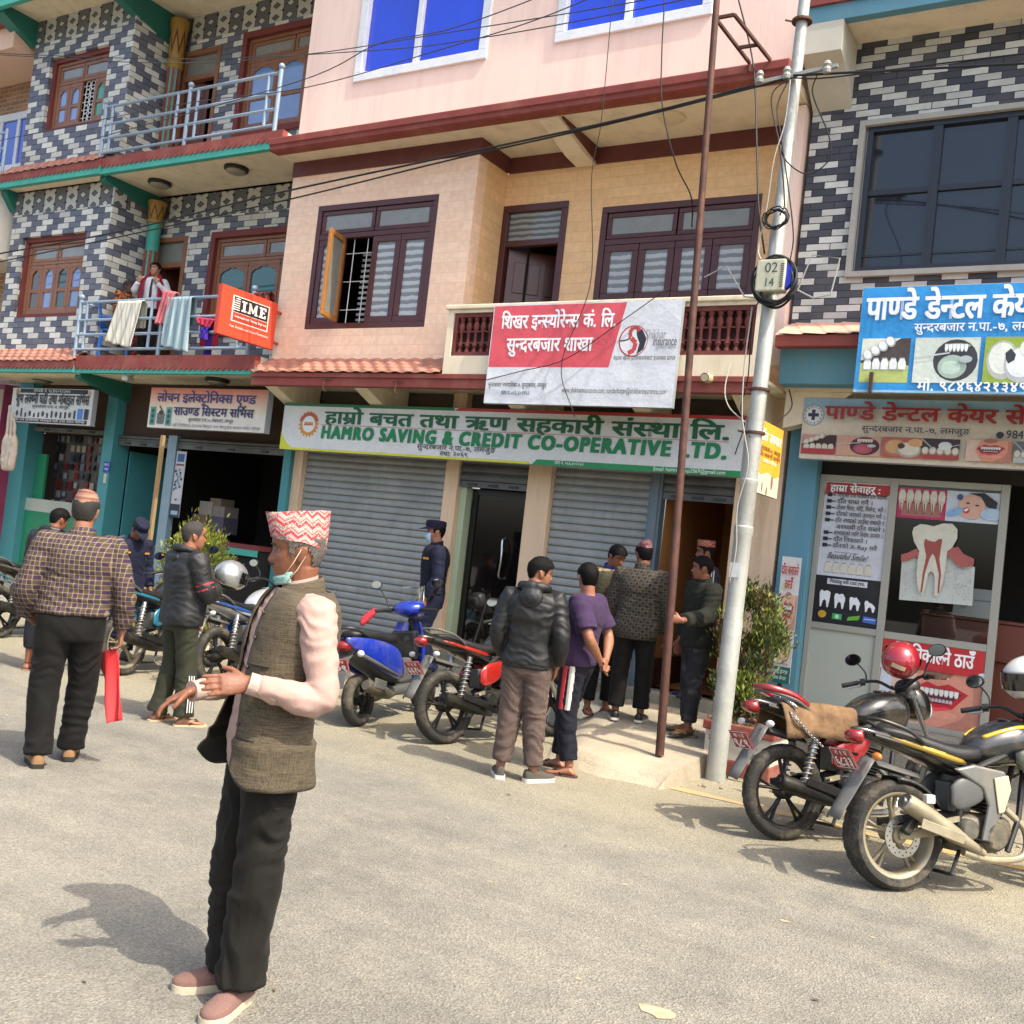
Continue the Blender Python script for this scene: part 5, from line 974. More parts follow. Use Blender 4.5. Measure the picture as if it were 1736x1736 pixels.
# ================================================================ people
HZ=[0,.012,.03,.048,.062,.075,.09,.11,.125,.14,.16,.18,.2,.215,.228,.235]
HF=[.052,.078,.078,.083,.085,.081,.080,.079,.078,.087,.089,.085,.072,.055,.03,.004]
HB=[.0,.02,.045,.066,.078,.086,.093,.1,.104,.106,.106,.1,.086,.068,.038,.004]
HW=[.026,.038,.05,.056,.06,.064,.067,.069,.07,.072,.0735,.071,.061,.048,.027,.004]
def head_pt(z,az,off=0.0,face=True):
 f,bk,hw=np.interp(z,HZ,HF)+off,np.interp(z,HZ,HB)+off,np.interp(z,HZ,HW)+off
 c,s=math.cos(az),math.sin(az);p=2/2.3
 x=(f if c>0 else bk)*math.copysign(abs(c)**p,c);y=hw*math.copysign(abs(s)**p,s)
 if face and c>0:
  G=lambda v,m_,w_:math.exp(-((v-m_)/w_)**2)
  n=np.interp(z,[.066,.073,.082,.092,.108,.128,.138],[0,.014,.027,.024,.014,.004,0]);x+=n*G(y,0,.012+.006*G(z,.08,.012))
  x-=.010*G(z,.121,.011)*G(abs(y),.031,.014);x+=.004*G(z,.097,.014)*G(abs(y),.042,.016)
  x+=.005*G(z,.050,.006)*G(y,0,.019)+.005*G(z,.062,.005)*G(y,0,.021)-.004*G(z,.056,.003)*G(y,0,.02);x+=.004*G(z,.141,.006)*G(abs(y),.03,.02)
 return Vector((x,y,z))
def rem(mb,name,mt,parent,vox=.011,sm=3,fold=0.0,fs=(5,5,16),seed=0.0,mask=None,subd=False):
 """one continuous skin round overlapping lofts, with cloth folds"""
 o=mb.build('tmp',None);r_=o.modifiers.new('r','REMESH');r_.mode='VOXEL';r_.voxel_size=vox
 s=o.modifiers.new('s','SMOOTH');s.factor=.5;s.iterations=sm
 me=bpy.data.meshes.new_from_object(o.evaluated_get(bpy.context.evaluated_depsgraph_get()));bpy.data.objects.remove(o);me.name=name;me.materials.clear();me.materials.append(mt)
 if fold:
  n=len(me.vertices);co=np.empty(n*3);me.vertices.foreach_get('co',co);co=co.reshape(-1,3);no=np.empty(n*3);me.vertices.foreach_get('normal',no);no=no.reshape(-1,3)
  for i in range(n):
   x,y,z=co[i];w_=noise.noise((x*fs[0]+seed,y*fs[1],z*3))*1.6
   a=noise.noise((x*fs[0]+seed,y*fs[1]+w_*.5,z*fs[2]+w_));a2=noise.noise((x*22+seed,y*22,z*30+5*w_))
   k=fold*(mask(x,y,z)if mask else 1.0);co[i]+=no[i]*k*((1-2.2*abs(a))*.9+.25*a2)
  me.vertices.foreach_set('co',co.ravel())
 me.polygons.foreach_set('use_smooth',[True]*len(me.polygons));me.update()
 o=bpy.data.objects.new(name,me);COL.objects.link(o);o.parent=parent;return o
class Body:
 TZ=[.78,.86,.93,1.0,1.06,1.14,1.24,1.33,1.39,1.43,1.46,1.485,1.51,1.56]
 TX=[.085,.108,.112,.104,.102,.106,.114,.115,.105,.092,.078,.064,.058,.057]
 TY=[.12,.165,.172,.160,.148,.150,.160,.172,.178,.172,.135,.082,.062,.058]
 def __init__(s,**k):
  s.lean,s.side,s.belly,s.wide,s.dx=k.get('lean',0),k.get('side',0),k.get('belly',0),k.get('wide',1.0),k.get('dx',0)
  s.hy,s.hp,s.hr=R(k.get('hyaw',0)),R(k.get('hpit',0)),R(k.get('hroll',0));s.hfw=k.get('hfw',.02);s.drop=k.get('drop',0.0)
 def cx(s,z):return s.lean*max(0,z-.95)+s.dx
 def cy(s,z):return s.side*max(0,z-.95)
 def ring(s,z,inf=0.0,n=28,bk=1.0):
  a,c=np.interp(z,s.TZ,s.TX)+inf,np.interp(z,s.TZ,s.TY)*s.wide+inf
  bl=s.belly*math.exp(-((z-1.08)/.13)**2);out=[]
  for k in range(n):
   t=2*math.pi*k/n;co,si=math.cos(t),math.sin(t);e=2/2.6
   x=(a+(bl if co>0 else 0))*math.copysign(abs(co)**e,co);y=(c+bl*.5)*math.copysign(abs(si)**e,si)
   if co<0:x*=bk
   if z>1.25 and co<0:x-=.012
   out.append(Vector((x+s.cx(z),y+s.cy(z),z-s.drop)))
  return out
 def torso(s,mb,z0,z1,inf=0.0,flare=0.0):
  n=max(4,int((z1-z0)/.035));mb.loft([s.ring(z0+(z1-z0)*i/n,inf+flare*(1-i/n)**2)for i in range(n+1)])
 def sh(s,sd):return Vector((s.cx(1.42)-.008,sd*.185*s.wide+s.cy(1.42),1.415-s.drop))
 def arm_path(s,sd,el,wr,upto=1.0):
  a=s.sh(sd);el,wr=Vector(el),Vector(wr);P=[]
  for k in range(9):P.append(a.lerp(el,k/8))
  for k in range(1,9):P.append(el.lerp(wr,k/8))
  Q=P[:]
  for _ in range(3):Q=[Q[0]]+[(Q[i-1]+2*Q[i]+Q[i+1])/4 for i in range(1,len(Q)-1)]+[Q[-1]]
  return Q[:max(3,int(round(upto*16))+1)]
 AR=[.066,.062,.057,.053,.051,.049,.047,.045,.044,.045,.045,.043,.040,.036,.032,.029,.027]
 def arm(s,mb,sd,el,wr,inf=0.0,upto=1.0,cuff=0.0):
  P=s.arm_path(sd,el,wr,upto);n=len(P);st=s.sh(sd)+Vector((0,-sd*.06,.012))
  rr=[s.AR[i]+inf+(cuff*max(0,(i-n+4)/3)if cuff else 0)for i in range(n)]
  mb.tube([st]+P,[.05+inf*.6]+rr,14)
 def leg_path(s,sd,kn,an,upto=1.0):
  a=Vector((s.dx,sd*.088*s.wide,.90-s.drop));kn,an=Vector(kn),Vector(an);P=[a.lerp(kn,k/8)for k in range(9)]+[kn.lerp(an,k/8)for k in range(1,9)]
  for _ in range(3):P=[P[0]]+[(P[i-1]+2*P[i]+P[i+1])/4 for i in range(1,len(P)-1)]+[P[-1]]
  return P[:max(3,int(round(upto*16))+1)]
 LR=[.092,.090,.086,.081,.076,.071,.066,.061,.057,.057,.058,.057,.053,.047,.042,.038,.036]
 def leg(s,mb,sd,kn,an,inf=0.0,upto=1.0,hem=0.0,knee=0.0):
  P=s.leg_path(sd,kn,an,upto);n=len(P)
  rr=[]
  for i in range(n):
   r_=s.LR[i]+inf
   if hem:t=max(0,(i-7)/9);r_=max(r_,(s.LR[i]+inf)*(1-t)+hem*t)
   rr.append(r_+knee*math.exp(-((i-8)/3)**2))
  mb.tube([P[0]+Vector((0,-sd*.01,.06))]+P,[rr[0]*.95]+rr,16)
 def hm(s):
  p=Vector((s.cx(1.53)+s.hfw,s.cy(1.53),1.535-s.drop));return Matrix.Translation(p)@(Matrix.Rotation(s.hy,4,'Z')@Matrix.Rotation(s.hp,4,'Y')@Matrix.Rotation(s.hr,4,'X'))@Matrix.Translation((.012,0,-.028))
 def head(s,mb,n=44):
  M=s.hm();zs=[.235*(1-math.cos(math.pi*k/40))/2 for k in range(41)]
  mb.loft([[M@head_pt(z,2*math.pi*k/n)for k in range(n)]for z in zs])
  for sd in(1,-1):
   rg=[]
   for zz,a,o in((.073,.008,.000),(.085,.014,.005),(.105,.019,.009),(.125,.020,.011),(.135,.014,.009)):
    c=Vector((-.012-(zz-.1)*.25,sd*(.066+o),zz));rg.append([M@(c+Vector((a*math.cos(t),sd*.0065*math.sin(t)+sd*.004*-math.cos(t),0)))for t in[2*math.pi*k/10 for k in range(10)]])
   mb.loft(rg)
 def neck(s,mb):
  a=Vector((s.cx(1.45)-.005,s.cy(1.45),1.44-s.drop));b_=s.hm()@Vector((-.025,0,.06));mb.tube([a,a.lerp(b_,.5),b_],[.066,.058,.06],16)
def hand(mb,w_,d,nrm,th,curl=.5,spread=.06,k=1.0,tcurl=.3):
 """palm, four unequal fingers and a thumb at wrist w_: d = pointing, nrm = palm side, th = +1 or -1 for the thumb's side"""
 d=Vector(d).normalized();nrm=Vector(nrm);nrm=(nrm-d*nrm.dot(d)).normalized();sd=nrm.cross(d).normalized()*th;w_=Vector(w_)
 def ring(c,a,b_,q):return[c+sd*(a*math.cos(2*math.pi*i/14))+nrm*(b_*math.sin(2*math.pi*i/14))for i in range(14)]
 mb.loft([ring(w_-d*.03*k,.027*k,.022*k,0),ring(w_,.027*k,.02*k,0),ring(w_+d*.03*k,.037*k,.017*k,0),ring(w_+d*.07*k,.042*k,.015*k,0),ring(w_+d*.093*k,.040*k,.012*k,0)])
 for i,L in enumerate((.070,.079,.073,.057)):
  off=(.0305-.0205*i)*k;p=w_+d*(.084-(.006 if i==3 else 0))*k+sd*off;a=spread*(1.5-i);dd=(d*math.cos(a)+sd*math.sin(a)).normalized();ang=0;P=[p]
  for j,f in enumerate((.46,.30,.24)):
   ang+=curl*(.55,.75,.5)[j];p=p+(dd*math.cos(ang)+nrm*math.sin(ang))*L*f*k;P.append(p)
  Q=[P[0],P[0].lerp(P[1],.5),P[1],P[1].lerp(P[2],.5),P[2],P[3]];mb.tube(Q,[.0095*k,.0085*k,.0088*k,.0078*k,.0080*k,.0062*k],8)
 p=w_+d*.022*k+sd*.024*k;t1=(d*.62+sd*.7+nrm*.25).normalized();t2=(d*.85+sd*(.45-tcurl)+nrm*(.25+tcurl*.6)).normalized()
 P=[p,p+t1*.022*k,p+t1*.045*k,p+t1*.045*k+t2*.018*k,p+t1*.045*k+t2*.036*k];mb.tube(P,[.014*k,.0125*k,.0105*k,.010*k,.007*k],8)
def foot(mb,an,yaw,k=1.0):
 c,s_=math.cos(yaw),math.sin(yaw);A=Vector((an[0],an[1],an[2]-.08));F=lambda x,y,z:A+Vector((x*c-y*s_,x*s_+y*c,z))
 R_=[(-.055,.026,.012,.03),(-.04,.034,.03,.032),(.0,.036,.045,.05),(.05,.038,.036,.04),(.1,.045,.026,.028),(.14,.046,.02,.022),(.17,.038,.016,.018),(.19,.02,.01,.014)]
 mb.loft([[F(x*k,w_*k*math.cos(t),zc+h*math.sin(t)*.9)for t in[2*math.pi*i/12 for i in range(12)]]for x,w_,h,zc in R_])
def shoe(parent,name,an,yaw,up,sole,h=.07,solet=.025,k=1.0):
 c,s_=math.cos(yaw),math.sin(yaw);A=Vector((an[0],an[1],an[2]-.08));F=lambda x,y,z:A+Vector((x*c-y*s_,x*s_+y*c,z));root=None
 R_=[(-.075,.022,h*.75),(-.065,.034,h*1.0),(-.02,.040,h*1.05),(.04,.041,h*.95),(.09,.047,h*.72),(.135,.050,h*.55),(.175,.044,h*.45),(.20,.03,h*.35),(.212,.012,h*.22)]
 b=MB();b.loft([[F(x*k,w_*math.cos(t),solet+(hh if math.sin(t)>0 else 0.0)*abs(math.sin(t))**.7*(1)if math.sin(t)>0 else solet)for t in[2*math.pi*i/20 for i in range(20)]]for x,w_,hh in R_]);o=b.build(name,up,parent,smooth=True,angle=60)
 b=MB();pts=[(x*k,w_+.004)for x,w_,hh in R_];out=[F(x,w_,0)for x,w_ in pts]+[F(x,-w_,0)for x,w_ in pts[::-1]];b.loft([out,[p+Vector((0,0,solet))for p in out]]);b.build('sole',sole,o,smooth=True,angle=40);return o
def slipper(parent,an,yaw,mt,strap):
 c,s_=math.cos(yaw),math.sin(yaw);A=Vector((an[0],an[1],an[2]-.08));F=lambda x,y,z:A+Vector((x*c-y*s_,x*s_+y*c,z));pts=[(-.075,.02),(-.06,.036),(0,.04),(.07,.042),(.13,.052),(.18,.045),(.21,.022)]
 out=[F(x,w_,0)for x,w_ in pts]+[F(x,-w_,0)for x,w_ in pts[::-1]];b=MB();b.loft([out,[p+Vector((0,0,.014))for p in out]]);o=b.build('slipper',mt,parent)
 b=MB()
 for sd in(1,-1):b.tube([F(.15,.0,.02),F(.12,sd*.02,.052),F(.05,sd*.045,.02)],.007,6)
 b.build('strap',strap,o,smooth=True)
def hair(s_,parent,mt,bald=0.0,lng=0.0,off=.010,back=.05,front=.183):
 M=s_.hm();n,m_=60,36;b=MB();ok={};vs=[]
 for j in range(m_+1):
  z=.02+.2149*(1-(1-j/m_)**1.5)
  for k in range(n):
   az=2*math.pi*k/n;q=head_pt(z,az,off*(1 if z<.2 else.8+.2),False);q+=Vector((q.x,q.y,(q.z-.12)*.8))*(noise.noise((q.x*60,q.y*60,q.z*60))*.022)
   if z>.2:q.z+=off*min(1,(z-.2)/.03)
   vs.append(M@q);d=abs((math.degrees(az)+180)%360-180)
   lim=np.interp(d,[0,35,55,68,74,84,92,108,125,180],[front+bald*.045,front-.004+bald*.045,.165+bald*.03,.150,.10,.098,.142,.125,back+.02,back])+noise.noise((az*5,0,1))*.006
   ok[j,k]=z>lim-.006
 fs=[(j*n+k,j*n+(k+1)%n,(j+1)*n+(k+1)%n,(j+1)*n+k)for j in range(m_)for k in range(n)if ok[j,k]and ok[j,(k+1)%n]]
 if bald<=.8:fs.append(tuple(m_*n+k for k in range(n)))
 b.add(vs,fs);return b.build('hair',mt,parent,smooth='all')
def topi(s_,parent,mt,h=.105,base=.158,tilt=.02,flare=.0,lean=.0,sl=.0):
 M=s_.hm();rg=[]
 for i in range(9):
  t=i/8;z=base+h*t;pin=1-.30*t**2;n=36
  rg.append([M@Vector(((.098+flare*t)*(math.cos(a)if math.cos(a)>0 else math.cos(a)*1.1)-.004+lean*t,.083*pin*math.sin(a),z+tilt*math.cos(a)*-t+.012*(math.cos(a)<0)*-math.cos(a)*(1-t)*-1+.006*noise.noise((a*2,t*3,0))+sl*math.cos(a)*(1-t*.6)))for a in[2*math.pi*k/n for k in range(n)]])
 top=[M@Vector(((.075+flare*.8)*math.cos(a)+lean,.028*math.sin(a),base+h*.9-tilt*math.cos(a)*.8))for a in[2*math.pi*k/36 for k in range(36)]]
 b=MB();b.loft(rg+[top]);return b.build('dhaka_topi',mt,parent,smooth=True,angle=50)
def cap(s_,parent,mt,name='peaked_cap'):
 M=s_.hm();n=32;prof=[(.150,1.0,0),(.172,1.02,0),(.2,1.06,0),(.222,1.05,0),(.236,.98,0),(.243,.7,0),(.246,.2,0)];b=MB()
 b.loft([[M@Vector(((.104 if math.cos(a)>0 else.113)*sc*math.cos(a),.085*sc*math.sin(a),z))for a in[2*math.pi*k/n for k in range(n)]]for z,sc,_ in prof]);o=b.build(name,mt,parent,smooth=True,angle=50)
 b=MB();inner,outer=[],[]
 for k in range(17):
  a=R(-68+136*k/16);inner.append(M@Vector((.102*math.cos(a),.084*math.sin(a),.158)));outer.append(M@Vector((.102*math.cos(a)+.075*math.cos(a)**.7,.088*math.sin(a),.150-.022*math.cos(a))))
 up=[p+Vector((0,0,.004))for p in outer[::-1]];b.loft([inner+outer[::-1],[p+Vector((0,0,.005))for p in inner+outer[::-1]]]);b.build('peak',mt,o,smooth=True);return o
def face(s_,*a,**k):return None
def face_parts(s_,parent,iris='#1d120c',brow='#15110f',lipc='#7d4a3f',beard=None,mous=False):
 M=s_.hm()
 for sd in(1,-1):
  c=head_pt(.1215,math.atan2(.031*1.05,.074)*sd*1.0);c=Vector((c.x-.0075,sd*.031,.1215));b=MB();b.ell(M@c,(.0115,.0125,.0075),12,8,M.to_3x3());e=b.build('eye',mat('eye_white','#b9b2a8',.25),parent,smooth='all')
  b=MB();b.ell(M@(c+Vector((.0075,0,0))),(.0045,.0058,.0058),10,6,M.to_3x3());b.build('iris',mat('iris_dark',iris,.2),e,smooth='all')
  b=MB();P=[]
  for t in(-1,-.5,0,.5,1):
   q=head_pt(.139+.003*(1-t*t)-.002*t,math.atan2(sd*(.031+t*.018)*1.0,.08));P.append(M@(q+Vector((.002,0,0))))
  b.tube(P,[.002,.0035,.004,.0035,.0015],6);b.build('eyebrow',mat('brow_hair',brow,.8),parent,smooth='all')
 b=MB();P=[M@(head_pt(.0555,a)+Vector((.0015,0,0)))for a in(-.27,-.14,0,.14,.27)];b.tube(P,[.0015,.004,.0045,.004,.0015],6);b.build('lips',mat('lip_%s'%lipc,lipc,.5),parent,smooth='all')
 if mous:
  b=MB();P=[M@(head_pt(.068,a)+Vector((.003,0,0)))for a in(-.32,-.16,0,.16,.32)];b.tube(P,[.002,.005,.0055,.005,.002],6);b.build('moustache',mat('brow_hair',brow,.8),parent,smooth='all')
def hood(s_,parent,mt,big=1.0):
 P=[];z=1.475-s_.drop
 b=MB()
 for k in range(15):
  a=R(45+270*k/14);rr=.088+.02*(1 if abs(k-7)<4 else.4);P.append(Vector((s_.cx(1.47)+rr*math.cos(a)-.01,s_.cy(1.47)+(rr+.012)*math.sin(a),z-.02*math.cos(a)+.02)))
 b.tube(P,[.016+.02*big*math.sin(math.pi*k/14)for k in range(15)],10)
 q=Vector((s_.cx(1.4)-.125,s_.cy(1.4),1.42-s_.drop));b.ell(q,(.05*big,.10,.075*big),14,8)
 return rem(b,'hood',mt,parent,.011,4,.006,(14,14,14))
def skin(name,c):
 m_=mat(name,c,.5,var=.10,vs=14,bump=.08,bs=90);m_.node_tree.nodes['Principled BSDF'].inputs['Subsurface Weight'].default_value=.06;m_.node_tree.nodes['Principled BSDF'].inputs['Subsurface Radius'].default_value=(.02,.008,.005);return m_
def cloth(name,c,rough=.85,weave=260,var=.08,bump=.25,sheen=.02):
 m_=mat(name,c,rough,var=var,vs=9,bump=bump,bs=weave,spec=.22);m_.node_tree.nodes['Principled BSDF'].inputs['Sheen Weight'].default_value=sheen;return m_
def shell(name,c,rough=.38):return mat(name,c,rough,var=.08,vs=6,bump=.1,bs=30)
def plaid(name,base,a,c,per=.035,bt=.0,vert=True):
 """woven checks: base with two line colours"""
 g=NG(name);q=g.xyz();u=g.m('ADD',q[1],g.m('MULTIPLY',q[0],.8));fu=g.m('FRACT',g.m('DIVIDE',g.m('ADD',u,9),per));fv=g.m('FRACT',g.m('DIVIDE',q[2],per))
 l1=g.m('LESS_THAN',fu,.17);l2=g.m('LESS_THAN',fv,.17);m1=g.m('LESS_THAN',g.m('FRACT',g.m('DIVIDE',g.m('ADD',u,9),per*2)),.5);m2=g.m('LESS_THAN',g.m('FRACT',g.m('DIVIDE',q[2],per*2)),.5)
 k=g.m('ABSOLUTE',g.m('SUBTRACT',m1,m2));cc=g.mix(k,base,c);cc=g.mix(g.m('MULTIPLY',g.m('ADD',l1,l2),.5),cc,a)
 n=g.mr(g.noise(7),.3,.7,.85,1.12);cc=g.mix(1.0,cc,g.comb(n,n,n),'MULTIPLY');return g.out(cc,.85,g.noise(220),.2,.004)
def dhaka(name,base,cols,seed=1.0,hm=None,zz=True):
 """dhaka weave: zig-zag bands and small motifs round the hat"""
 g=NG(name);q=g.xyz();hx,hy,hz=hm;an=g.m('ARCTAN2',g.m('SUBTRACT',q[1],hy),g.m('SUBTRACT',q[0],hx));z=g.m('SUBTRACT',q[2],hz)
 tri=g.m('ABSOLUTE',g.m('SUBTRACT',g.m('FRACT',g.m('ADD',g.m('MULTIPLY',an,1.59),seed)),.5));v=g.m('DIVIDE',g.m('ADD',z,g.m('MULTIPLY',tri,.040 if zz else 0.0)),.040);fv=g.m('FRACT',v)
 c=g.mix(g.m('LESS_THAN',fv,.30),base,cols[0]);c=g.mix(g.m('LESS_THAN',g.m('ABSOLUTE',g.m('SUBTRACT',fv,.55)),.07),c,cols[1])
 u=g.m('FRACT',g.m('MULTIPLY',an,7.0));w_=g.m('FRACT',g.m('DIVIDE',z,.017));dm=g.m('ADD',g.m('ABSOLUTE',g.m('SUBTRACT',u,.5)),g.m('ABSOLUTE',g.m('SUBTRACT',w_,.5)))
 c=g.mix(g.m('MULTIPLY',g.m('LESS_THAN',g.m('ABSOLUTE',g.m('SUBTRACT',dm,.33)),.09),g.m('GREATER_THAN',g.noise(16),.46)),c,cols[2])
 c=g.mix(g.m('MULTIPLY',g.m('LESS_THAN',dm,.16),g.m('GREATER_THAN',g.noise(11),.5)),c,cols[3]);return g.out(c,.85,g.noise(240),.3,.004)
PH={}
def person(label,px=None,z=0.0,phi=0.0,H=1.68,at=None,**k):
 """root at the feet, X = facing; phi 0 faces the camera, 90 the left of the picture, 180 away"""
 g_=Vector(at)if at else atZ(px[0],px[1],z)
 ac=math.degrees(math.atan2(-g_.y,-g_.x));root=empty('person',g_,R(ac-phi),label=label,cat='person');sc=H/1.755;root.scale=(sc,sc,sc);return root
REST=lambda sd,fw=.0,out=.0:dict(el=(-.03+fw*.5,sd*(.245+out),1.13),wr=(.03+fw,sd*(.25+out),.885),d=(.15,0,-1),n=(0,-sd,0),th=1 if sd>0 else-1,curl=.45)
def thumb(sd,d,n):
 """which sign of nrm x d points to the thumb for a hand whose thumb should point roughly forward or up"""
 return 1
def make(root,B,sk,legs,arms,vox=.0068,fine=1.0,hands=True,feet=True):
 b=MB();B.torso(b,.80,1.47);B.neck(b);B.head(b)
 for sd,(kn,an,yw)in legs.items():B.leg(b,sd,kn,an);(foot(b,an,yw)if feet else None)
 for sd,a in arms.items():
  B.arm(b,sd,a['el'],a['wr'])
  if a.get('hand',True):
   d,n=Vector(a['d']).normalized(),Vector(a['n']);n=(n-d*n.dot(d)).normalized();want=Vector(a.get('t',(1,0,.6)));th=1 if n.cross(d).dot(want)>0 else-1
   hand(b,a['wr'],d,n,th,a.get('curl',.45),a.get('spread',.05),a.get('k',1.0),a.get('tc',.3))
 return rem(b,'body',sk,root,vox,2)
def shirt(root,B,mt,arms,hem=.90,inf=.018,upto=.97,fold=.006,name='shirt',flare=.01,top=1.475,ainf=None,cuff=0.0,vox=.0105,seed=0.0,fs=(5,5,16)):
 b=MB();B.torso(b,hem,top,inf,flare)
 for sd,a in arms.items():B.arm(b,sd,a['el'],a['wr'],(ainf if ainf is not None else inf),upto,cuff)
 return rem(b,name,mt,root,vox,4,fold,fs,seed)
def trousers(root,B,mt,legs,top=1.03,inf=.014,hem=.07,upto=.96,knee=.006,fold=.007,name='trousers',vox=.0105,seed=0.0,fs=(6,6,12)):
 b=MB();B.torso(b,.80,top,inf-.004)
 for sd,(kn,an,yw)in legs.items():B.leg(b,sd,kn,an,inf,upto,hem,knee)
 return rem(b,name,mt,root,vox,4,fold,fs,seed)
def collar(root,B,mt,r=.066,h=.04,z=1.475,name='collar'):
 b=MB();n=24;rg=[[Vector((B.cx(z)+.0+(r+q)*math.cos(a),B.cy(z)+(r+q)*1.05*math.sin(a),z+dz-.02*math.cos(a)-B.drop))for a in[2*math.pi*k/n for k in range(n)]]for q,dz in((.014,-.02),(.004,h),(-.004,h+.003),(-.006,-.01))];b.loft(rg,caps=False);return b.build(name,mt,root,smooth=True,angle=60)
def LEGS(l=(0,0),r=(0,0),sp=.10,bend=.02,yl=.2,yr=-.2,zl=.08,zr=.08):
 """ankle positions fore-aft (x) and sideways shift of both feet"""
 return{1:((l[0]*.5+bend,sp*.95+l[1]*.5,.49),(l[0],sp+l[1],zl),yl),-1:((r[0]*.5+bend,-sp*.95+r[1]*.5,.49),(r[0],-sp+r[1],zr),yr)}
HBLK=mat('black_hair','#060505',.7,bump=.3,bs=260,spec=.15);HGRY=mat('greying_hair','#2e2c2a',.75,var=.7,vs=180,bump=.35,bs=260,spec=.2);HGR2=mat('salt_pepper_hair','#353230',.75,var=.7,vs=180,bump=.35,bs=260,spec=.2)
SK1,SK2,SK3=skin('skin_brown','#7b4d37'),skin('skin_tan','#8b5d46'),skin('skin_dark','#573728')
BLKT=cloth('black_trouser_wool','#100f0e',.8);NAVY=cloth('navy_uniform','#12162a',.75,var=.14);RUB=mat('dark_sole','#1d1b19',.7);WSOLE=mat('pale_sole','#b7ab94',.7,var=.1)
rt=person('elderly man in patterned red topi, grey brown waistcoat and pale pink sweater, nearest the camera',(414,1682),0,72,1.73)
B=Body(lean=-.11,dx=.025,hyaw=-14,hpit=5,belly=.012)
legs={1:((.03,.085,.47),(.05,.085,.08),.75),-1:((.07,-.07,.48),(.045,-.065,.08),-.1)}
arms={1:dict(el=(-.085,.265,1.095),wr=(.18,.20,1.16),d=(1,-.12,-.10),n=(-.1,-1,-.55),t=(0,0,1),curl=.12,spread=.035,tc=.1),-1:dict(el=(.01,-.24,1.10),wr=(.29,-.13,1.07),d=(.85,-.1,-.45),n=(-.45,.2,-.9),t=(.2,1,.4),curl=.55,spread=.05)}
make(rt,B,skin('skin_weathered','#744831'),legs,arms,.0045)
MSW=cloth('pale_pink_knit','#a3887e',.9,170,.12,.12);shirt(rt,B,MSW,arms,.80,.016,.94,.007,'sweater',.004,vox=.008,ainf=.009,fs=(9,9,22))
for sd in(1,-1):
 a=arms[sd];P=B.arm_path(sd,a['el'],a['wr']);b=MB();b.tube([P[13],P[14],P[15],P[16]],[.043,.040,.038,.0385],20);b.build('cuff',cloth('pink_rib_cuff','#ab9489',.9,60,.05,.25),rt,smooth=True)
b=MB();n=26;b.loft([[Vector((B.cx(1.5)+(.062+q)*math.cos(t)+.008,(.064+q)*math.sin(t),z-.018*math.cos(t)))for t in[2*math.pi*k/n for k in range(n)]]for q,z in((.012,1.45),(.004,1.5),(.0,1.525),(-.006,1.525))],caps=False);b.build('sweater_neck',MSW,rt,smooth=True)
trousers(rt,B,cloth('dark_olive_black_trousers','#15130f',.8),legs,1.02,.012,.090,.975,.014,.011,vox=.0085,fs=(7,7,13))
for sd in(1,-1):shoe(rt,'slip_on_shoe',legs[sd][1],legs[sd][2],cloth('dusty_rose_canvas','#6f554e',.9,120),WSOLE,.062,.026,.94)
g=NG('grey_brown_tweed');q=g.xyz();h1=g.noise(1,g.comb(g.m('MULTIPLY',q[0],14),g.m('MULTIPLY',q[1],14),g.m('MULTIPLY',q[2],620)),3);h2=g.noise(1,g.comb(g.m('MULTIPLY',q[0],620),g.m('MULTIPLY',q[1],620),g.m('MULTIPLY',q[2],14)),3);k=g.m('ADD',h1,h2);MTW=g.out(g.mix(g.mr(k,.82,1.2,0,1),'#292319','#5f5440'),.9,k,.35,.004)
b=MB();NC,NR=72,46;vs=[]
for j in range(NR+1):
 z=.785+(1.485-.785)*j/NR
 for i in range(NC+1):
  t=i/NC;zz=max(z,.90);op=.20+.50*max(0,(1.20-z)/.5)**1.0*(1 if t>.5 else.35);ang=op*(1 if t<.5 else 1);a0,a1=.16+.30*max(0,(1.15-z)/.45),2*math.pi-(.20+.42*max(0,(1.2-z)/.5))
  a=a0+(a1-a0)*t;rg_a,rg_c=np.interp(zz,B.TZ,B.TX)+.036,np.interp(zz,B.TZ,B.TY)+.036
  if z<.95:rg_a+=.012;rg_c+=.014
  rg_a+=.02*max(0,.9-z)/.15;rg_c+=.012*max(0,.9-z)/.15
  co,si=math.cos(a),math.sin(a);e=2/2.5;x=rg_a*math.copysign(abs(co)**e,co);y=rg_c*math.copysign(abs(si)**e,si);bl=B.belly*math.exp(-((z-1.08)/.13)**2);x+=bl if co>0 else 0
  if t>.80 and z<1.16:f=((t-.80)/.20)**1.6*min(1,(1.16-z)/.36);x+=.055*f;y-=.05*f
  zr=z
  if z<.90:
   for edge in(t/.10,(1-t)/.10):
    if edge<1:zr=z+(.90-z)*.55*(1-edge)**2
  fo=.004*noise.noise((x*8,y*8,z*9))+.003*noise.noise((x*20,y*20,z*26))
  vs.append(Vector((x*(1+fo*6)+B.cx(z)-(.012 if z>1.25 and co<0 else 0),y*(1+fo*6),zr)))
b.add(vs,[(j*(NC+1)+i,j*(NC+1)+i+1,(j+1)*(NC+1)+i+1,(j+1)*(NC+1)+i)for j in range(NR)for i in range(NC)])
vst=b.build('waistcoat',[MTW,mat('black_lining','#121110',.6)],rt,smooth='all');sm=vst.modifiers.new('s','SOLIDIFY');sm.thickness=.006;sm.offset=-1;sm.material_offset=1
b=MB();rg=[]
for q,z in((.030,1.455),(.020,1.49),(.014,1.515),(.008,1.517),(.010,1.48)):rg.append([Vector((B.cx(1.5)+(.066+q)*math.cos(t)+.004,(.068+q)*math.sin(t),z-.022*math.cos(t)))for t in[.35+(2*math.pi-.7)*kk/24 for kk in range(25)]])
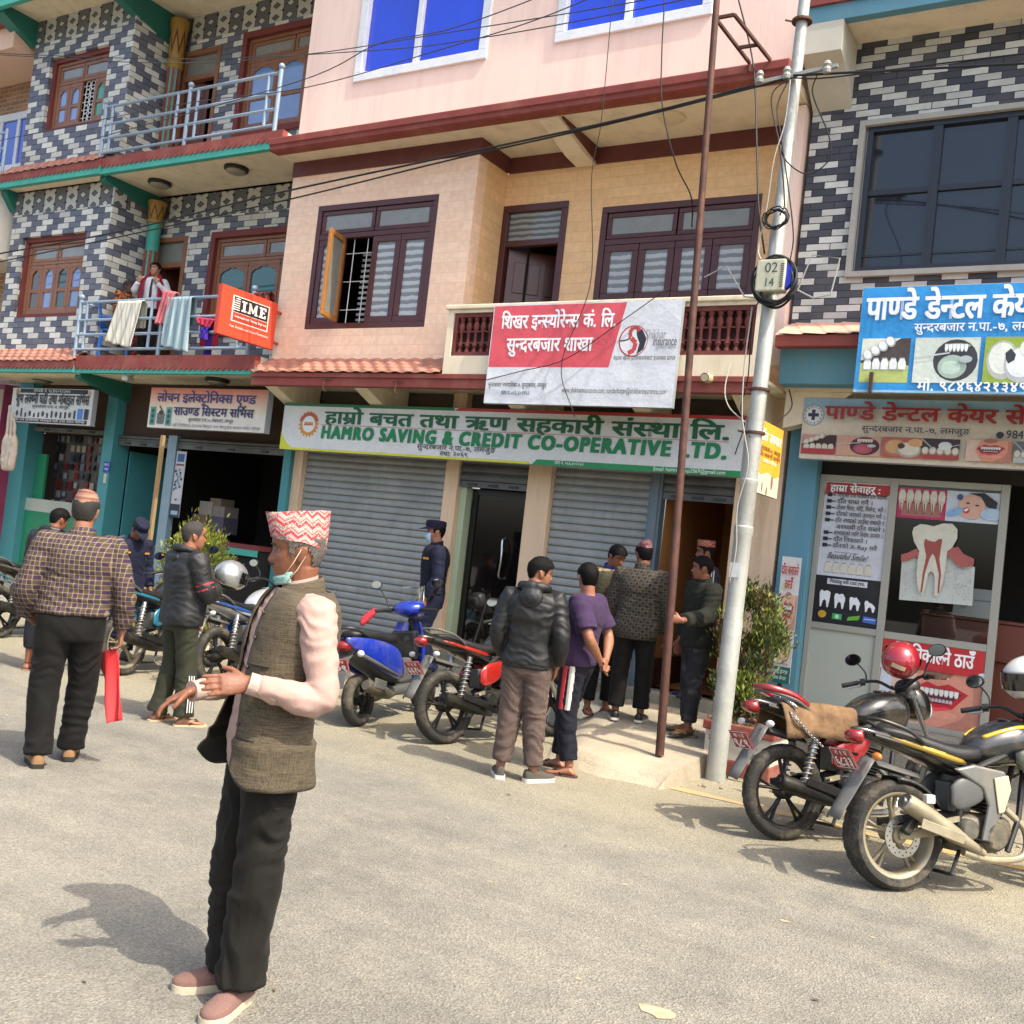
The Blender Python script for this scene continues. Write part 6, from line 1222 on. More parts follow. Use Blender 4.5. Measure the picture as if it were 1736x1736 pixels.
b.add([p for r_ in rg for p in r_],[(j*25+i,j*25+i+1,(j+1)*25+i+1,(j+1)*25+i)for j in range(4)for i in range(24)]);b.build('stand_collar',MTW,vst,smooth='all')
def on_vest(y,z,off=.002):
 best=min((v for v in vs if v.x>B.cx(1.2)-.02),key=lambda v:(v.y-y)**2+(v.z-z)**2);return best
for(z,y0,y1,nm)in((1.215,.085,.155,'breast_pocket'),(.955,.09,.17,'side_pocket')):
 b=MB();P=[on_vest(y0+(y1-y0)*kk/5,z)for kk in range(6)];P=[p+Vector((p.x-B.cx(p.z),p.y,0)).normalized()*.004 for p in P]
 b.tube(P,.0035,6);b.build(nm,mat('tweed_seam','#2b261e',.9),vst,smooth='all')
for z in(1.40,1.30,1.20,1.10,1.0):
 p=min((v for i,v in enumerate(vs)if i%(NC+1)==1),key=lambda v:abs(v.z-z));b=MB();b.ell(p+Vector((.006,.006,0)),(.006,.008,.008),8,6);b.build('button',mat('brown_button','#3b2a1e',.4),vst,smooth='all')
M=B.hm();hair(B,rt,mat('iron_grey_hair','#55514c',.8,var=.7,vs=200,bump=.35,bs=260,spec=.2),0,back=.045,off=.006)
hc=M@Vector((0,0,0));topi(B,rt,dhaka('dhaka_red_white','#a98f86',('#a8323a','#b04a52','#2a4a40','#c0a79a'),.2,(hc.x,hc.y,hc.z+.02)),.112,.152,.012,.016,.006,.016)
face_parts(B,rt,lipc='#6d3f36',brow='#1c1817',mous=True)
b=MB();rg=[]
for j in range(7):
 t=j/6;z=-.012+.045*t;rg.append([M@(Vector((.088-.010*abs(2*t-1),0,z))+Vector((-.055*(kk/8-.5)**2*4-.006+.004*math.sin(j*2.1),(kk/8-.5)*.125,.018*abs(kk/8-.5))))for kk in range(9)])
b.add([p for r_ in rg for p in r_],[(j*9+i,j*9+i+1,(j+1)*9+i+1,(j+1)*9+i)for j in range(6)for i in range(8)])
mk=b.build('face_mask',cloth('teal_mask','#7fa39d',.8,90,.06),rt,smooth='all');s_=mk.modifiers.new('s','SOLIDIFY');s_.thickness=.004
for sd in(1,-1):
 b=MB();b.tube([M@Vector((.045,sd*.064,.03)),M@Vector((.015,sd*.078,.075)),M@Vector((-.012,sd*.083,.125)),M@Vector((-.028,sd*.078,.10)),M@Vector((.0,sd*.072,.05)),M@Vector((.04,sd*.064,.0))],.0016,5);b.build('ear_loop',mat('pale_elastic','#c8b79c',.8),mk,smooth='all')
rt=person('heavy man seen from behind in purple and yellow check shirt and tan topi',(90,1298),0,176,1.75)
B=Body(wide=1.05,belly=.06,hyaw=-14,hpit=3)
legs={1:((.03,.11,.49),(-.02,.10,.08),.1),-1:((.12,-.125,.50),(.16,-.10,.085),-.15)}
arms={1:dict(el=(-.03,.30,1.10),wr=(.13,.25,.93),d=(.8,-.5,-.4),n=(0,-1,0),curl=.5),-1:dict(el=(-.05,-.30,1.12),wr=(.02,-.315,.87),d=(.15,.05,-1),n=(0,1,.1),curl=1.0)}
make(rt,B,SK2,legs,arms)
MCHK=plaid('purple_yellow_check','#2a1732','#85755a','#3d3122',.030);shirt(rt,B,MCHK,arms,.97,.026,.95,.008,'check_shirt',.008,ainf=.024,cuff=.006);collar(rt,B,MCHK,.074,.035)
trousers(rt,B,BLKT,legs,1.035,.020,.085,.97,.012,.009)
b=MB();B.torso(b,1.0,1.03,.027);b.build('belt',mat('black_belt','#141210',.5),rt,smooth=True)
for sd in(1,-1):shoe(rt,'brown_shoe',legs[sd][1],legs[sd][2],mat('tan_suede','#7d5f3f',.9,var=.15),RUB,.065,.03)
hair(B,rt,HGRY,0,back=.05);M=B.hm();hc=M@Vector((0,0,0));topi(B,rt,dhaka('dhaka_tan','#8d6a58',('#7a4a42','#a8806a','#5d3a34','#b59a86'),.6,(hc.x,hc.y,hc.z),False),.105,.135,.02)
CHECK=(rt,arms[-1]['wr'])
rt=person('man in a dark hooded jacket and rolled trousers half hidden behind the check shirt man',(58,1138),0,215,1.60)
B=Body(hyaw=-25,hpit=14,lean=.06);legs=LEGS((.02,0),(-.05,0));arms={1:REST(1,.12),-1:REST(-1,.18)}
make(rt,B,SK1,legs,arms);JK=shell('black_shell','#0d0d0f',.5);shirt(rt,B,JK,arms,.84,.03,.97,.007,'jacket');hood(B,rt,JK,.9);trousers(rt,B,cloth('dark_track','#1b1c22'),legs,1.02,.02,.065,.80);hair(B,rt,HBLK)
for sd in(1,-1):slipper(rt,legs[sd][1],legs[sd][2],mat('pale_slipper','#8a6a55',.8),RUB)
d=ray(214,1000);d.z=0;p=d*(11.2/d.dot(Vector((CF.x,CF.y,0)).normalized()))
rt=person('police officer in navy uniform and cap looking down beside the left bush',at=(p.x,p.y,0.0),phi=-28,H=1.58)
B=Body(hyaw=0,hpit=38,lean=.06,hfw=.035);legs=LEGS();arms={1:REST(1,.08),-1:REST(-1,.12)}
make(rt,B,SK1,legs,arms);shirt(rt,B,NAVY,arms,.78,.022,.96,.006,'uniform_jacket');collar(rt,B,NAVY);trousers(rt,B,NAVY,legs,1.0,.02);cap(B,rt,NAVY);hair(B,rt,HBLK);face_parts(B,rt)
MGOLD=mat('gold_tape','#b0782a',.5)
for sd in(1,-1):
 b=MB();p=B.ring(1.32,.028,40)[4 if sd>0 else 36];b.obox(p+Vector((.004,0,0)),(.006,.09,.022),Matrix.Rotation(R(30*sd),3,'Z'));b.build('name_tape',MGOLD,rt)
 b=MB();p=B.sh(sd);b.obox(p+Vector((0,-sd*.02,.075)),(.05,.10,.012),Matrix.Rotation(R(-sd*20),3,'X'));b.build('shoulder_strap',mat('navy_strap','#3b4258',.7),rt)
 shoe(rt,'boot',legs[sd][1],legs[sd][2],mat('black_boot','#121212',.35),RUB,.09)
rt=person('balding man in dark windcheater with red trim and olive track pants, arms folded',(285,1226),0,243,1.63)
B=Body(belly=.035,wide=1.06,hyaw=-15,lean=.0)
legs={1:((.03,.10,.49),(-.06,.12,.08),.25),-1:((.06,-.10,.49),(.06,-.13,.08),-.25)}
arms={1:dict(el=(.10,.265,1.12),wr=(.225,.03,1.16),d=(.15,-1,.1),n=(-1,0,0),t=(0,0,1),curl=.5),-1:dict(el=(.08,-.27,1.12),wr=(.27,-.06,1.19),d=(.3,1,.15),n=(-1,.2,0),t=(0,0,1),curl=.6)}
make(rt,B,SK2,legs,arms);JK2=shell('charcoal_windcheater','#131417',.6);shirt(rt,B,JK2,arms,.86,.032,.96,.008,'windcheater',fs=(7,7,20));hood(B,rt,JK2,.6)
MRDT=mat('red_trim','#a3242e',.6)
collar(rt,B,MRDT,.078,.03,1.475,'red_collar')
P=B.arm_path(-1,arms[-1]['el'],arms[-1]['wr'])
for k in(5,6):b=MB();b.tube([P[k],P[k].lerp(P[k+1],.35)],.083,20);b.build('sleeve_stripe',MRDT,rt,smooth=True)
OLV=cloth('olive_track','#2a2d20',.7);trousers(rt,B,OLV,legs,1.02,.016,.088,.97,.012,.007)
for sd in(1,-1):
 P=B.leg_path(sd,legs[sd][0],legs[sd][1])
 for k in range(3):
  q=[P[i]+Vector((-.022+.022*k,sd*(B.LR[i]+.016+(.034 if i>11 else.018)*max(0,(i-7)/9)+.022),0))for i in range(9,16)];b=MB();b.tube(q,.006,5);b.build('white_stripe',mat('white_tape','#b9b9b6',.7),rt,smooth=True)
 slipper(rt,legs[sd][1],legs[sd][2],mat('cream_slipper','#b59d7d',.8),RUB)
hair(B,rt,HGR2,.95,back=.045);face_parts(B,rt)
OLIVE=rt
d=ray(733,1000);p=d*(9.25/d.y)
rt=person('masked police officer in navy uniform and cap walking along the big roller shutter',at=(p.x,9.25,.13),phi=84,H=1.78)
B=Body(hyaw=4,lean=.02);legs={1:((.10,.10,.49),(-.12,.10,.09),.1),-1:((.16,-.10,.52),(.18,-.10,.08),-.1)}
arms={1:dict(el=(-.02,.25,1.12),wr=(.10,.245,.90),d=(.25,0,-1),n=(0,-1,0),curl=.5),-1:REST(-1,.05)}
make(rt,B,SK2,legs,arms);shirt(rt,B,NAVY,arms,.80,.02,.92,.006,'uniform_jacket',seed=3);collar(rt,B,NAVY);NV2=cloth('navy_vest','#0f1222',.7);b=MB();B.torso(b,.95,1.46,.034);rem(b,'vest',NV2,rt,.011,4,.004)
trousers(rt,B,NAVY,legs,1.0,.022,.075,.96,.01,seed=2);cap(B,rt,cloth('navy_violet_cap','#16142b',.8));hair(B,rt,HBLK);face_parts(B,rt);M=B.hm()
b=MB();rg=[[M@Vector((np.interp(z,HZ,HF)*(.35+.65*math.cos(t))+.014+.018*math.exp(-((z-.07)/.02)**2)*math.cos(t)**2,.064*math.sin(t),z))for t in[R(-80+20*kk)for kk in range(9)]]for z in(.0,.02,.045,.07,.088,.098)]
b.add([p for r_ in rg for p in r_],[(j*9+i,j*9+i+1,(j+1)*9+i+1,(j+1)*9+i)for j in range(5)for i in range(8)]);mk=b.build('face_mask',cloth('blue_mask','#8fb0c9',.8,90),rt,smooth='all')
b=MB();b.tube([M@Vector((.03,.068,.09)),M@Vector((-.02,.078,.12)),M@Vector((-.03,.075,.09)),M@Vector((.02,.06,.02))],.0018,5);b.build('ear_loop',mat('pale_elastic','#c8b79c',.8),mk)
b=MB();p=B.ring(1.33,.04,40)[5];b.obox(p,(.006,.08,.022),Matrix.Rotation(R(40),3,'Z'));b.build('name_tape',MGOLD,rt)
b=MB();b.obox(Vector((.02,.215,.98)),(.05,.02,.08));b.build('red_pouch',mat('red_pouch','#9a2430',.6),rt,bevel=.006)
for sd in(1,-1):shoe(rt,'boot',legs[sd][1],legs[sd][2],mat('black_boot','#121212',.35),RUB,.09)
rt=person('man in black hooded jacket and brown corduroy trousers with his back turned',(872,1322),0,192,1.665)
B=Body(hyaw=-62,hpit=8,wide=.98);legs={1:((.03,.095,.49),(.0,.125,.08),.35),-1:((.03,-.095,.49),(.03,-.13,.08),-.75)}
arms={1:dict(el=(-.05,.255,1.12),wr=(.08,.21,.93),d=(.6,-.2,-.8),n=(0,-1,0),curl=.5),-1:dict(el=(-.06,-.265,1.12),wr=(.05,-.225,.90),d=(.5,.2,-.9),n=(0,1,0),curl=.5)}
make(rt,B,SK2,legs,arms);JK=shell('black_nylon','#0d0e0f',.58);shirt(rt,B,JK,arms,.90,.030,.95,.009,'jacket',.0,seed=7,ainf=.022,fs=(7,7,14),cuff=.004);hood(B,rt,JK,1.15)
b=MB();B.torso(b,.875,.915,.030);rem(b,'waistband',JK,rt,.01,3,.004,(30,30,4))
g=NG('brown_corduroy');q=g.xyz();f=g.m('FRACT',g.m('MULTIPLY',g.m('ADD',q[1],g.m('MULTIPLY',q[0],.6)),150));n=g.mr(g.noise(6),.3,.7,.8,1.15);MCRD=g.out(g.mix(1.0,g.mix(f,'#41352f','#604f48'),g.comb(n,n,n),'MULTIPLY'),.9)
trousers(rt,B,MCRD,legs,1.0,.02,.078,.96,.012,.010,seed=4,fs=(7,7,16));hair(B,rt,HBLK,0,off=.011);face_parts(B,rt,mous=True)
for sd in(1,-1):shoe(rt,'sneaker',legs[sd][1],legs[sd][2],cloth('grey_sneaker','#4a453f',.8,150),mat('white_sole','#c9c4b8',.6),.068,.03)
rt=person('paunchy man in purple T-shirt and navy track pants, hands clasped behind',(958,1310),0,108,1.655)
B=Body(belly=.085,wide=1.10,hyaw=-52,hpit=2,lean=-.06)
legs={1:((.02,.10,.49),(-.07,.12,.08),.2),-1:((.08,-.10,.49),(.10,-.12,.08),-.2)}
arms={1:dict(el=(-.17,.28,1.14),wr=(-.215,.06,.96),d=(-.1,-.75,-.5),n=(-1,.2,0),t=(0,0,1),curl=.5),-1:dict(el=(-.17,-.28,1.14),wr=(-.235,-.03,.955),d=(-.1,.55,-.6),n=(-1,0,.2),t=(0,0,1),curl=.6)}
make(rt,B,SK2,legs,arms);shirt(rt,B,cloth('purple_jersey','#392a45',.9),arms,.90,.022,.40,.006,'tshirt',.008,ainf=.034,cuff=.012)
NP=cloth('navy_track','#10121f',.7);trousers(rt,B,NP,legs,1.02,.018,.075,.95,.010,.009,seed=5)
for sd in(1,-1):
 P=B.leg_path(sd,legs[sd][0],legs[sd][1])
 for k,(nm,mt_)in enumerate((('red_panel',mat('red_panel','#9c2530',.7)),('white_panel',mat('white_panel','#b9b8b4',.7)))):
  b=MB();q=[P[i]+Vector((.022-.05*k,sd*(B.LR[i]+.001),0))for i in range(0,8)];q=[p_+Vector((0,0,.0))for p_ in q];b.tube(q,.029,10);o=b.build(nm,mt_,rt,smooth=True)
 slipper(rt,legs[sd][1],legs[sd][2],mat('brown_slipper','#4a322a',.8),mat('dark_strap','#241a18',.7))
hair(B,rt,HBLK,0,off=.012,back=.035)
d=ray(1032,1000);p=d*(9.05/d.y);z9=.20
rt=person('man in olive camouflage vest looking down behind the purple shirt',at=(p.x,9.05,z9),phi=-22,H=1.66)
B=Body(hpit=24,hyaw=20,lean=.05);legs=LEGS();arms={1:dict(el=(-.0,.26,1.13),wr=(.2,.16,1.0),d=(.8,-.4,-.2),n=(0,-1,0),curl=.6),-1:dict(el=(-.03,-.26,1.13),wr=(.12,-.22,.92),d=(.5,0,-.8),n=(0,1,0),curl=.6)}
g=NG('camouflage_cloth');a_=g.noise(11,detail=3);c_=g.mix(g.mr(a_,.44,.48,0,1),'#5a5138','#8a7b56');c_=g.mix(g.m('GREATER_THAN',g.noise(17,detail=2),.58),c_,'#3a3426');MCAM=g.out(c_,.85)
make(rt,B,SK1,legs,arms);shirt(rt,B,MCAM,arms,.85,.018,.95,.006,'camouflage_shirt');MOV=cloth('olive_vest','#423e2f',.85);b=MB();B.torso(b,.90,1.45,.036);rem(b,'vest',MOV,rt,.011,4,.006);collar(rt,B,cloth('blue_collar','#2a3170'),.075,.05)
trousers(rt,B,BLKT,legs);hair(B,rt,HBLK);face_parts(B,rt)
for sd in(1,-1):slipper(rt,legs[sd][1],legs[sd][2],mat('brown_slipper','#4a322a',.8),RUB)
rt=person('man in grey brown plaid blazer and maroon topi, back turned',(1062,1222),.225,184,1.67)
B=Body(hyaw=22,wide=1.06,hpit=6);legs=LEGS((.0,0),(.05,0),.12);arms={1:REST(1,.10,.02),-1:REST(-1,.03,.03)}
make(rt,B,SK1,legs,arms);MPLD=plaid('grey_brown_plaid','#151311','#5a5040','#332d24',.030);shirt(rt,B,MPLD,arms,.80,.034,.97,.006,'blazer',.014,ainf=.026);collar(rt,B,MPLD,.072,.045);trousers(rt,B,BLKT,legs,1.0,.018,.082);hair(B,rt,HBLK);M=B.hm();hc=M@Vector((0,0,0))
topi(B,rt,dhaka('dhaka_maroon','#5a2a30',('#8f3a3c','#2c1a22','#a09aa5','#b56a55'),.1,(hc.x,hc.y,hc.z),True),.098,.135,.025)
for sd in(1,-1):shoe(rt,'black_shoe',legs[sd][1],legs[sd][2],mat('black_leather_shoe','#161514',.4),mat('white_sole','#c9c4b8',.6),.065,.025)
d=ray(1193,1000);p=d*(9.86/d.y)
rt=person('man in patterned topi and navy track top with white stripes at the ochre doorway',at=(p.x,9.86,.402),phi=78,H=1.58)
B=Body(hyaw=0);legs=LEGS();arms={1:REST(1,.05),-1:REST(-1,.05)};NT=cloth('navy_tracktop','#131524',.6);make(rt,B,SK1,legs,arms);shirt(rt,B,NT,arms,.85,.03,.97,.006,'track_top');collar(rt,B,NT,.074,.05);trousers(rt,B,BLKT,legs);hair(B,rt,HBLK);M=B.hm();hc=M@Vector((0,0,0))
P=B.arm_path(1,arms[1]['el'],arms[1]['wr'])
for k in range(3):b=MB();b.tube([P[i]+Vector((-.024+.024*k,B.AR[i]+.030,.02 if i==0 else 0))for i in range(0,15)],.0055,5);b.build('white_stripe',mat('white_tape','#b9b9b6',.7),rt,smooth=True)
topi(B,rt,dhaka('dhaka_rust','#6d2f30',('#8f4238','#3a1f28','#b98a5a','#c9a08a'),.4,(hc.x,hc.y,hc.z),True),.11,.15,.0);face_parts(B,rt)
for sd in(1,-1):shoe(rt,'sandal',legs[sd][1],legs[sd][2],mat('blue_sandal','#2a2a4a',.7),RUB,.05,.02)
RP0=atZ(1118,1280,.15)
rt=person('man in olive fleece gripping the rusty iron pole on the slab',(1166,1243),.225,62,1.60)
B=Body(hyaw=-20,hpit=2,wide=1.04);legs=LEGS((.06,0),(-.04,0),.10)
PT=atX(1215,0,0)if False else None
d1_=ray(1215,0);tp=Vector((0,0,HC))+d1_*(RP0.y/d1_.y);PDIR=(tp-RP0).normalized()
def pole_at(z):return RP0+PDIR*((z-RP0.z)/PDIR.z)
bpy.context.view_layer.update();gp=rt.matrix_world.inverted()@pole_at(1.27)
wrist=gp+Vector((-.085,.055,-.01))
arms={1:dict(el=(.06,.27,1.16),wr=tuple(wrist),d=tuple((gp-wrist+Vector((.03,.0,.0))).normalized()),n=(.35,-1,0),t=(0,0,1),curl=1.15,spread=.0,tc=.5,k=1.0),-1:REST(-1,.04)}
make(rt,B,SK1,legs,arms);MFL=cloth('olive_fleece','#1f211a',.9);shirt(rt,B,MFL,arms,.85,.03,.93,.009,'fleece',seed=9);collar(rt,B,MFL,.076,.05)
g=NG('smudged_dark_trousers');MSMU=g.out(g.mix(g.mr(g.noise(9,detail=6),.52,.62,0,1),'#101115','#37373a'),.8);trousers(rt,B,MSMU,legs,1.0,.02,.078);hair(B,rt,HBLK);face_parts(B,rt)
for sd in(1,-1):slipper(rt,legs[sd][1],legs[sd][2],mat('green_slipper','#2f3a30',.8),mat('yellow_strap','#8a8a3a',.7))
zb_=F1b[1];d=ray(250,560);p=d*(9.50/d.y)
rt=person('young woman in white shirt, black tie and crimson shawl standing on the balcony',at=(p.x,9.50,zb_),phi=12,H=1.44)
B=Body(wide=.88,hyaw=-22,hpit=-4,side=.02);legs=LEGS(sp=.08);arms={1:dict(el=(.06,.30,1.20),wr=(.16,.10,1.36),d=(0,-.5,.8),n=(-1,0,0),t=(0,1,0),curl=.8),-1:dict(el=(.03,-.30,1.18),wr=(.14,-.22,1.34),d=(.1,.3,.9),n=(-1,0,0),t=(0,-1,0),curl=.8)}
make(rt,B,skin('skin_light','#90664f'),legs,arms);shirt(rt,B,cloth('white_school_shirt','#b9bcc4',.8),arms,.93,.014,.97,.005,'white_shirt');trousers(rt,B,BLKT,legs,1.05,.012,.07)
b=MB();P=[Vector((B.ring(z,.02,40)[0].x+.006,0,z))for z in(1.44,1.36,1.25,1.14,1.08)];b.tube(P,[(.006,.012),(.006,.016),(.006,.02),(.006,.024),(.004,.004)],8);b.build('tie',mat('black_tie','#15161d',.6),rt,smooth=True)
MSHW=cloth('crimson_shawl','#7d1730',.85)
for sd in(1,-1):
 b=MB();P=[Vector((-.03,sd*.05,1.60)),Vector((-.01,sd*.10,1.50)),Vector((.06,sd*.155,1.40)),Vector((.11,sd*.16,1.25)),Vector((.12,sd*.17,1.05)),Vector((.12,sd*.18,.92))];b.tube(spline(P,4),[(.022,.05)]*5+[(.025,.075)]*16,10);rem(b,'shawl',MSHW,rt,.011,3,.007,(18,18,8))
hair(B,rt,HBLK,0,off=.014,back=.01);b=MB();b.ell(B.hm()@Vector((-.10,0,.06)),(.035,.05,.09),12,8);b.build('hair_bun',HBLK,rt,smooth='all');face_parts(B,rt,lipc='#8a3f42')
for sd in(1,-1):slipper(rt,legs[sd][1],legs[sd][2],RUB,RUB)
d=ray(186,560);p=Vector((-12.83,9.52,0))
rt=person('elderly woman in orange patterned wrap sitting on the balcony chair',at=(p.x,9.55,zb_),phi=-58,H=1.44)
B=Body(hyaw=-10,hpit=6,drop=.25,belly=.03);legs={1:((.40,.11,.62),(.42,.12,.08),0),-1:((.40,-.11,.62),(.42,-.12,.08),0)}
arms={1:dict(el=(.02,.25,.90),wr=(.24,.10,.80),d=(.9,-.4,-.1),n=(0,-.3,-1),curl=.5),-1:dict(el=(.02,-.25,.90),wr=(.24,-.10,.80),d=(.9,.4,-.1),n=(0,.3,-1),curl=.5)}
g=NG('orange_print_cloth');MORP=g.out(g.mix(g.m('GREATER_THAN',g.noise(26,detail=2),.52),'#3a1d1a','#b0661f'),.85);g=NG('red_print_cloth');MRDP=g.out(g.mix(g.m('GREATER_THAN',g.noise(24,detail=2),.5),'#2a1216','#8a2a2c'),.85)
make(rt,B,SK3,legs,arms);shirt(rt,B,MORP,arms,.92,.034,.96,.008,'wrap');b=MB();B.torso(b,.80,1.02,.025)
for sd in(1,-1):B.leg(b,sd,legs[sd][0],legs[sd][1],.03,.92,.12)
b.loft([[Vector((x,y*.14,.63+z))for y,z in((-1,0),(1,0),(1,-.2),(-1,-.2))]for x in(.1,.45)]);rem(b,'skirt',MRDP,rt,.012,4,.006);hair(B,rt,HGR2,0,off=.008,back=.03);face_parts(B,rt,lipc='#5a342c')
SEATED=rt
# ================================================================ motorbikes
CHR=mat('dull_chrome','#a5a6a3',.25,.9,var=.1,vs=9);CASTA=mat('dusty_cast_alloy','#8f8873',.55,.5,var=.2,vs=11,dirt='#a08c66',ds=7,da=.8)
TYRE=mat('dusty_tyre','#23221f',.85,var=.2,vs=10,dirt='#6f6551',ds=5,da=.75,bump=.3,bs=60);BPL=mat('black_plastic','#141415',.45,var=.15,vs=8,dirt='#4a453b',ds=4,da=.5)
GPL=mat('grey_plastic','#4b4c4b',.5,var=.1,vs=7,dirt='#6e675a',ds=5,da=.5);SEAT=mat('black_vinyl_seat','#111112',.5,var=.15,vs=10,dirt='#3b372f',ds=6,da=.4,bump=.15,bs=200);MUFF=mat('black_muffler','#1b1b1b',.4,.4,var=.2,vs=8,dirt='#55503f',ds=5,da=.5)
ENG=mat('dusty_engine','#5d5a50',.5,.55,var=.25,vs=12,dirt='#8c7c5c',ds=6,da=.8);ENGB=mat('black_engine','#1e1e1d',.5,.3,var=.2,vs=12,dirt='#5e5643',ds=6,da=.6);LENS=mat('red_lens','#7a0d12',.12,coat=.8);AMB=mat('amber_lens','#b8651a',.15,coat=.8);CLENS=mat('clear_lens','#b7bcbd',.08,coat=1.0);MIRR=mat('mirror_face','#c9d3dc',.03,1.0);PLATE=mat('red_plate','#8f1f2c',.5,var=.1,vs=9,dirt='#a08a78',ds=9,da=.4)
def paint(name,c,metal=.3):return mat(name,c,.28,metal,var=.04,vs=5,coat=.8,dirt='#7d725c',ds=4.5,da=.42)
def xring(x,zc,hy,hz,yo=0.0,n=22,e=2.6,low=1.0):
 out=[]
 for k in range(n):
  t=2*math.pi*k/n;c,s=math.cos(t),math.sin(t);out.append(Vector((x,yo+hy*math.copysign(abs(c)**(2/e),c)*(1 if s>0 else low),zc+hz*math.copysign(abs(s)**(2/e),s))))
 return out
def xloft(st,n=22,e=2.6,low=1.0,sub=3):
 P=spline([Vector((s[0],s[1],s[2]))for s in st],sub);Q=spline([Vector((s[3],s[4]if len(s)>4 else 0,0))for s in st],sub);b=MB()
 b.loft([xring(p.x,p.y,max(.004,p.z),max(.004,q.x),q.y,n,e,low)for p,q in zip(P,Q)]);return b
def spin(parent,name,x,z,R_,w_,rim,mt_t=None,disc=False,y=0.0,M=None,spokes=5,tread=True):
 """wheel: rim as the part, tyre and brake disc under it"""
 n=96;b=MB();c=Vector((x,y,z))
 def cir(r_,yy,a):return Vector((x+r_*math.cos(a),y+yy,z+r_*math.sin(a)))
 rr=R_-.075
 b.loft([[cir(r_,yy,2*math.pi*k/48)for r_,yy in((rr+.012,-w_*.42),(rr+.012,w_*.42),(rr-.002,w_*.42),(rr-.02,w_*.28),(rr-.022,-w_*.28),(rr-.002,-w_*.42))]for k in range(48)],close=True)
 b.lathe([(.02,-w_*.55),(.045,-w_*.5),(.05,0),(.045,w_*.5),(.02,w_*.55)],c,'y',16)
 for k in range(spokes):
  a=2*math.pi*k/spokes+.35
  for da in((-.12,.12)if spokes<7 else(0,)):
   P=[cir(.035,0,a),cir(rr*.5,0,a+da*.5),cir(rr-.012,0,a+da)];b.tube(P,[(.012,.018),(.010,.015),(.011,.016)],8)
 o=b.build(name,rim,parent,smooth=True,angle=50)
 t=MB();rg=[]
 for k in range(n):
  a=2*math.pi*k/n;g_=.0045 if(tread and k%3==0)else 0
  rg.append([cir(r_,yy*w_,a+sk)for r_,yy,sk in((R_-.072,-.40,0),(R_-.05,-.5,0),(R_-.028,-.5,0),(R_-.012-g_,-.40,0),(R_-.003-g_,-.2,.02),(R_,-.04,.04),(R_-.002,0,.04),(R_,.04,.04),(R_-.003-g_,.2,.02),(R_-.012-g_,.40,0),(R_-.028,.5,0),(R_-.05,.5,0),(R_-.072,.40,0))])
 t.loft(rg,close=True);t=t.build('tyre',mt_t or TYRE,o,smooth=True,angle=40)
 if disc:
  d=MB();yy=y-w_*.62;rg=[[cir(r_,yy-y+h,2*math.pi*k/60)for r_,h in((.075,-.003),(.118,-.003),(.118,.003),(.075,.003))]for k in range(60)];d.loft(rg,close=True);d.build('brake_disc',CHR,o,smooth=True,angle=30)
  d=MB()
  for k in range(24):
   a=2*math.pi*k/24;r_=.09 if k%2 else.105;d.lathe([(.0045,-.0042),(.0045,.0042)],(x+r_*math.cos(a),yy,z+r_*math.sin(a)),'y',8)
  d.build('disc_holes',mat('dark_hole','#0c0c0c'),o)
 if M:
  for q in(o,):q.matrix_local=M
 return o
def plate(parent,p,M,l1,l2,w_=.20,h=.13,mt_=None,ink='#d9d2cc'):
 b=MB();b.obox(p,(.006,w_,h),M);o=b.build('number_plate',mt_ or PLATE,parent,bevel=.004)
 v=M@Vector((0,0,1));u=M@Vector((0,-1,0));s=Sheet(Vector(p)+M@Vector((-.0045,w_/2,-h/2)),u,v);s.line([(.006,.006),(w_-.006,.006),(w_-.006,h-.006),(.006,h-.006),(.006,.006)],.004,ink)
 s.text(l1,w_/2,h*.66,h*.2,ink,w_*.55,.02,'c');s.text(l2,w_/2,h*.14,h*.42,ink,w_*.82,.034,'c');s.b.build('lettering',print_mat('printed_vinyl'),o);return o
def helix(c0,c1,r_,turns,n=10):
 c0,c1=Vector(c0),Vector(c1);d=(c1-c0);L=d.length;d.normalize();u=d.orthogonal().normalized();v=d.cross(u);N=turns*n;return[c0+d*(L*k/N)+u*(r_*math.cos(2*math.pi*k/n))+v*(r_*math.sin(2*math.pi*k/n))for k in range(N+1)]
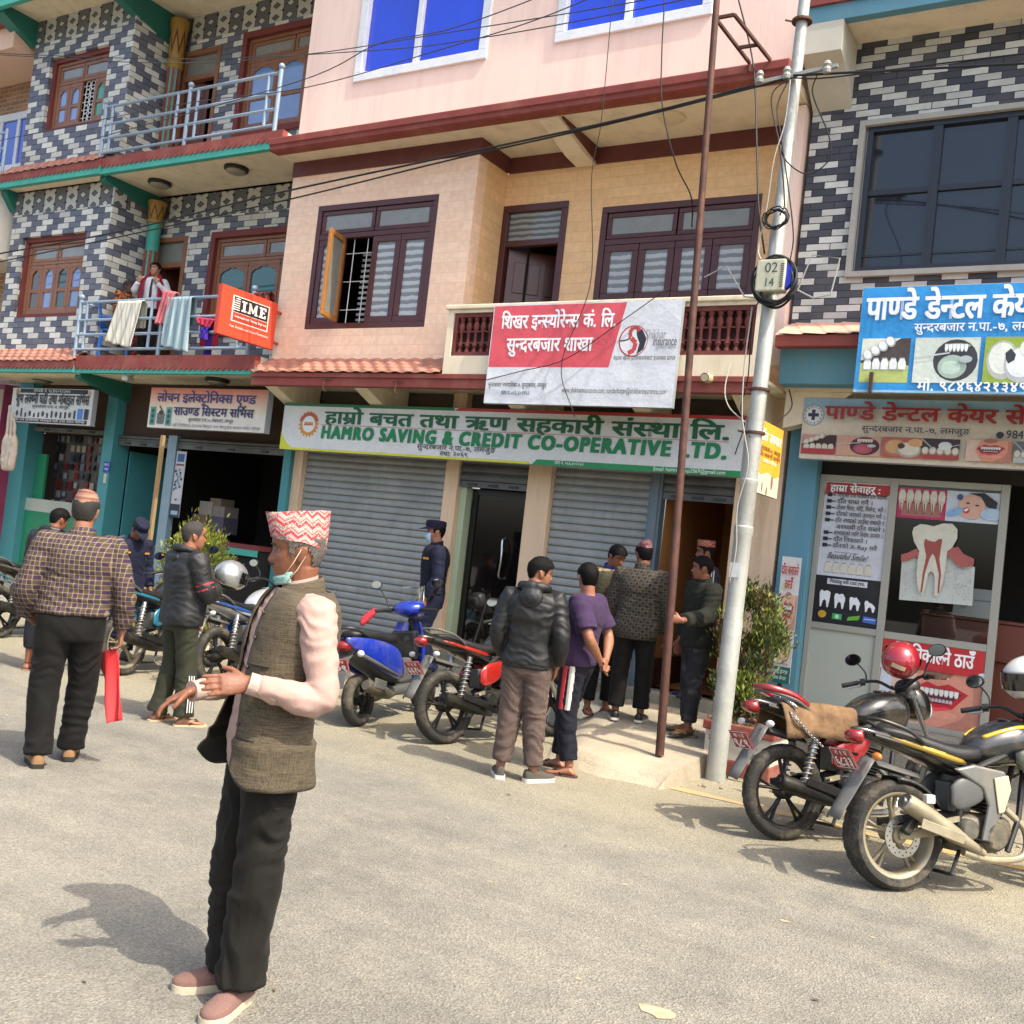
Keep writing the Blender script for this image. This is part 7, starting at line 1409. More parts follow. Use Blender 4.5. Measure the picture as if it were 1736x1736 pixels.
def motorbike(label,rear,heading,lean=-9,steer=8,main='#1a1a1c',accent='#8f1a1e',panel=None,stripe=None,pl=('ग २ प','५६२५'),sport=False,rim=None,tyre_w=.10,disc=False,group='motorbikes parked along the kerb',mirror_r=True,muf=None,eng=None,z=0.0,mudrim=None):
 g_=rear if isinstance(rear,Vector)else atZ(*rear,z);root=empty('motorbike',g_,0,label,'motorbike',group);root.rotation_euler=(R(lean),0,R(heading))
 PM=paint('tank_paint_%s'%main,main);PA=paint('accent_paint_%s'%accent,accent);eng=eng or ENGB;muf=muf or MUFF;rim=rim or mat('black_rim','#1d1d1d',.45,.4,var=.15,vs=9,dirt='#6e6450',ds=6,da=.5)
 WB,Rr=1.33,.308
 spin(root,'rear_wheel',0,Rr,Rr,tyre_w,rim,disc=disc,spokes=5 if not sport else 5)
 F0=Vector((WB,0,Rr));H0=Vector((.98,0,.98));SA=(H0-F0).normalized();SM=Matrix.Translation(H0)@Matrix.Rotation(R(steer),4,SA)@Matrix.Translation(-H0)
 def fr(b,name,mt_,**k):o=b.build(name,mt_,root,**k);o.matrix_local=SM;return o
 spin(root,'front_wheel',WB,Rr,Rr,tyre_w*.82,rim,disc=disc,M=SM)
 b=MB()
 for sd in(1,-1):
  b.tube(spline([(.95,sd*.03,.92),(.72,sd*.10,.80),(.42,sd*.12,.66),(.36,sd*.11,.38)],4),.019,8);b.tube([(.93,sd*.03,.85),(.82,sd*.08,.42),(.72,sd*.1,.24)],.017,8);b.tube([(.42,sd*.11,.68),(.10,sd*.10,.80),(-.18,sd*.07,.86)],.013,8)
 b.build('frame',BPL,root,smooth=True)
 b=MB();b.loft([xring(x,zc,hy,hz,0,18,3.2)for x,zc,hy,hz in((.34,.33,.06,.07),(.38,.34,.105,.11),(.5,.33,.12,.12),(.66,.33,.12,.11),(.76,.34,.09,.085),(.79,.35,.05,.05))]);b.lathe([(.0,-.16),(.07,-.16),(.085,-.145),(.088,-.10)],(.6,0,.33),'y',22);b.lathe([(.0,-.155),(.05,-.155),(.062,-.14),(.062,-.1)],(.42,0,.36),'y',20);b.lathe([(.085,.10),(.08,.145),(.06,.15),(0,.15)],(.63,0,.33),'y',22)
 e_=b.build('engine',eng,root,smooth=True,angle=45)
 b=MB();ax=Vector((.25,0,.97)).normalized()
 for k in range(9):
  c=Vector((.64,0,.45))+ax*(.021*k);b.obox(c,(.16,.17,.006),Matrix.Rotation(R(14),3,'Y'))
 b.obox(Vector((.685,0,.56)),(.12,.13,.24),Matrix.Rotation(R(14),3,'Y'));b.build('cylinder_fins',eng,e_,bevel=.002)
 b=MB();b.box(.34,.5,-.06,.06,.45,.62);b.tube([(.5,0,.55),(.6,0,.57)],.03,10);b.build('carburettor',GPL,e_,bevel=.01)
 b=MB()
 for sd in(1,-1):b.bar((.42,sd*.085,.36),(-.02,sd*.085,Rr),.022,.045)
 b.build('swing_arm',CASTA if disc else BPL,root,bevel=.006)
 b=MB();b.bar((.45,.11,.40),(-.02,.11,.345),.02,.075);b.build('chain_cover',BPL,root,bevel=.008)
 for sd in((1,-1)if not sport else()):
  a,c=Vector((.07,sd*.115,.34)),Vector((.19,sd*.115,.72));b=MB();b.tube([a,c],.013,8);b.tube([a.lerp(c,.55),c],.024,10);s_=b.build('shock_absorber',CHR,root,smooth=True);b=MB();b.tube(helix(a.lerp(c,.12),a.lerp(c,.9),.029,9),.0055,5);b.build('spring',mat('spring_%s'%accent,'#8d8a80' if not sport else '#1d1d1d',.4,.5),s_,smooth='all')
 b=MB();b.tube(spline([(.74,-.06,.48),(.86,-.09,.36),(.80,-.13,.22),(.55,-.15,.20),(.36,-.155,.24)],6),.021,10);b.build('exhaust_pipe',CHR if not disc else CASTA,root,smooth=True)
 b=MB();P=[Vector((.40,-.155,.235)),Vector((.26,-.165,.27)),Vector((.18,-.17,.29)),Vector((.0,-.175,.345)),Vector((-.12,-.178,.38)),Vector((-.15,-.178,.39)),Vector((-.155,-.178,.392))]
 if sport:P=[p+Vector((.10,0,(.40-p.x)*.22))for p in P]
 b.tube(P,[.022,.036,.048,.053,.052,.045,.03],16);m_=b.build('muffler',muf,root,smooth=True,angle=40)
 b=MB();b.tube([P[4]+Vector((-.02,0,.006)),P[5]+Vector((-.012,0,.004))],[.046,.046],16);b.tube([P[5],P[5]+Vector((-.022,0,.007))],.02,12);b.build('muffler_tip',CHR if disc else ENGB,m_,smooth=True,angle=30)
 b=MB();b.bar((.32,-.215,.315),(.02,-.228,.40),.008,.055);b.build('heat_guard',BPL if not disc else CASTA,m_,bevel=.01)
 tz=.84
 b=xloft([(.52,tz-.05,.07,.05),(.56,tz-.03,.105,.085),(.68,tz,.145,.125),(.82,tz+.025,.165 if sport else.145,.135),(.93,tz+.02,.14,.125),(1.0,tz+.0,.08,.08),(1.02,tz,.03,.03)],low=.82);tk=b.build('tank',PM,root,smooth='all')
 if stripe:
  S_=paint('stripe_%s'%stripe,stripe,0)
  for sd in(1,-1):
   b=MB()
   for o_,w_ in((.0,.014),(.035,.007)):b.tube(spline([(.57,sd*(.075-o_*.6),tz+.045),(.68,sd*(.112-o_*.8),tz+.09),(.82,sd*(.124-o_),tz+.122),(.94,sd*(.105-o_),tz+.104)],5),w_,6)
   b.build('tank_stripe',S_,tk,smooth='all')
 b=MB();b.lathe([(.04,0),(.045,.006),(.03,.012)],(.80,0,tz+.155),'z',16);b.build('fuel_cap',CHR,tk,smooth=True)
 b=xloft([(.60,.79,.055,.03),(.5,.785,.115,.05),(.34,.785,.135,.055),(.15,.83,.125,.05),(-.03,.87,.10,.045),(-.12,.885,.05,.03)]);b.build('seat',SEAT,root,smooth='all')
 tl=[(.46,.70,.11,.06),(.3,.735,.135,.06),(.12,.79,.115,.052),(-.06,.84,.085,.045),(-.22,.875,.05,.032),(-.28,.885,.02,.015)]
 b=xloft(tl,low=.8);tp=b.build('tail_panel',PM if not panel else paint('panel_%s'%panel,panel),root,smooth='all')
 for sd in(1,-1):
  b=MB();b.tube(spline([(.42,sd*.112,.735),(.25,sd*.133,.77),(.08,sd*.108,.815),(-.08,sd*.08,.855)],4),[(.004,.004)]+[(.018,.012)]*10+[(.008,.006)]*2,8);b.build('tail_stripe',PA,tp,smooth='all')
  b=xloft([(.30,.55,.012,.05,sd*.125),(.36,.56,.022,.09,sd*.13),(.5,.60,.024,.085,sd*.125),(.6,.64,.015,.04,sd*.115)]);b.build('side_panel',PA if not sport else GPL,root,smooth='all')
 b=MB()
 for sd in(1,-1):b.tube(spline([(.12,sd*.13,.83),(.0,sd*.135,.90),(-.14,sd*.10,.945),(-.2,sd*.04,.955)],4),.011,8)
 b.tube([(-.2,-.045,.955),(-.2,.045,.955)],.012,8);b.build('grab_rail',GPL if not sport else BPL,root,smooth=True)
 b=xloft([(-.245,.845,.065,.045),(-.285,.85,.055,.036),(-.31,.85,.035,.022)]);b.build('tail_light',LENS,root,smooth='all')
 P=[]
 b=MB();rg=[]
 for k in range(13):
  t=k/12;p=Vector((.14,0,.665)).lerp(Vector((-.20,0,.74)),min(1,t*2))if t<.5 else Vector((-.20,0,.74)).lerp(Vector((-.43,0,.40)),(t-.5)*2);tg=Vector((-1,0,.2))if t<.45 else Vector((-.55,0,-.84));nn=Vector((tg.z,0,-tg.x)).normalized();hw=.072-.012*t
  rg.append([p+Vector((0,hw*math.cos(a),0))+nn*(-.035*(math.cos(a)**2)*-1*-1)for a in[math.pi*q/8 for q in range(9)]]+[p+Vector((0,hw*.9*math.cos(a),0))+nn*(-.035*math.cos(a)**2-.006)for a in[math.pi*q/8 for q in range(8,-1,-1)]])
 b.loft(rg);b.build('rear_mudguard',GPL,root,smooth='all')
 plate(root,(-.335,0,.63+(.09 if sport else 0)),Matrix.Rotation(R(-30),3,'Y').to_3x3()@Matrix.Rotation(R(0),3,'Z'),*pl)
 for sd in(1,-1):
  b=MB();b.tube([(-.2,sd*.06,.74),(-.22,sd*.13,.745)],.009,6);o=b.build('indicator',BPL,root,smooth=True);b=MB();b.ell((-.225,sd*.155,.745),(.024,.036,.024),12,8);b.build('lens',AMB if sport else CLENS,o,smooth='all')
 b=MB()
 for sd in(1,-1):b.tube([F0+Vector((.0,sd*.085,0)),F0.lerp(H0,.45)+Vector((0,sd*.085,0))],.026,10);b.tube([F0.lerp(H0,.4)+Vector((0,sd*.085,0)),H0+Vector((.0,sd*.085,.03))],.018,10)
 b.obox(H0+Vector((.01,0,0)),(.07,.22,.03),Matrix.Rotation(R(-25),3,'Y'));fr(b,'fork',CHR if not sport else BPL,smooth=True)
 b=MB();rg=[[Vector((WB+(Rr+.03)*math.cos(a),hw,Rr+(Rr+.03)*math.sin(a)-d_))for hw,d_ in((-.065,.03),(-.055,0),(0,-.012),(.055,0),(.065,.03),(.05,.008),(0,-.006),(-.05,.008))]for a in[R(20+12*k)for k in range(12)]];b.loft(rg);fr(b,'front_mudguard',PM,smooth='all')
 b=xloft([(1.02,.96,.06,.05),(1.08,.94,.10,.11),(1.16,.92,.105,.115),(1.22,.91,.08,.09),(1.245,.90,.03,.03)]);fr(b,'headlamp_cowl',PM,smooth='all');b=xloft([(1.18,.90,.07,.07),(1.235,.895,.075,.075),(1.262,.89,.05,.05),(1.27,.89,.01,.01)]);fr(b,'headlamp',CLENS,smooth='all')
 b=xloft([(1.0,1.02,.05,.03),(1.06,1.05,.085,.05),(1.12,1.05,.08,.045),(1.16,1.03,.03,.02)]);fr(b,'instrument_cowl',BPL,smooth='all')
 hb=[(.98,0,1.03),(.98,.06,1.035),(.97,.17,1.09),(.90,.30,1.085),(.86,.37,1.07)];b=MB();b.tube(spline([(x,-y,z_)for x,y,z_ in hb[::-1]]+hb[1:],4),.0115,8);fr(b,'handlebar',BPL,smooth=True)
 for sd in(1,-1):
  b=MB();b.tube([(.915,sd*.285,1.087),(.855,sd*.385,1.068)],.0175,10);b.tube([(.94,sd*.245,1.09),(.92,sd*.275,1.088)],.026,10);fr(b,'grip',BPL,smooth=True)
  b=MB();b.tube(spline([(.95,sd*.25,1.09),(.99,sd*.32,1.07),(.95,sd*.40,1.06)],4),.006,6);fr(b,'lever',CHR,smooth=True)
  if sd<0 and not mirror_r:continue
  b=MB();b.tube(spline([(.94,sd*.235,1.095),(.955,sd*.25,1.16),(.95,sd*.31,1.235)],4),.006,6);mo=fr(b,'mirror',BPL,smooth=True)
  b=MB();rg=[[Vector((.955+dx,sd*.345+.068*sc*math.cos(a),1.26+.043*sc*math.sin(a)))for a in[2*math.pi*k/18 for k in range(18)]]for dx,sc in((.03,.35),(.02,.85),(.0,1.0),(-.006,1.0))];b.loft(rg);b.build('shell',BPL,mo,smooth=True,angle=50)
  b=MB();b.loft([[Vector((.947+dx,sd*.345+.062*math.cos(a),1.26+.038*math.sin(a)))for a in[2*math.pi*k/18 for k in range(18)]]for dx in(-.0,-.002)]);b.build('glass',MIRR,mo)
 b=MB()
 for k in range(5):b.tube(spline([(.97,.05-.025*k,1.05),(1.04,.03-.015*k,.98+.01*k),(.94,.04-.02*k,.86)],4),.005,5)
 fr(b,'cables',BPL,smooth=True)
 for sd in(1,-1):
  b=MB();b.tube([(.48,sd*.12,.30),(.48,sd*.24,.30)],.012,8);b.build('footrest',BPL,root,smooth=True);b=MB();b.bar((.36,sd*.12,.42),(.22,sd*.15,.40),.016,.03);b.tube([(.24,sd*.14,.40),(.22,sd*.21,.41)],.011,8);b.build('pillion_footrest',CASTA,root,smooth=True)
 b=MB();b.tube([(.45,.10,.26),(.40,.23,.04)],.011,8);b.box(.37,.43,.215,.255,.028,.042);b.build('side_stand',BPL,root)
 b=MB();b.tube([(.38,-.10,.24),(.30,-.13,.11)],.012,8);b.tube([(.38,.10,.24),(.30,.13,.11)],.012,8);b.tube([(.30,-.13,.11),(.30,.13,.11)],.011,8);b.build('centre_stand',BPL,root,smooth=True)
 return root
FZ=motorbike('large street motorbike with grey metallic tank, yellow stripes and rear disc brake',(1512,1508),48,-8,10,'#23262b','#9a7e16',panel='#151517',stripe='#b89a14',pl=('ग १ प','६८३३'),sport=True,rim=CASTA,tyre_w=.145,disc=True,muf=CASTA,eng=ENG)
for sd in(1,-1):
 b=MB();b.prism([(.30,.70),(.44,.73),(.66,.70),(.70,.60),(.60,.40),(.54,.30),(.49,.30),(.54,.50),(.50,.60)],sd*.135,sd*.160,'y');o=b.build('frame_cover',mat('silver_grey_panel','#6a6b68',.4,.4,var=.08,vs=6,dirt='#8d816a',ds=5,da=.5),FZ,bevel=.012)
 b=MB();b.prism([(.57,.66),(.67,.68),(.69,.60),(.64,.47),(.60,.46)],sd*.161,sd*.172,'y');b.build('pale_insert',mat('pale_cream_panel','#b5a888',.4,.1,var=.1),o,bevel=.008)
 b=xloft([(.74,.78,.01,.03,sd*.15),(.84,.76,.03,.09,sd*.165),(.98,.73,.035,.10,sd*.165),(1.06,.72,.015,.05,sd*.15)]);b.build('tank_shroud',paint('olive_grey_shroud','#2b3026'),FZ,smooth='all')
 b=MB();b.bar((.26,sd*.132,.772),(.02,sd*.098,.838),.012,.03);b.build('yellow_tail_decal',paint('stripe_#b89a14','#b89a14',0),FZ,bevel=.006)
b=MB();b.bar((-.02,-.13,.33),(.05,-.135,.42),.05,.05);b.build('brake_caliper',ENGB,FZ,bevel=.01)
b=MB();rg=[[Vector((0+(.325)*math.cos(a),hw,.308+.325*math.sin(a)+d_))for hw,d_ in((-.08,-.03),(-.07,0),(.07,0),(.08,-.03),(.065,-.006),(-.065,-.006))]for a in[R(30+8*k)for k in range(9)]];b.loft(rg);b.build('tyre_hugger',BPL,FZ,smooth='all')
b=MB();b.box(.10,.16,-.17,-.13,.50,.55);b.build('white_tag',mat('white_plastic','#b9b8b2',.4),FZ,bevel=.006)
RB=motorbike('red and black motorbike with a brown sack and a red helmet on it',(1326,1424),53,-8,14,'#161617','#8f1a20',panel='#161617',pl=('बा ५ प','९८९'),tyre_w=.095)
b=MB();b.tube(spline([(.1,.12,.87),(-.02,.13,.935),(-.17,.09,.975),(-.2,0,.98),(-.17,-.09,.975),(-.02,-.13,.935),(.1,-.12,.87)],4),[(.022,.014)]*25,8);b.build('red_grab_rail',paint('red_gloss','#8f1620'),RB,smooth='all')
def local(root,p):bpy.context.view_layer.update();return root.matrix_world@Vector(p)
bpy.context.view_layer.update()
sk=MB();rg=[]
for k in range(25):
 x=-.10+.58*k/24;ring=[]
 for j in range(21):
  t=-1+2*j/20;yy=.16*math.sin(t*1.45);drop=max(0,abs(t)-.45)**1.4*.52;zz=.865+.03*(1-abs(x-.15)*2)+.04*max(0,-x)-drop+.010*noise.noise((x*9,t*4,2))+.008*noise.noise((x*26,t*9,2));yy+=math.copysign(.012+.012*noise.noise((x*12,t*5,7)),t)*min(1,abs(t)*2);ring.append(Vector((x+.02*noise.noise((t*5,x,1)),yy,zz)))
 rg.append(ring)
sk.add([p for r_ in rg for p in r_],[(k*21+j,(k+1)*21+j,(k+1)*21+j+1,k*21+j+1)for k in range(24)for j in range(20)])
g=NG('jute_sacking');q=g.xyz();wv=g.m('MULTIPLY',g.m('SINE',g.m('MULTIPLY',q[0],900)),g.m('SINE',g.m('MULTIPLY',q[1],900)));n=g.mr(g.noise(9,detail=7),.3,.7,0,1);MJUT=g.out(g.mix(n,'#4f3a26','#86694a'),.95,g.m('ADD',wv,g.m('MULTIPLY',g.noise(70),3)),.5,.004)
o=sk.build('sack',MJUT,None,smooth='all');o.matrix_world=RB.matrix_world.copy();s_=o.modifiers.new('s','SOLIDIFY');s_.thickness=.012;tag(o,'brown jute sack folded over the seat of the red and black motorbike','sack')
b=MB();P=spline([(-.02,-.15,.86),(-.06,-.1,.90),(-.08,0,.92),(-.05,-.17,.80),(.05,-.185,.70),(.16,-.19,.62)],10);acc=0
for i in range(0,len(P)-1,1):
 a,c=P[i],P[i+1];d=(c-a).normalized();u=d.orthogonal().normalized();v=d.cross(u);(u,v)=(u,v)if i%2 else(v,u);m_=(a+c)/2;b.tube([m_+d*(.017*math.cos(t))+u*(.009*math.sin(t))for t in[2*math.pi*k/8 for k in range(8)]],.0035,5,close=True)
o=b.build('lock_chain',CHR,None,smooth='all');o.matrix_world=RB.matrix_world.copy();tag(o,'steel lock chain looped over the jute sack','chain')
def helmet(label,name_mat,col,M,visor='#0c0d10',coat=.9,patch=None):
 root=empty('helmet',M.translation,0,label,'helmet');root.matrix_world=M
 HM=mat(name_mat,col,.25,.1 if col!='#a9acae' else.7,coat=coat,var=.04,vs=5,dirt='#6b5a50',ds=4,da=.15);b=MB();n=40;fs=[];m_=26;vs_=[]
 for j in range(m_+1):
  ph=math.pi*(j/m_);z_=math.cos(ph)
  for k in range(n):
   a=2*math.pi*k/n;r_=math.sin(ph);e=1+.03*math.cos(a);vs_.append(Vector((.155*r_*math.cos(a)*e,.125*r_*math.sin(a),.135*z_*(1.0 if z_>0 else.92))))
 for j in range(m_):
  for k in range(n):
   a=2*math.pi*(k+.5)/n;z_=math.cos(math.pi*(j+.5)/m_);front=math.cos(a)>.12
   if front and-.28<z_<.30:continue
   if z_<-.78:continue
   fs.append((j*n+k,(j+1)*n+k,(j+1)*n+(k+1)%n,j*n+(k+1)%n))
 b.add(vs_,fs);o=b.build('shell',HM,root,smooth='all');s_=o.modifiers.new('s','SOLIDIFY');s_.thickness=.014;s_.offset=-1
 b=MB();b.add([Vector((.158*math.cos(a),.128*math.sin(a),z_*.135))*(1.01 if abs(z_)<.3 else 1)for z_ in(-.33,-.12,.12,.36)for a in[R(-84+12*k)for k in range(15)]],[(j*15+k,j*15+k+1,(j+1)*15+k+1,(j+1)*15+k)for j in range(3)for k in range(14)]);b.build('visor',mat('visor_%s'%visor,visor,.08,coat=1),root,smooth='all')
 b=MB();b.ell((0,0,-.01),(.13,.10,.11),20,12);b.build('lining',mat('helmet_lining','#191818',.9),root,smooth='all')
 for sd in(1,-1):b=MB();b.lathe([(.018,0),(.016,.006),(0,.008)],(.07,sd*.118,.02),'y',14);b.build('visor_pivot',BPL,root,smooth=True)
 if patch:b=MB();b.add([Vector((-.1585*math.cos(a)*math.cos(z_),.128*math.sin(a),.137*math.sin(z_)))for z_ in(-.1,.12)for a in(-.5,-.25,0,.25)],[(0,1,5,4),(1,2,6,5),(2,3,7,6)]);b.build('sticker',mat('cream_sticker',patch,.4),root)
 return root
hp=local(RB,(.97,-.02,1.22));helmet('scuffed red helmet hung on the handlebar of the sack-laden motorbike','red_helmet','#8f1a26',Matrix.Translation(hp)@Matrix.Rotation(R(95),4,'Z')@Matrix.Rotation(R(18),4,'X')@Matrix.Rotation(R(-12),4,'Y')@Matrix.Scale(1.02,4),patch='#b5a184')
p=atY(1748,1152,7.05);helmet('white and black helmet on the mirror of the large street motorbike','white_helmet','#b9bab5',Matrix.Translation(p)@Matrix.Rotation(R(215),4,'Z')@Matrix.Rotation(R(10),4,'Y')@Matrix.Scale(1.1,4))
motorbike('red and black motorbike parked nose in beside the black jacket man',(752,1261),76,-9,8,'#161616','#a3221c',panel='#161616',pl=('ग १ प','६६१५'),tyre_w=.11,z=0)
motorbike('white and blue motorbike parked behind the man with folded arms',(366,1170),97,-9,-10,'#b3b6b8','#1f4f9a',panel='#b3b6b8',pl=('ग ३ प','२०४'))
motorbike('black motorbike with cyan decals behind the check shirt man',(207,1145),98,-9,6,'#17181a','#1f6c85',panel='#17181a',pl=('ग ४ प','७१३'),rim=CASTA)
motorbike('dusty black motorbike cut by the left edge of the picture',(-6,1082),100,-9,6,'#1a1a1a','#55504a',pl=('ग २ प','३९२'))
def scooter(label,rear,heading,lean=-8):
 g_=atZ(*rear);root=empty('scooter',g_,0,label,'scooter');root.rotation_euler=(R(lean),0,R(heading));BL=paint('blue_gloss','#16309a',.2);DK=GPL;Rw=.225
 spin(root,'rear_wheel',0,Rw,Rw,.10,mat('black_rim','#1d1d1d',.45,.4),spokes=5);spin(root,'front_wheel',1.24,Rw,Rw,.09,mat('black_rim','#1d1d1d',.45,.4),spokes=5)
 for sd in(1,-1):
  b=xloft([(.52,.47,.02,.08,sd*.16),(.40,.52,.045,.14,sd*.165),(.2,.58,.06,.14,sd*.16),(-.02,.65,.055,.11,sd*.14),(-.2,.72,.035,.06,sd*.10),(-.3,.76,.01,.02,sd*.07)]);b.build('side_body',BL,root,smooth='all')
  b=MB();b.tube(spline([(.48,sd*.17,.40),(.25,sd*.19,.46),(.0,sd*.175,.55),(-.2,sd*.13,.64)],4),.022,8);b.build('lower_trim',GPL,root,smooth='all')
  b=MB();b.tube([(-.2,sd*.09,.64),(-.22,sd*.15,.64)],.01,6);o=b.build('indicator',BPL,root);b=MB();b.ell((-.22,sd*.16,.64),(.03,.035,.03),10,8);b.build('lens',CLENS,o,smooth='all')
 b=xloft([(.5,.4,.13,.1),(.3,.52,.15,.12),(.05,.6,.13,.1),(-.2,.68,.09,.06)]);b.build('body_core',DK,root,smooth='all')
 b=xloft([(.58,.72,.08,.03),(.5,.74,.125,.05),(.3,.745,.14,.05),(.1,.77,.13,.05),(-.08,.79,.11,.045),(-.16,.80,.05,.03)]);b.build('seat',SEAT,root,smooth='all')
 b=MB();b.tube(spline([(-.05,.13,.78),(-.22,.10,.85),(-.28,0,.86),(-.22,-.10,.85),(-.05,-.13,.78)],5),.013,8);b.build('grab_rail',BPL,root,smooth=True)
 b=xloft([(-.24,.70,.09,.05),(-.29,.71,.07,.04),(-.315,.71,.03,.02)]);b.build('tail_light',LENS,root,smooth='all')
 b=MB();rg=[[Vector((p[0],hw,p[1]))for hw in(-.07,.07)]+[Vector((p[0]+.006,hw,p[1]-.006))for hw in(.07,-.07)]for p in((-.18,.64),(-.26,.60),(-.32,.48),(-.36,.36))];b.loft(rg);b.build('rear_mudguard',GPL,root)
 plate(root,(-.315,0,.54),Matrix.Rotation(R(-18),3,'Y').to_3x3(),'ग १ प','२०९',mt_=mat('white_red_plate','#8f2a30',.5))
 b=MB();b.loft([xring(x,.27,hy,hz,0,16,4)for x,hy,hz in((.42,.14,.05),(.6,.16,.05),(.86,.15,.05))]);b.build('floorboard',GPL,root,bevel=.01)
 b=MB();rg=[]
 for t,w_ in((0,.16),(.2,.19),(.5,.20),(.8,.17),(1,.12)):
  p=Vector((.86,0,.30)).lerp(Vector((1.0,0,.88)),t);rg.append([p+Vector((.09*(1-(2*k/10-1)**2)-.02,w_*(2*k/10-1),0))for k in range(11)]+[p+Vector((.09*(1-(2*k/10-1)**2)-.055,w_*.95*(2*k/10-1),0))for k in range(10,-1,-1)])
 b.loft(rg);b.build('front_apron',BL,root,smooth=True,angle=50)
 b=MB();b.box(.84,.93,-.13,.13,.52,.80);b.build('glove_box',BPL,root,bevel=.02);b=MB();b.lathe([(.03,0),(.03,.01),(0,.012)],(.84,-.04,.72),'x',14);b.build('ignition',CHR,root)
 b=MB();b.box(.60,.845,-.10,.10,.32,.55);b.build('storage_box',GPL,root,bevel=.03)
 b=xloft([(.86,1.0,.09,.05),(.94,1.01,.16,.07),(1.04,1.0,.14,.085),(1.12,.97,.08,.06),(1.14,.96,.03,.03)]);b.build('handlebar_cowl',BL,root,smooth='all');b=xloft([(1.07,.98,.07,.05),(1.125,.96,.06,.045),(1.15,.95,.02,.02)]);b.build('headlamp',CLENS,root,smooth='all')
 b=MB();b.add([(1.06+.05*(1-t*t),t*.12,z_)for z_,in((1.06,),(1.22,))for t in(-1,-.5,0,.5,1)],[(k,k+1,6+k,5+k)for k in range(4)]);o=b.build('fly_screen',GCLR,root,smooth='all');
 b=MB();b.tube([(1.06+.05*(1-t*t),t*.12,1.22)for t in(-1,-.5,0,.5,1)],.006,6);b.build('screen_rim',CHR,o)
 for sd in(1,-1):
  b=MB();b.tube([(.92,sd*.15,1.0),(.88,sd*.35,.99)],.018,10);b.build('grip',BPL,root,smooth=True)
  b=MB();b.tube(spline([(.93,sd*.2,1.02),(.93,sd*.24,1.12),(.92,sd*.30,1.22)],4),.006,6);mo=b.build('mirror',BPL,root,smooth=True);b=MB();b.loft([[Vector((.925+dx,sd*.33+.062*sc*math.cos(a),1.25+.042*sc*math.sin(a)))for a in[2*math.pi*k/16 for k in range(16)]]for dx,sc in((.03,.3),(.02,.85),(0,1),(-.005,1))]);b.build('shell',BPL,mo,smooth=True,angle=50);b=MB();b.loft([[Vector((.918+dx,sd*.33+.056*math.cos(a),1.25+.037*math.sin(a)))for a in[2*math.pi*k/16 for k in range(16)]]for dx in(0,-.002)]);b.build('glass',MIRR,mo)
 b=MB();P=[Vector((.92,.34,1.0)),Vector((.86,.37,.96)),Vector((.80,.40,.90)),Vector((.76,.41,.86))];b.tube(P,[(.02,.03),(.03,.045),(.035,.03),(.012,.008)],8);rem(b,'red_rag',cloth('red_rag','#9a2a35'),root,.011,2,.012,(20,20,20))
 b=MB();rg=[[Vector((1.24+(Rw+.03)*math.cos(a),hw,Rw+(Rw+.03)*math.sin(a)-d_))for hw,d_ in((-.07,.04),(-.055,0),(0,-.01),(.055,0),(.07,.04),(.05,.01),(-.05,.01))]for a in[R(15+13*k)for k in range(12)]];b.loft(rg);b.build('front_mudguard',BL,root,smooth='all')
 b=MB();b.tube([(1.24,.07,Rw),(1.06,.05,.6),(1.0,0,.9)],.02,8);b.tube([(1.24,-.07,Rw),(1.06,-.05,.6),(1.0,0,.9)],.02,8);b.build('fork',BPL,root,smooth=True)
 b=MB();b.loft([xring(x,zc,hy,hz,yo,14,3)for x,zc,hy,hz,yo in((.5,.28,.07,.08,.03),(.3,.27,.09,.09,.03),(.0,Rw,.05,.06,.09),(-.06,Rw,.03,.04,.09))]);b.build('engine',ENG,root,smooth=True)
 b=MB();b.tube([(.42,-.12,.24),(.25,-.15,.26),(.1,-.16,.30),(-.12,-.165,.36),(-.15,-.165,.37)],[.02,.05,.058,.055,.04],14);o=b.build('muffler',mat('grey_muffler','#5a574f',.5,.5,var=.2,vs=9,dirt='#8c7c5c',ds=6,da=.7),root,smooth=True);b=MB();b.obox((.02,-.215,.36),(.2,.02,.09),Matrix.Rotation(R(14),3,'Y'));b.build('heat_guard',GPL,o,bevel=.02)
 b=MB();b.tube([(.4,.12,.24),(.36,.22,.03)],.011,8);b.build('side_stand',BPL,root);return root
scooter('glossy blue scooter with mirrors before the big roller shutter',(607,1231),99)
bpy.context.view_layer.update();hp=OLIVE.matrix_world@Vector((.40,-.04,1.30));helmet('silver helmet with dark visor held on the forearms of the balding man','silver_helmet','#a9acae',Matrix.Translation(hp)@Matrix.Rotation(OLIVE.rotation_euler.z+R(5),4,'Z')@Matrix.Rotation(R(14),4,'Y')@Matrix.Scale(.98,4))
# ================================================================ poles, wires and small things of the street
MPOLE=mat('galvanised_pole','#a3a59e',.5,.25,var=.10,vs=5,dirt='#6d6a60',ds=4,da=.5,bump=.15,bs=40);MRST=mat('rusty_iron','#4a3028',.75,.3,var=.25,vs=9,dirt='#70483a',ds=5,da=.7,bump=.2,bs=60);MCAB=mat('black_cable','#121214',.6);MWIR=mat('grey_wire','#3c3d42',.6);MWHW=mat('pale_wire','#98948c',.6)
P0=atZ(1212,1322);d=ray(1364,0);PT_=Vector((0,0,HC))+d*(P0.y/d.y);PD=(PT_-P0)/(PT_.z-P0.z)
def up(z):return P0+PD*(z-P0.z)
root=empty('utility_pole',P0,label='tall stepped grey steel utility pole standing by the planter',cat='utility pole')
b=MB();st=[(-.05,.080),(1.30,.079),(1.315,.074),(2.0,.073),(2.02,.079),(2.08,.079),(2.09,.070),(2.42,.069),(2.43,.073),(2.47,.073),(2.48,.066),(4.6,.060),(4.62,.052),(7.6,.045)]
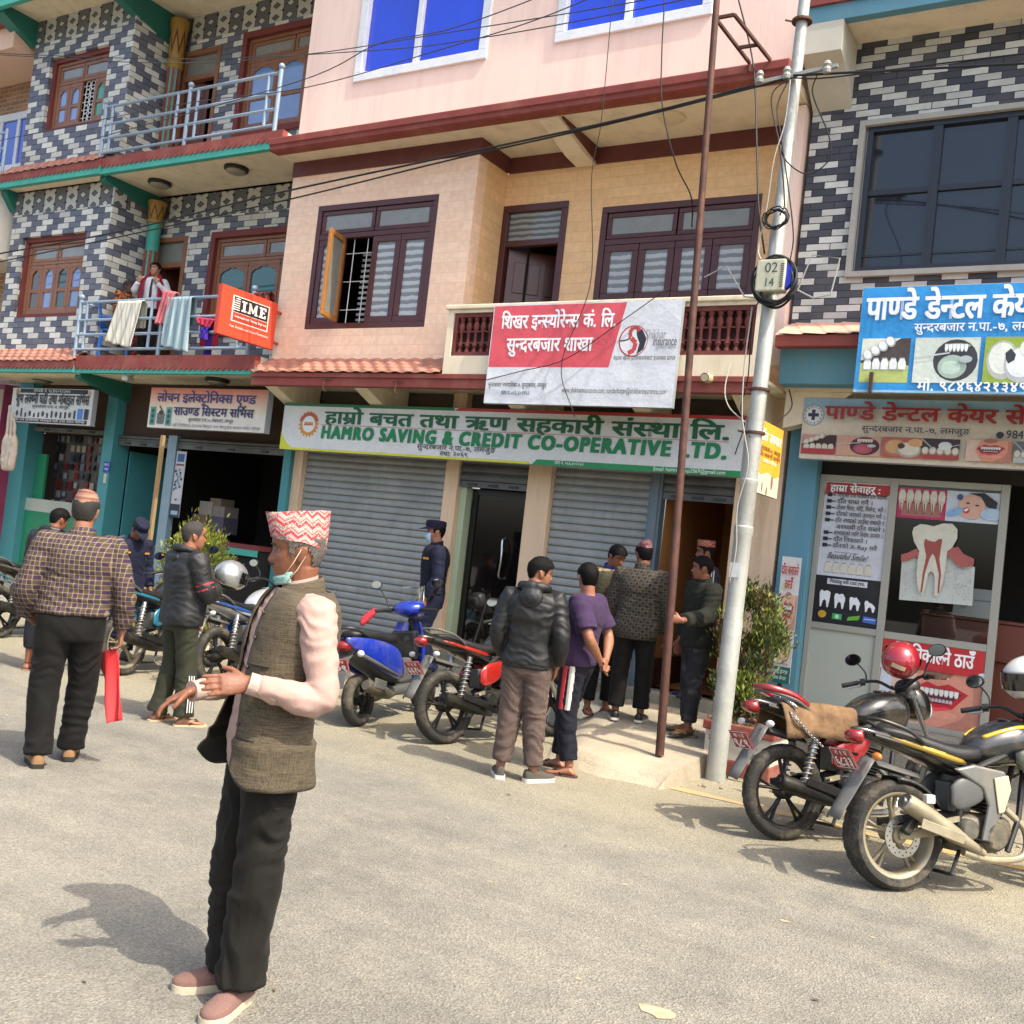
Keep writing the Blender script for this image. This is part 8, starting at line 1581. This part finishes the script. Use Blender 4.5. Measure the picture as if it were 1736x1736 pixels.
b.tube([up(z)-P0 for z,_ in st],[r_ for _,r_ in st],20);b.build('shaft',MPOLE,root,smooth=True,angle=30)
for z in(2.86,3.22,4.05,6.33):
 b=MB();b.lathe([(.078,-.012),(.085,-.01),(.085,.01),(.078,.012)],up(z)-P0,'z',16);b.tube([up(z)-P0+Vector((-.08,-.03,0)),up(z)-P0+Vector((-.13,-.05,.01))],.009,6);b.build('clamp',MRST,root)
b=MB();c=up(1.72)-P0;b.obox(c+Vector((-.01,-.074,0)),(.09,.004,.12));b.build('torn_sticker',mat('torn_paper','#b9bdbf',.7,var=.2,vs=20),root)
Y_=P0.y
root=empty('meter_box',atY(1306,494,Y_-.12),label='off white meter box with numbers 02 and 14 on the utility pole',cat='meter box');q=rect((1284,440),(1327,492),Y_-.2)
b=MB();b.box(q[0],q[1],Y_-.2,Y_-.085,q[2],q[3]);o=b.build('case',mat('cream_box','#b7b69f',.55,var=.08,vs=8,dirt='#6b6a58',ds=6,da=.4),root,bevel=.012);o.location=-Vector(root.location)
b=MB()
for k in range(12):z=q[2]+.03+(q[3]-q[2]-.06)*k/12;b.box(q[1]-.035,q[1]-.006,Y_-.2035,Y_-.2001,z,z+.007)
o=b.build('vent_slots',mat('dark_slot','#4c4b42'),root);o.location=-Vector(root.location);o['kind']='stuff'
s=Sheet((q[0],Y_-.2015,q[2]),(1,0,0),(0,0,1));s.root=root;h=q[3]-q[2];
for a_ in(('02',.07,h*.58,.075,'#3c4a48',.11,.004),('14',.07,h*.14,.065,'#3c4a48',.09,.004)):s.text(*a_);o=s.b.build('lettering',print_mat('printed_vinyl'),root);o.location=-Vector(root.location);s.b=MB()
b=MB();b.lathe([(.0,.0),(.12,.0),(.125,.05),(.0,.05)],(up(4.62).x+.10,Y_-.16,(q[2]+q[3])/2),'y',20);tag(b.build('cable_drum',mat('blue_drum','#1f34b8',.4)),'blue plastic drum half hidden behind the meter box','drum')
b=MB();rr=random.Random(11);cz=(q[2]+q[3])/2-.02
for k in range(7):
 r_=.165+rr.uniform(-.03,.03);cx_,cz_=(q[0]+q[1])/2+.03+rr.uniform(-.02,.02),cz-rr.uniform(0,.05);b.tube([(cx_+r_*math.cos(a),Y_-.10-.012*k+.02*math.sin(3*a+k),cz_+r_*1.08*math.sin(a))for a in[2*math.pi*j/36 for j in range(36)]],.011,6,close=True)
tag(b.build('cable_coil',MCAB,None,smooth='all'),'thick coil of black cable hung behind the meter box','cable coil')
b=MB();c=atY(1316,371,Y_-.1)
for k in range(5):r_=.10+rr.uniform(-.015,.015);b.tube([(c.x+r_*math.cos(a),Y_-.09-.01*k,c.z+r_*.8*math.sin(a)+rr.uniform(-.01,.01))for a in[2*math.pi*j/28 for j in range(28)]],.006,6,close=True)
tag(b.build('cable_coil',MCAB,None,smooth='all'),'small coil of thin black cable above the meter box','cable coil')
root=empty('iron_pole',RP0,label='long rusty iron pipe held upright on the slab',cat='pole');Ltop=8.6
b=MB();zs_=[RP0.z-.0,.8,2.0,2.01,3.1,3.11,4.6,4.61,Ltop];b.tube([pole_at(z)-RP0 for z in zs_],[.036,.036,.035,.032,.032,.031,.031,.029,.027],14);b.build('pipe',MRST,root,smooth=True,angle=30)
w0,w1_,o0,o1=atY(1271,107,8.815),atY(1306,102,8.815),atY(1213,31,8.25),atY(1245,25,8.25);b=MB()
for a,c in((w0,o0),(w1_,o1),(o0,o1),(w0.lerp(o0,.35),w1_.lerp(o1,.35))):b.bar(a,c,.026)
b.tube([w0,w0+Vector((0,0,-.08))],.013,6);tag(b.build('steel_bracket',MRST),'rusty square steel frame jutting from the maroon cornice','bracket')
for lab,pts in(('bent grey rod frame left of the meter box',[(1194,470),(1231,451),(1262,503),(1280,505)]),('thin rod frame right of the meter box',[(1352,492),(1377,432),(1424,438),(1408,500),(1378,505),(1352,492)])):
 b=MB();b.tube([atY(x,y,Y_+.05)for x,y in pts],.007,6);tag(b.build('rod_frame',MPOLE),lab,'bracket')
def wire(label,r_,mt_,pts,n=8,name='overhead_cable'):
 b=MB();b.tube(spline([atY(x,y,Y)for x,y,Y in pts],n),r_,6);tag(b.build(name,mt_,None,smooth='all'),label,'cable')
wire('thick upper black cable sagging from the utility pole to the left',.012,MCAB,[(-40,437,8.9),(205,392,8.8),(450,332,8.6),(700,278,8.5),(1050,203,8.35),(1345,127,Y_-.07)])
wire('thick lower black cable running just under its twin',.010,MCAB,[(-40,452,8.9),(200,402,8.8),(490,338,8.6),(760,272,8.5),(1050,206,8.37),(1345,131,Y_-.09)])
wire('black cable leaving the pole towards the right edge',.011,MCAB,[(1345,128,Y_-.08),(1420,124,8.1),(1560,117,8.0),(1760,106,7.8)])
wire('second thin cable from the pole to the right edge',.007,MCAB,[(1345,132,Y_-.08),(1400,132,8.1),(1560,112,8.0),(1760,88,7.8)])
for lab,pts in(('thin wire crossing the blue window low',[(-20,242,8.9),(300,178,8.6),(520,148,8.4),(760,80,8.2),(905,35,8.1),(1040,-20,8.0)]),('thin wire crossing the blue window steeply',[(150,238,8.9),(500,140,8.5),(640,75,8.3),(760,50,8.2),(900,0,8.1),(960,-30,8)]),('upper thin wire over the pink wall',[(-20,92,9),(280,107,8.8),(510,93,8.5),(760,55,8.3),(1050,8,8.1),(1150,-15,8)]),('second thin wire over the pink wall',[(-20,90,9),(300,100,8.8),(640,85,8.5),(830,62,8.3),(1050,22,8.1),(1250,-20,8)])):
 wire(lab,.006,MWIR,pts)
wire('slack wire dropping across the insurance banner lettering',.005,MCAB,[(1040,-20,8.75),(1020,200,8.78),(1003,300,8.8),(1001,480,8.85),(952,616,8.87),(974,706,8.9)],name='drop_wire')
wire('slack wire looping over the banner to its lower left',.005,MCAB,[(1130,490,8.87),(1060,540,8.87),(960,608,8.86),(880,630,8.88),(825,644,8.9)],name='drop_wire')
wire('black wire hanging down beside the balcony window',.007,MCAB,[(1128,-20,8.75),(1122,90,8.76),(1123,180,8.78),(1145,275,8.9),(1172,335,9.4),(1173,385,9.88)],name='drop_wire')
wire('black wire hanging from the cornice to the pole box',.008,MCAB,[(1250,-10,8.75),(1277,110,8.76),(1283,250,8.5),(1286,350,8.3),(1296,430,8.15)],name='drop_wire')
for k,(lab,mt_,pts)in enumerate((('white lead twisting down the upper pole',MWHW,[(1340,135,Y_-.09),(1330,210,Y_-.1),(1312,270,Y_-.12),(1300,350,Y_-.1),(1286,420,Y_-.12),(1290,440,Y_-.2)]),('black lead looping right from the pole clamp',MCAB,[(1385,127,Y_-.05),(1378,160,Y_-.05),(1405,230,Y_-.05),(1406,270,Y_-.05),(1370,295,Y_-.06),(1335,275,Y_-.08),(1318,240,Y_-.1)]),('black lead running down the pole to the coil',MCAB,[(1338,133,Y_-.09),(1318,180,Y_-.1),(1324,230,Y_-.1),(1338,330,Y_-.09),(1345,400,Y_-.09),(1340,440,Y_-.1)]),('second black lead running down the pole',MCAB,[(1338,133,Y_-.1),(1308,165,Y_-.12),(1322,250,Y_-.11),(1330,340,Y_-.1),(1322,365,Y_-.11)]),('thin lead winding down the lower pole',MWHW,[(1275,520,Y_-.1),(1262,620,Y_-.09),(1258,700,Y_-.09),(1262,735,Y_-.09),(1268,790,Y_-.09),(1250,860,Y_-.09),(1248,930,Y_-.09),(1236,990,Y_-.09)]),('black lead from coil to the shop sign',MCAB,[(1292,500,Y_-.1),(1276,540,8.4),(1268,640,8.8),(1256,690,9.2),(1262,720,9.4),(1246,770,9.48)]),('white lead from the balcony to the pole',MWHW,[(1238,615,8.97),(1229,660,8.8),(1236,690,8.5),(1262,715,Y_-.09)]),('wire drooping along the blue beam to the pole',MCAB,[(1338,660,9.4),(1342,690,9.2),(1320,712,8.8),(1270,740,Y_-.08)]))):
 wire(lab,.006,mt_,pts,name='drop_wire')
b=MB();c=atY(1345,128,Y_-.07)
for dx in(-.28,-.05,.28):b.lathe([(.0,-.05),(.03,-.05),(.035,-.02),(.025,0),(.035,.02),(.02,.05),(0,.05)],c+Vector((dx,-.02,.02)),'z',10)
b.bar(c+Vector((-.32,0,-.02)),c+Vector((.36,0,.03)),.03);tag(b.build('insulators',mat('porcelain','#8f8f88',.3)),'row of small insulators on the pole crossbar','insulator')
def lamp(label,px,py,z,r_=.15):
 p=atZ(px,py,z);root=empty('ceiling_lamp',(p.x,p.y,z-.1),label=label,cat='lamp',group='round lamps under the soffits');b=MB();b.lathe([(r_*1.1,.098),(r_*1.1,.06),(r_*.95,.05),(r_*.95,.098)],(0,0,0),'z',20);b.build('ring',BPL,root,smooth=True);b=MB();b.lathe([(r_*.95,.058),(r_*.8,.025),(r_*.5,.006),(0.01,0)],(0,0,0),'z',20);b.build('glass_bowl',mat('dim_glass_bowl','#8a8474',.3,coat=.5),root,smooth='all')
lamp('dark ringed lamp under the upper balcony, the one nearer the bracket',271,308,F2b[0]+.03);lamp('dark ringed lamp under the upper balcony, nearer the pink house',401,284,F2b[0]+.03);lamp('round lamp under the first balcony near the teal bracket',73,641,F1b[0]+.03);lamp('round lamp above the electronics shop sign',369,642,F1b[0]+.03)
p=atZ(1138,197,zc0+.019);b=MB();b.lathe([(.14,0),(.14,-.02),(.1,-.035),(.0,-.04)],(p.x,p.y,zc0+.019),'z',24);tag(b.build('ceiling_lamp',mat('cream_lamp','#cdbf9f',.4)),'flat cream lamp in the soffit under the maroon cornice','lamp','round lamps under the soffits')
p=atY(217,642,9.2);root=empty('security_camera',p,label='small white security camera under the first balcony',cat='camera');b=MB();b.obox((0,0,0),(.09,.2,.08),Matrix.Rotation(R(25),3,'Z'));b.build('housing',mat('white_plastic','#b9b8b2',.4),root,bevel=.015);b=MB();b.tube([(0,.05,.03),(.05,.08,.15)],.02,8);b.build('arm',mat('white_plastic','#b9b8b2'),root)
p=atY(1201,641,8.97);b=MB();b.tube([p+Vector((0,.03,0)),p+Vector((.0,-.10,-.015))],.045,12,caps=False);b.tube([p+Vector((0,.03,0)),p+Vector((.0,-.101,-.015))],.036,12);tag(b.build('drain_pipe',mat('cream_pipe','#b8a888',.6)),'short cream drain pipe poking from the red fascia','pipe')
for lab,px,py in(('small hook plate on the red fascia, left',552,642),('small hook plate on the red fascia, right',674,647)):
 p=atY(px,py,8.97);b=MB();b.box(p.x-.07,p.x+.07,8.965,8.978,p.z-.008,p.z+.008);b.tube([(p.x-.02,8.97,p.z),(p.x-.01,8.95,p.z-.12),(p.x+.05,8.94,p.z-.16)],.006,5);tag(b.build('hook_plate',MRST),lab,'hook')
def towel(label,name,quad,Y,mt_,stripes=None,amp=.02,seed=0):
 P=[atY(*cA(*q),Y)for q in quad];b=MB();n,m_=22,22;vs_=[]
 for j in range(m_+1):
  for i in range(n+1):
   fx,fy=i/n,j/m_;p=(P[0].lerp(P[1],fx)).lerp(P[3].lerp(P[2],fx),fy);p=p+Vector((0,-.03-amp*(.4+fy)*math.sin(fx*19+seed+fy*1.5)-amp*.5*math.sin(fx*41+seed),.012*math.sin(fx*15+seed)*fy));vs_.append(p)
 b.add(vs_,[((j+1)*(n+1)+i,(j+1)*(n+1)+i+1,j*(n+1)+i+1,j*(n+1)+i)for j in range(m_)for i in range(n)]);top=vs_[:n+1];k=len(b.v);b.add([q for p in top for q in(p,p+Vector((0,.05,.02)),p+Vector((0,.1,-.02)),p+Vector((0,.11,-.35)))],[(4*i+a,4*i+4+a,4*i+5+a,4*i+1+a)for i in range(n)for a in range(3)])
 o=b.build(name,mt_,None,smooth='all');s_=o.modifiers.new('s','SOLIDIFY');s_.thickness=.006;tag(o,label,'cloth');return o
g=NG('ribbed_white_towel');q=g.xyz();MTW1=g.out(g.mix(g.m('GREATER_THAN',g.m('FRACT',g.m('MULTIPLY',q[0],16)),.8),'#c2c1b6','#a3a094'),.9)
towel('white striped towel hung over the balcony rail','towel',[(588,1482),(705,1478),(655,1708),(528,1680)],YN+.0,MTW1)
g=NG('grey_blue_towel');q=g.xyz();MTW2=g.out(g.mix(g.m('GREATER_THAN',g.m('FRACT',g.m('MULTIPLY',q[0],12)),.7),'#7f97a0','#9aadb2'),.9)
towel('grey blue towel hung over the balcony rail','towel',[(840,1462),(948,1460),(925,1728),(795,1700)],YN+.0,MTW2,seed=2)
towel('pink cloth bunched over the balcony rail','cloth',[(805,1425),(868,1440),(825,1590),(775,1590)],YN+.02,cloth('pink_cloth','#b56a70'),amp=.03,seed=4)
towel('red and pink garment hung low on the balcony rail','garment',[(975,1562),(1060,1572),(1040,1610),(985,1590)],YN+.01,cloth('magenta_cloth','#a8304a'),seed=1);towel('purple garment hung below the red one','garment',[(990,1610),(1028,1612),(1020,1665),(990,1660)],YN+.01,cloth('violet_cloth','#43309a'),seed=3)
towel('patterned cloth behind the red money sign','cloth',[(1250,1440),(1330,1435),(1322,1500),(1240,1495)],YN+.02,MRDP,seed=5)
M=SEATED.matrix_world.copy();bpy.context.view_layer.update();root=empty('plastic_chair',SEATED.location,SEATED.rotation_euler.z,'blue plastic armchair under the woman in the orange wrap','chair');PB=mat('blue_plastic','#2a57a0',.4,var=.05);k=SEATED.scale[0]
b=MB();b.box(-.17,.27,-.22,.22,.425,.45);b.build('seat',PB,root,bevel=.015);b=MB();b.loft([[(-.20-.08*t-dx,y,.45+.42*t)for y,dx in((-.21,0),(-.1,.03),(.1,.03),(.21,0),(.21,.02),(.1,.05),(-.1,.05),(-.21,.02))]for t in(0,.5,1)]);b.build('backrest',PB,root,smooth=True)
for sx_,sy in((-.18,-.2),(-.18,.2),(.24,-.2),(.24,.2)):b=MB();b.bar((sx_,sy,.425),(sx_*1.1,sy*1.1,0),.04);b.build('leg',PB,root)
for sy in(-.25,.25):b=MB();b.bar((-.2,sy,.62),(.22,sy,.60),.05,.02);b.bar((.2,sy,.60),(.22,sy,.44),.04,.02);b.build('armrest',PB,root)
cr,cw=CHECK;bpy.context.view_layer.update();W0=cr.matrix_world@Vector(cw);HD=cr.matrix_world@(Vector(cw)+Vector((.03,.0,-.11)));YY=W0.y-.03
def c0(x,y):return atY(x/3.403,820+y/3.403,YY)
rows=[((545,958),(684,922)),((560,985),(690,960)),((590,1050),(688,1040)),((608,1130),(684,1110)),((612,1210),(690,1200)),((625,1290),(702,1270)),((643,1362),(710,1340))];sh_=HD-c0(672,925);sh_.y=0
b=MB();vs_=[];n=12
for j,(l_,r_)in enumerate(rows):
 a,c=c0(*l_)+sh_,c0(*r_)+sh_
 for i in range(n+1):t=i/n;vs_.append(a.lerp(c,t)+Vector((0,.035*math.sin(t*7+j*.5)*(.3+j/7),0)))
b.add(vs_,[((j+1)*(n+1)+i,(j+1)*(n+1)+i+1,j*(n+1)+i+1,j*(n+1)+i)for j in range(len(rows)-1)for i in range(n)]);o=b.build('red_bag',mat('red_fabric','#b8262a',.7,var=.05,bump=.1,bs=150),None,smooth='all');s_=o.modifiers.new('s','SOLIDIFY');s_.thickness=.008;s_=o.modifiers.new('u','SUBSURF');s_.levels=s_.render_levels=2;tag(o,'folded red cloth bag hanging from the hand of the check shirt man','bag')
def leaves(name,mts,parent,c,rx,ry,z0,z1,n,size,seed,wide=.35,shape='cone',spike=.7):
 b=MB();rr=random.Random(seed);clumps=[]
 while len(clumps)<46:
  t=rr.random();rad=(1-t*.55 if shape=='cone' else math.sqrt(max(0,1-(2*t-1)**2))*.9+.12);a=rr.uniform(0,2*math.pi);q=rr.uniform(.35,1.0)**.6;clumps.append((c[0]+rx*rad*q*math.cos(a),c[1]+ry*rad*q*math.sin(a),z0+(z1-z0)*t,rr.uniform(.05,.10)*(rx/.4),rr.random()))
 for i in range(n):
  cl=clumps[rr.randrange(46)];p=Vector((cl[0]+rr.gauss(0,cl[3]),cl[1]+rr.gauss(0,cl[3]),cl[2]+rr.gauss(0,cl[3]*1.2)));out=Vector((p.x-c[0],p.y-c[1],0))*1.2+Vector((rr.gauss(0,.35),rr.gauss(0,.35),spike+rr.gauss(0,.3)));out.normalize();L=size*rr.uniform(.6,1.5);sd=out.cross(Vector((rr.gauss(0,1),rr.gauss(0,1),rr.gauss(0,1)))).normalized()*L*wide*.5
  b.k=0 if cl[4]<.45 else 1 if cl[4]<.82 else 2
  if rr.random()<.12:b.k=2
  b.add([p-sd*.4,p+out*L*.5-sd,p+out*L,p+out*L*.5+sd],[(0,1,2,3)])
 b.k=0;return b.build(name,mts,parent)
def leafm(name,c):m_=mat(name,c,.65,var=.25,vs=12);m_.node_tree.nodes['Principled BSDF'].inputs['Transmission Weight'].default_value=0.0;return m_
pa,pb=atZ(1190,1307),atZ(1262,1318);PX0,PY0=pa.x,pa.y;root=empty('planter',(PX0+.28,PY0+.25,0),label='square planter painted white and red oxide behind the utility pole',cat='planter')
b=MB();b.box(-.29,.29,-.25,.27,0,.14);b.build('base_band',mat('red_oxide_band','#7d3a30',.8,var=.12,vs=6,dirt='#8f7a66',ds=5,da=.5),root,bevel=.012);b=MB();b.box(-.285,.285,-.245,.265,.1405,.36);b.build('white_band',mat('whitewash','#b3aea4',.85,var=.08,vs=5,dirt='#7d756a',ds=4,da=.5),root);b=MB();b.frame(-.31,.31,0,.1,-.27,.29,.06);b2=MB();b2.box(-.31,.31,-.27,-.21,.3605,.44);b2.box(-.31,.31,.23,.29,.3605,.44);b2.box(-.31,-.25,-.2099,.2299,.3605,.44);b2.box(.25,.31,-.2099,.2299,.3605,.44);b2.build('rim',mat('red_oxide_band','#7d3a30'),root,bevel=.012)
b=MB();b.box(-.25,.25,-.21,.23,.30,.40);b.build('soil',mat('dry_soil','#4a3a2a',.95,var=.2,bump=.6),root)
s=Sheet(Vector(root.location)+Vector((-.285,-.2465,.1405)),(1,0,0),(0,0,1));
for a_ in(('सौजन्य',.03,.12,.055,'#26303a',.17,.012),('न.पा.',.34,.12,.055,'#26303a',.12,.012),('लमजुङ',.32,.03,.055,'#26303a',.17,.012)):s.text(*a_);o=s.b.build('lettering',print_mat('printed_vinyl'),root);o.location=-Vector(root.location);s.b=MB()
bx=atY(1262,1100,PY0+.1);BC=(bx.x-.0,PY0+.22);zT=atY(1280,985,PY0+.1).z
root=empty('juniper_bush',(BC[0]-.12,BC[1],.40),label='ragged green juniper bush growing behind the utility pole',cat='bush')
GL=[leafm('juniper_light','#6d7a2c'),leafm('juniper_dark','#39481c'),leafm('juniper_brown','#5d4a2a')]
o=leaves('foliage',GL,root,BC,.26,.22,.50,zT-.12,10000,.045,3,.34,'col',.75);o.location=-Vector(root.location)
b=MB();rr=random.Random(9)
for k in range(16):a=rr.uniform(0,6.28);e=Vector((BC[0]+.2*math.cos(a)*rr.uniform(.4,1),BC[1]+.28*math.sin(a),rr.uniform(.9,zT-.3)));s0=Vector((BC[0]-.12,BC[1],.38));b.tube(spline([s0,s0.lerp(e,.5)+Vector((rr.uniform(-.06,.06),0,.08)),e],4),[.016-.0014*j for j in range(9)],5)
o=b.build('stems',mat('juniper_bark','#4d3a28',.9,var=.2),root,smooth='all');o.location=-Vector(root.location)
lc=atY(332,960,8.75);LB=(lc.x,8.75);zb0_=.30;zb1_=atY(330,885,8.75).z
root=empty('green_bush',(LB[0],LB[1],.2),label='yellow green conifer bush behind the balding man',cat='bush')
o=leaves('foliage',[leafm('conifer_yellow','#8b8a2a'),leafm('conifer_green','#5d6a22'),leafm('conifer_olive','#6e6a2c')],root,LB,.42,.34,.25,zb1_-.22,12000,.055,5,.34,'col',.95);o.location=-Vector(root.location)
b=MB();rr=random.Random(4)
for k in range(12):a=rr.uniform(0,6.28);e=Vector((LB[0]+.35*math.cos(a),LB[1]+.25*math.sin(a),rr.uniform(.7,1.3)));b.tube([(LB[0],LB[1],.02),e],[.02,.006],5)
o=b.build('stems',mat('juniper_bark','#4d3a28',.9),root,smooth='all');o.location=-Vector(root.location)
b=MB();b.lathe([(.16,0),(.2,.25),(.22,.28),(.19,.28),(.17,.2)],(LB[0],LB[1],.02),'z',20);tag(b.build('flower_pot',mat('clay_pot','#7a4a36',.8)),'clay pot at the foot of the yellow green bush','pot')
p,q=atY(277,738,8.85),atY(257,895,8.85);dz=(p-q)/(p.z-q.z);b=MB();b.bar(q+dz*(.02-q.z),p,.044);tag(b.build('timber_post',mat('pale_timber','#8f7650',.8,var=.18,vs=8,stretch=(3,3,.4))),'bare pale timber post between the two left shops','post',None)
r0=rect((372,918),(440,945),9.62);root=empty('low_counter',(r0[0],9.62,.3),label='low red counter with teal edge in the electronics shop',cat='counter');b=MB();b.box(r0[0],pls[2][0]-.02,9.62,9.95,r0[3]-.06,r0[3]);o=b.build('top',mat('dull_red_counter','#6d2a2e',.6,var=.1),root);o.location=-Vector(root.location);b=MB();b.box(r0[0],pls[2][0]-.02,9.6,9.619,r0[3]-.14,r0[3]-.06);o=b.build('edge',MTEAL,root);o.location=-Vector(root.location);b=MB();b.box(r0[0]+.02,pls[2][0]-.04,9.66,9.9,.3,r0[3]-.061);o=b.build('base',MBLK,root);o.location=-Vector(root.location)
rr=random.Random(21);CART=[mat('carton_%d'%k,c_,.8,var=.08)for k,c_ in enumerate(('#6b5c4a','#8a8378','#4a4658','#75706a'))]
for k,(px,py,w_,h_)in enumerate(((342,885,.3,.22),(352,862,.26,.2),(368,890,.3,.24),(372,868,.24,.16),(366,852,.22,.12))):
 p=atY(px,py,10.35);b=MB();b.box(p.x-w_/2,p.x+w_/2,10.3+.01*k,10.6,p.z-h_/2,p.z+h_/2);b.box(p.x-.02,p.x+.02,10.297+.01*k,10.2995+.01*k,p.z-h_/2,p.z+h_/2);tag(b.build('carton',CART[k%4],bevel=.004),'pale carton stacked inside the dark electronics shop','carton','cartons in the electronics shop')
PK=[mat('packet_%d'%k,c_,.35,coat=.3)for k,c_ in enumerate(('#8a8f96','#3d4450','#75262c','#5f6a80','#a09a90','#23262c'))];base={}
ra,rb_=atY(70,735,10.46),atY(186,872,10.46);b=MB();b.box(ra.x,rb_.x,10.45,10.48,rb_.z,ra.z);tag(b.build('pegboard',mat('grey_pegboard','#5d5853',.8,var=.1)),'grey pegboard full of packets in the watch and mobile shop','rack')
for r_ in range(9):
 for c_ in range(11):
  px,py=80+9.3*c_-r_*1.4,742+15.5*r_+c_*.5
  if rr.random()<.18:continue
  p=atY(px,py,10.42);k=rr.randrange(6)if r_<6 else rr.choice((2,2,4,0,5));s_=rr.choice((.72,.9,1.0))
  if k not in base:
   b=MB();b.box(-.05,.05,-.02,.0,-.08,.06);b.box(-.03,.03,-.028,-.0201,-.06,.01);o=b.build('packet',PK[k],None,bevel=.003);base[k]=o
  else:o=base[k].copy();COL.objects.link(o)
  o.location=p;o.scale=(s_,1,s_*rr.uniform(.7,1.1));tag(o,'small phone accessory packet on the rack of the watch and mobile shop','packet','packets on the mobile shop rack')
x0_,x1_=gx(110,850),gx(330,850);root=empty('glass_counter',(x0_,9.98,.3),label='green glass counter in the watch and mobile shop',cat='counter');b=MB();zc_=atY(*cD(200,880),9.98).z;b.box(x0_,pls[1][0]-.25,9.98,10.04,.3,zc_-.12);o=b.build('front',MGD,root);o.location=-Vector(root.location);b=MB();b.box(x0_,pls[1][0]-.25,9.97,10.3,zc_-.119,zc_+.08);o=b.build('glazed_top',mat('pale_counter_glass','#9aa39a',.2,coat=.6),root);o.location=-Vector(root.location)
r0=rect(cD(1045,572),cD(1135,975),YG3-.02);root=empty('strip_poster',(r0[0],YG3-.02,r0[2]),label='tall white strip poster beside the pale blue shutter post',cat='poster');xw=jx[1]+.01;b=MB();b.box(xw,xw+.2,YG3-.03,YG3-.024,r0[2],r0[3]);o=b.build('sheet',mat('poster_back','#cfcfcf'),root);o.location=-Vector(root.location)
s=Sheet((xw,YG3-.0312,r0[2]),(1,0,0),(0,0,1));s.root=root;H=r0[3]-r0[2];s.rect(0,0,.2,H,'#b5b8bb');s.rect(.03,H*.84,.17,H*.96,'#2f5a94');s.rect(.02,H*.78,.18,H*.81,'#7a3a36')
for k in range(14):s.disc(.03+.14*((k*37)%10)/10,H*(.42+.32*((k*53)%14)/14),.022,('#4a6a80','#2a3a48','#6f8796')[k%3],n=8)
s.rect(0,0,.2,H*.2,'#1b2838');s.rect(.03,H*.04,.17,H*.1,'#8fa3b5');s.poly([(.07,H*.28),(.1,H*.25),(.13,H*.28)],'#2a2d33');o=s.build('printed_face',root);o.location=-Vector(root.location)
b=MB();c=atY(15,770,9.25)
for k in range(3):b.tube(spline([c+Vector((-.12+.1*k,-.02*k,.75-.1*k)),c+Vector((-.1+.1*k,0,.2)),c+Vector((-.08+.09*k,0,-.25))],5),[(.03,.02)]*5+[(.07,.05)]*5+[(.05,.03)],10)
o=rem(b,'hanging_sheet',cloth('off_white_sheet_cloth','#a89e90'),None,.02,3,.012,(8,8,6));tag(o,'off white cloth hanging by the far left pillar','cloth')
for lab,px,py,s_ in(('mossy stone at the broken corner of the slab',1160,1282,.11),('small stone leaning on the slab corner',1176,1298,.07)):
 p=atZ(px,py+8);b=MB();b.ell((0,0,0),(s_,s_*.7,s_*1.25),12,8);vs_=[Vector(v)*(1+.25*noise.noise((v[0]*14,v[1]*14,v[2]*14)))+p+Vector((0,.06,s_))for v in b.v];b.v=[tuple(v)for v in vs_];tag(b.build('stone',mat('mossy_stone','#6d6753',.9,var=.25,vs=14,dirt='#6f7a2e',ds=6,da=.6),None,smooth='all'),lab,'stone')
b=MB();rr=random.Random(31)
for k in range(60):
 x=rr.uniform(-3.0,2.5);y=rr.uniform(7.75,8.3);s_=rr.uniform(.008,.025);b.ell((x,y,s_*.4),(s_,s_*.8,s_*.6),6,4)
tag(b.build('gravel',mat('loose_gravel','#85796a',.9,var=.2)),kind='stuff')
b=MB();rr=random.Random(77)
for k in range(60):
 x,y=rr.uniform(-9,3),rr.uniform(2.2,8.6);s_=rr.uniform(.006,.02)*(1+(k%17==0));a=rr.uniform(0,3.1);c,d=math.cos(a),math.sin(a);z=.004+.003*rr.random()
 b.k=k%3;b.add([(x+c*s_*1.6,y+d*s_*1.6,z),(x-d*s_*.5,y+c*s_*.5,z+.004),(x-c*s_*1.6,y-d*s_*1.6,z),(x+d*s_*.5,y-c*s_*.5,z+.002)],[(0,1,2,3)])
tag(b.build('road_litter',[mat('dark_chip','#4a453d',.9),mat('pale_chip','#a3947a',.9),mat('dry_leaf','#6d5536',.9)]),kind='stuff')
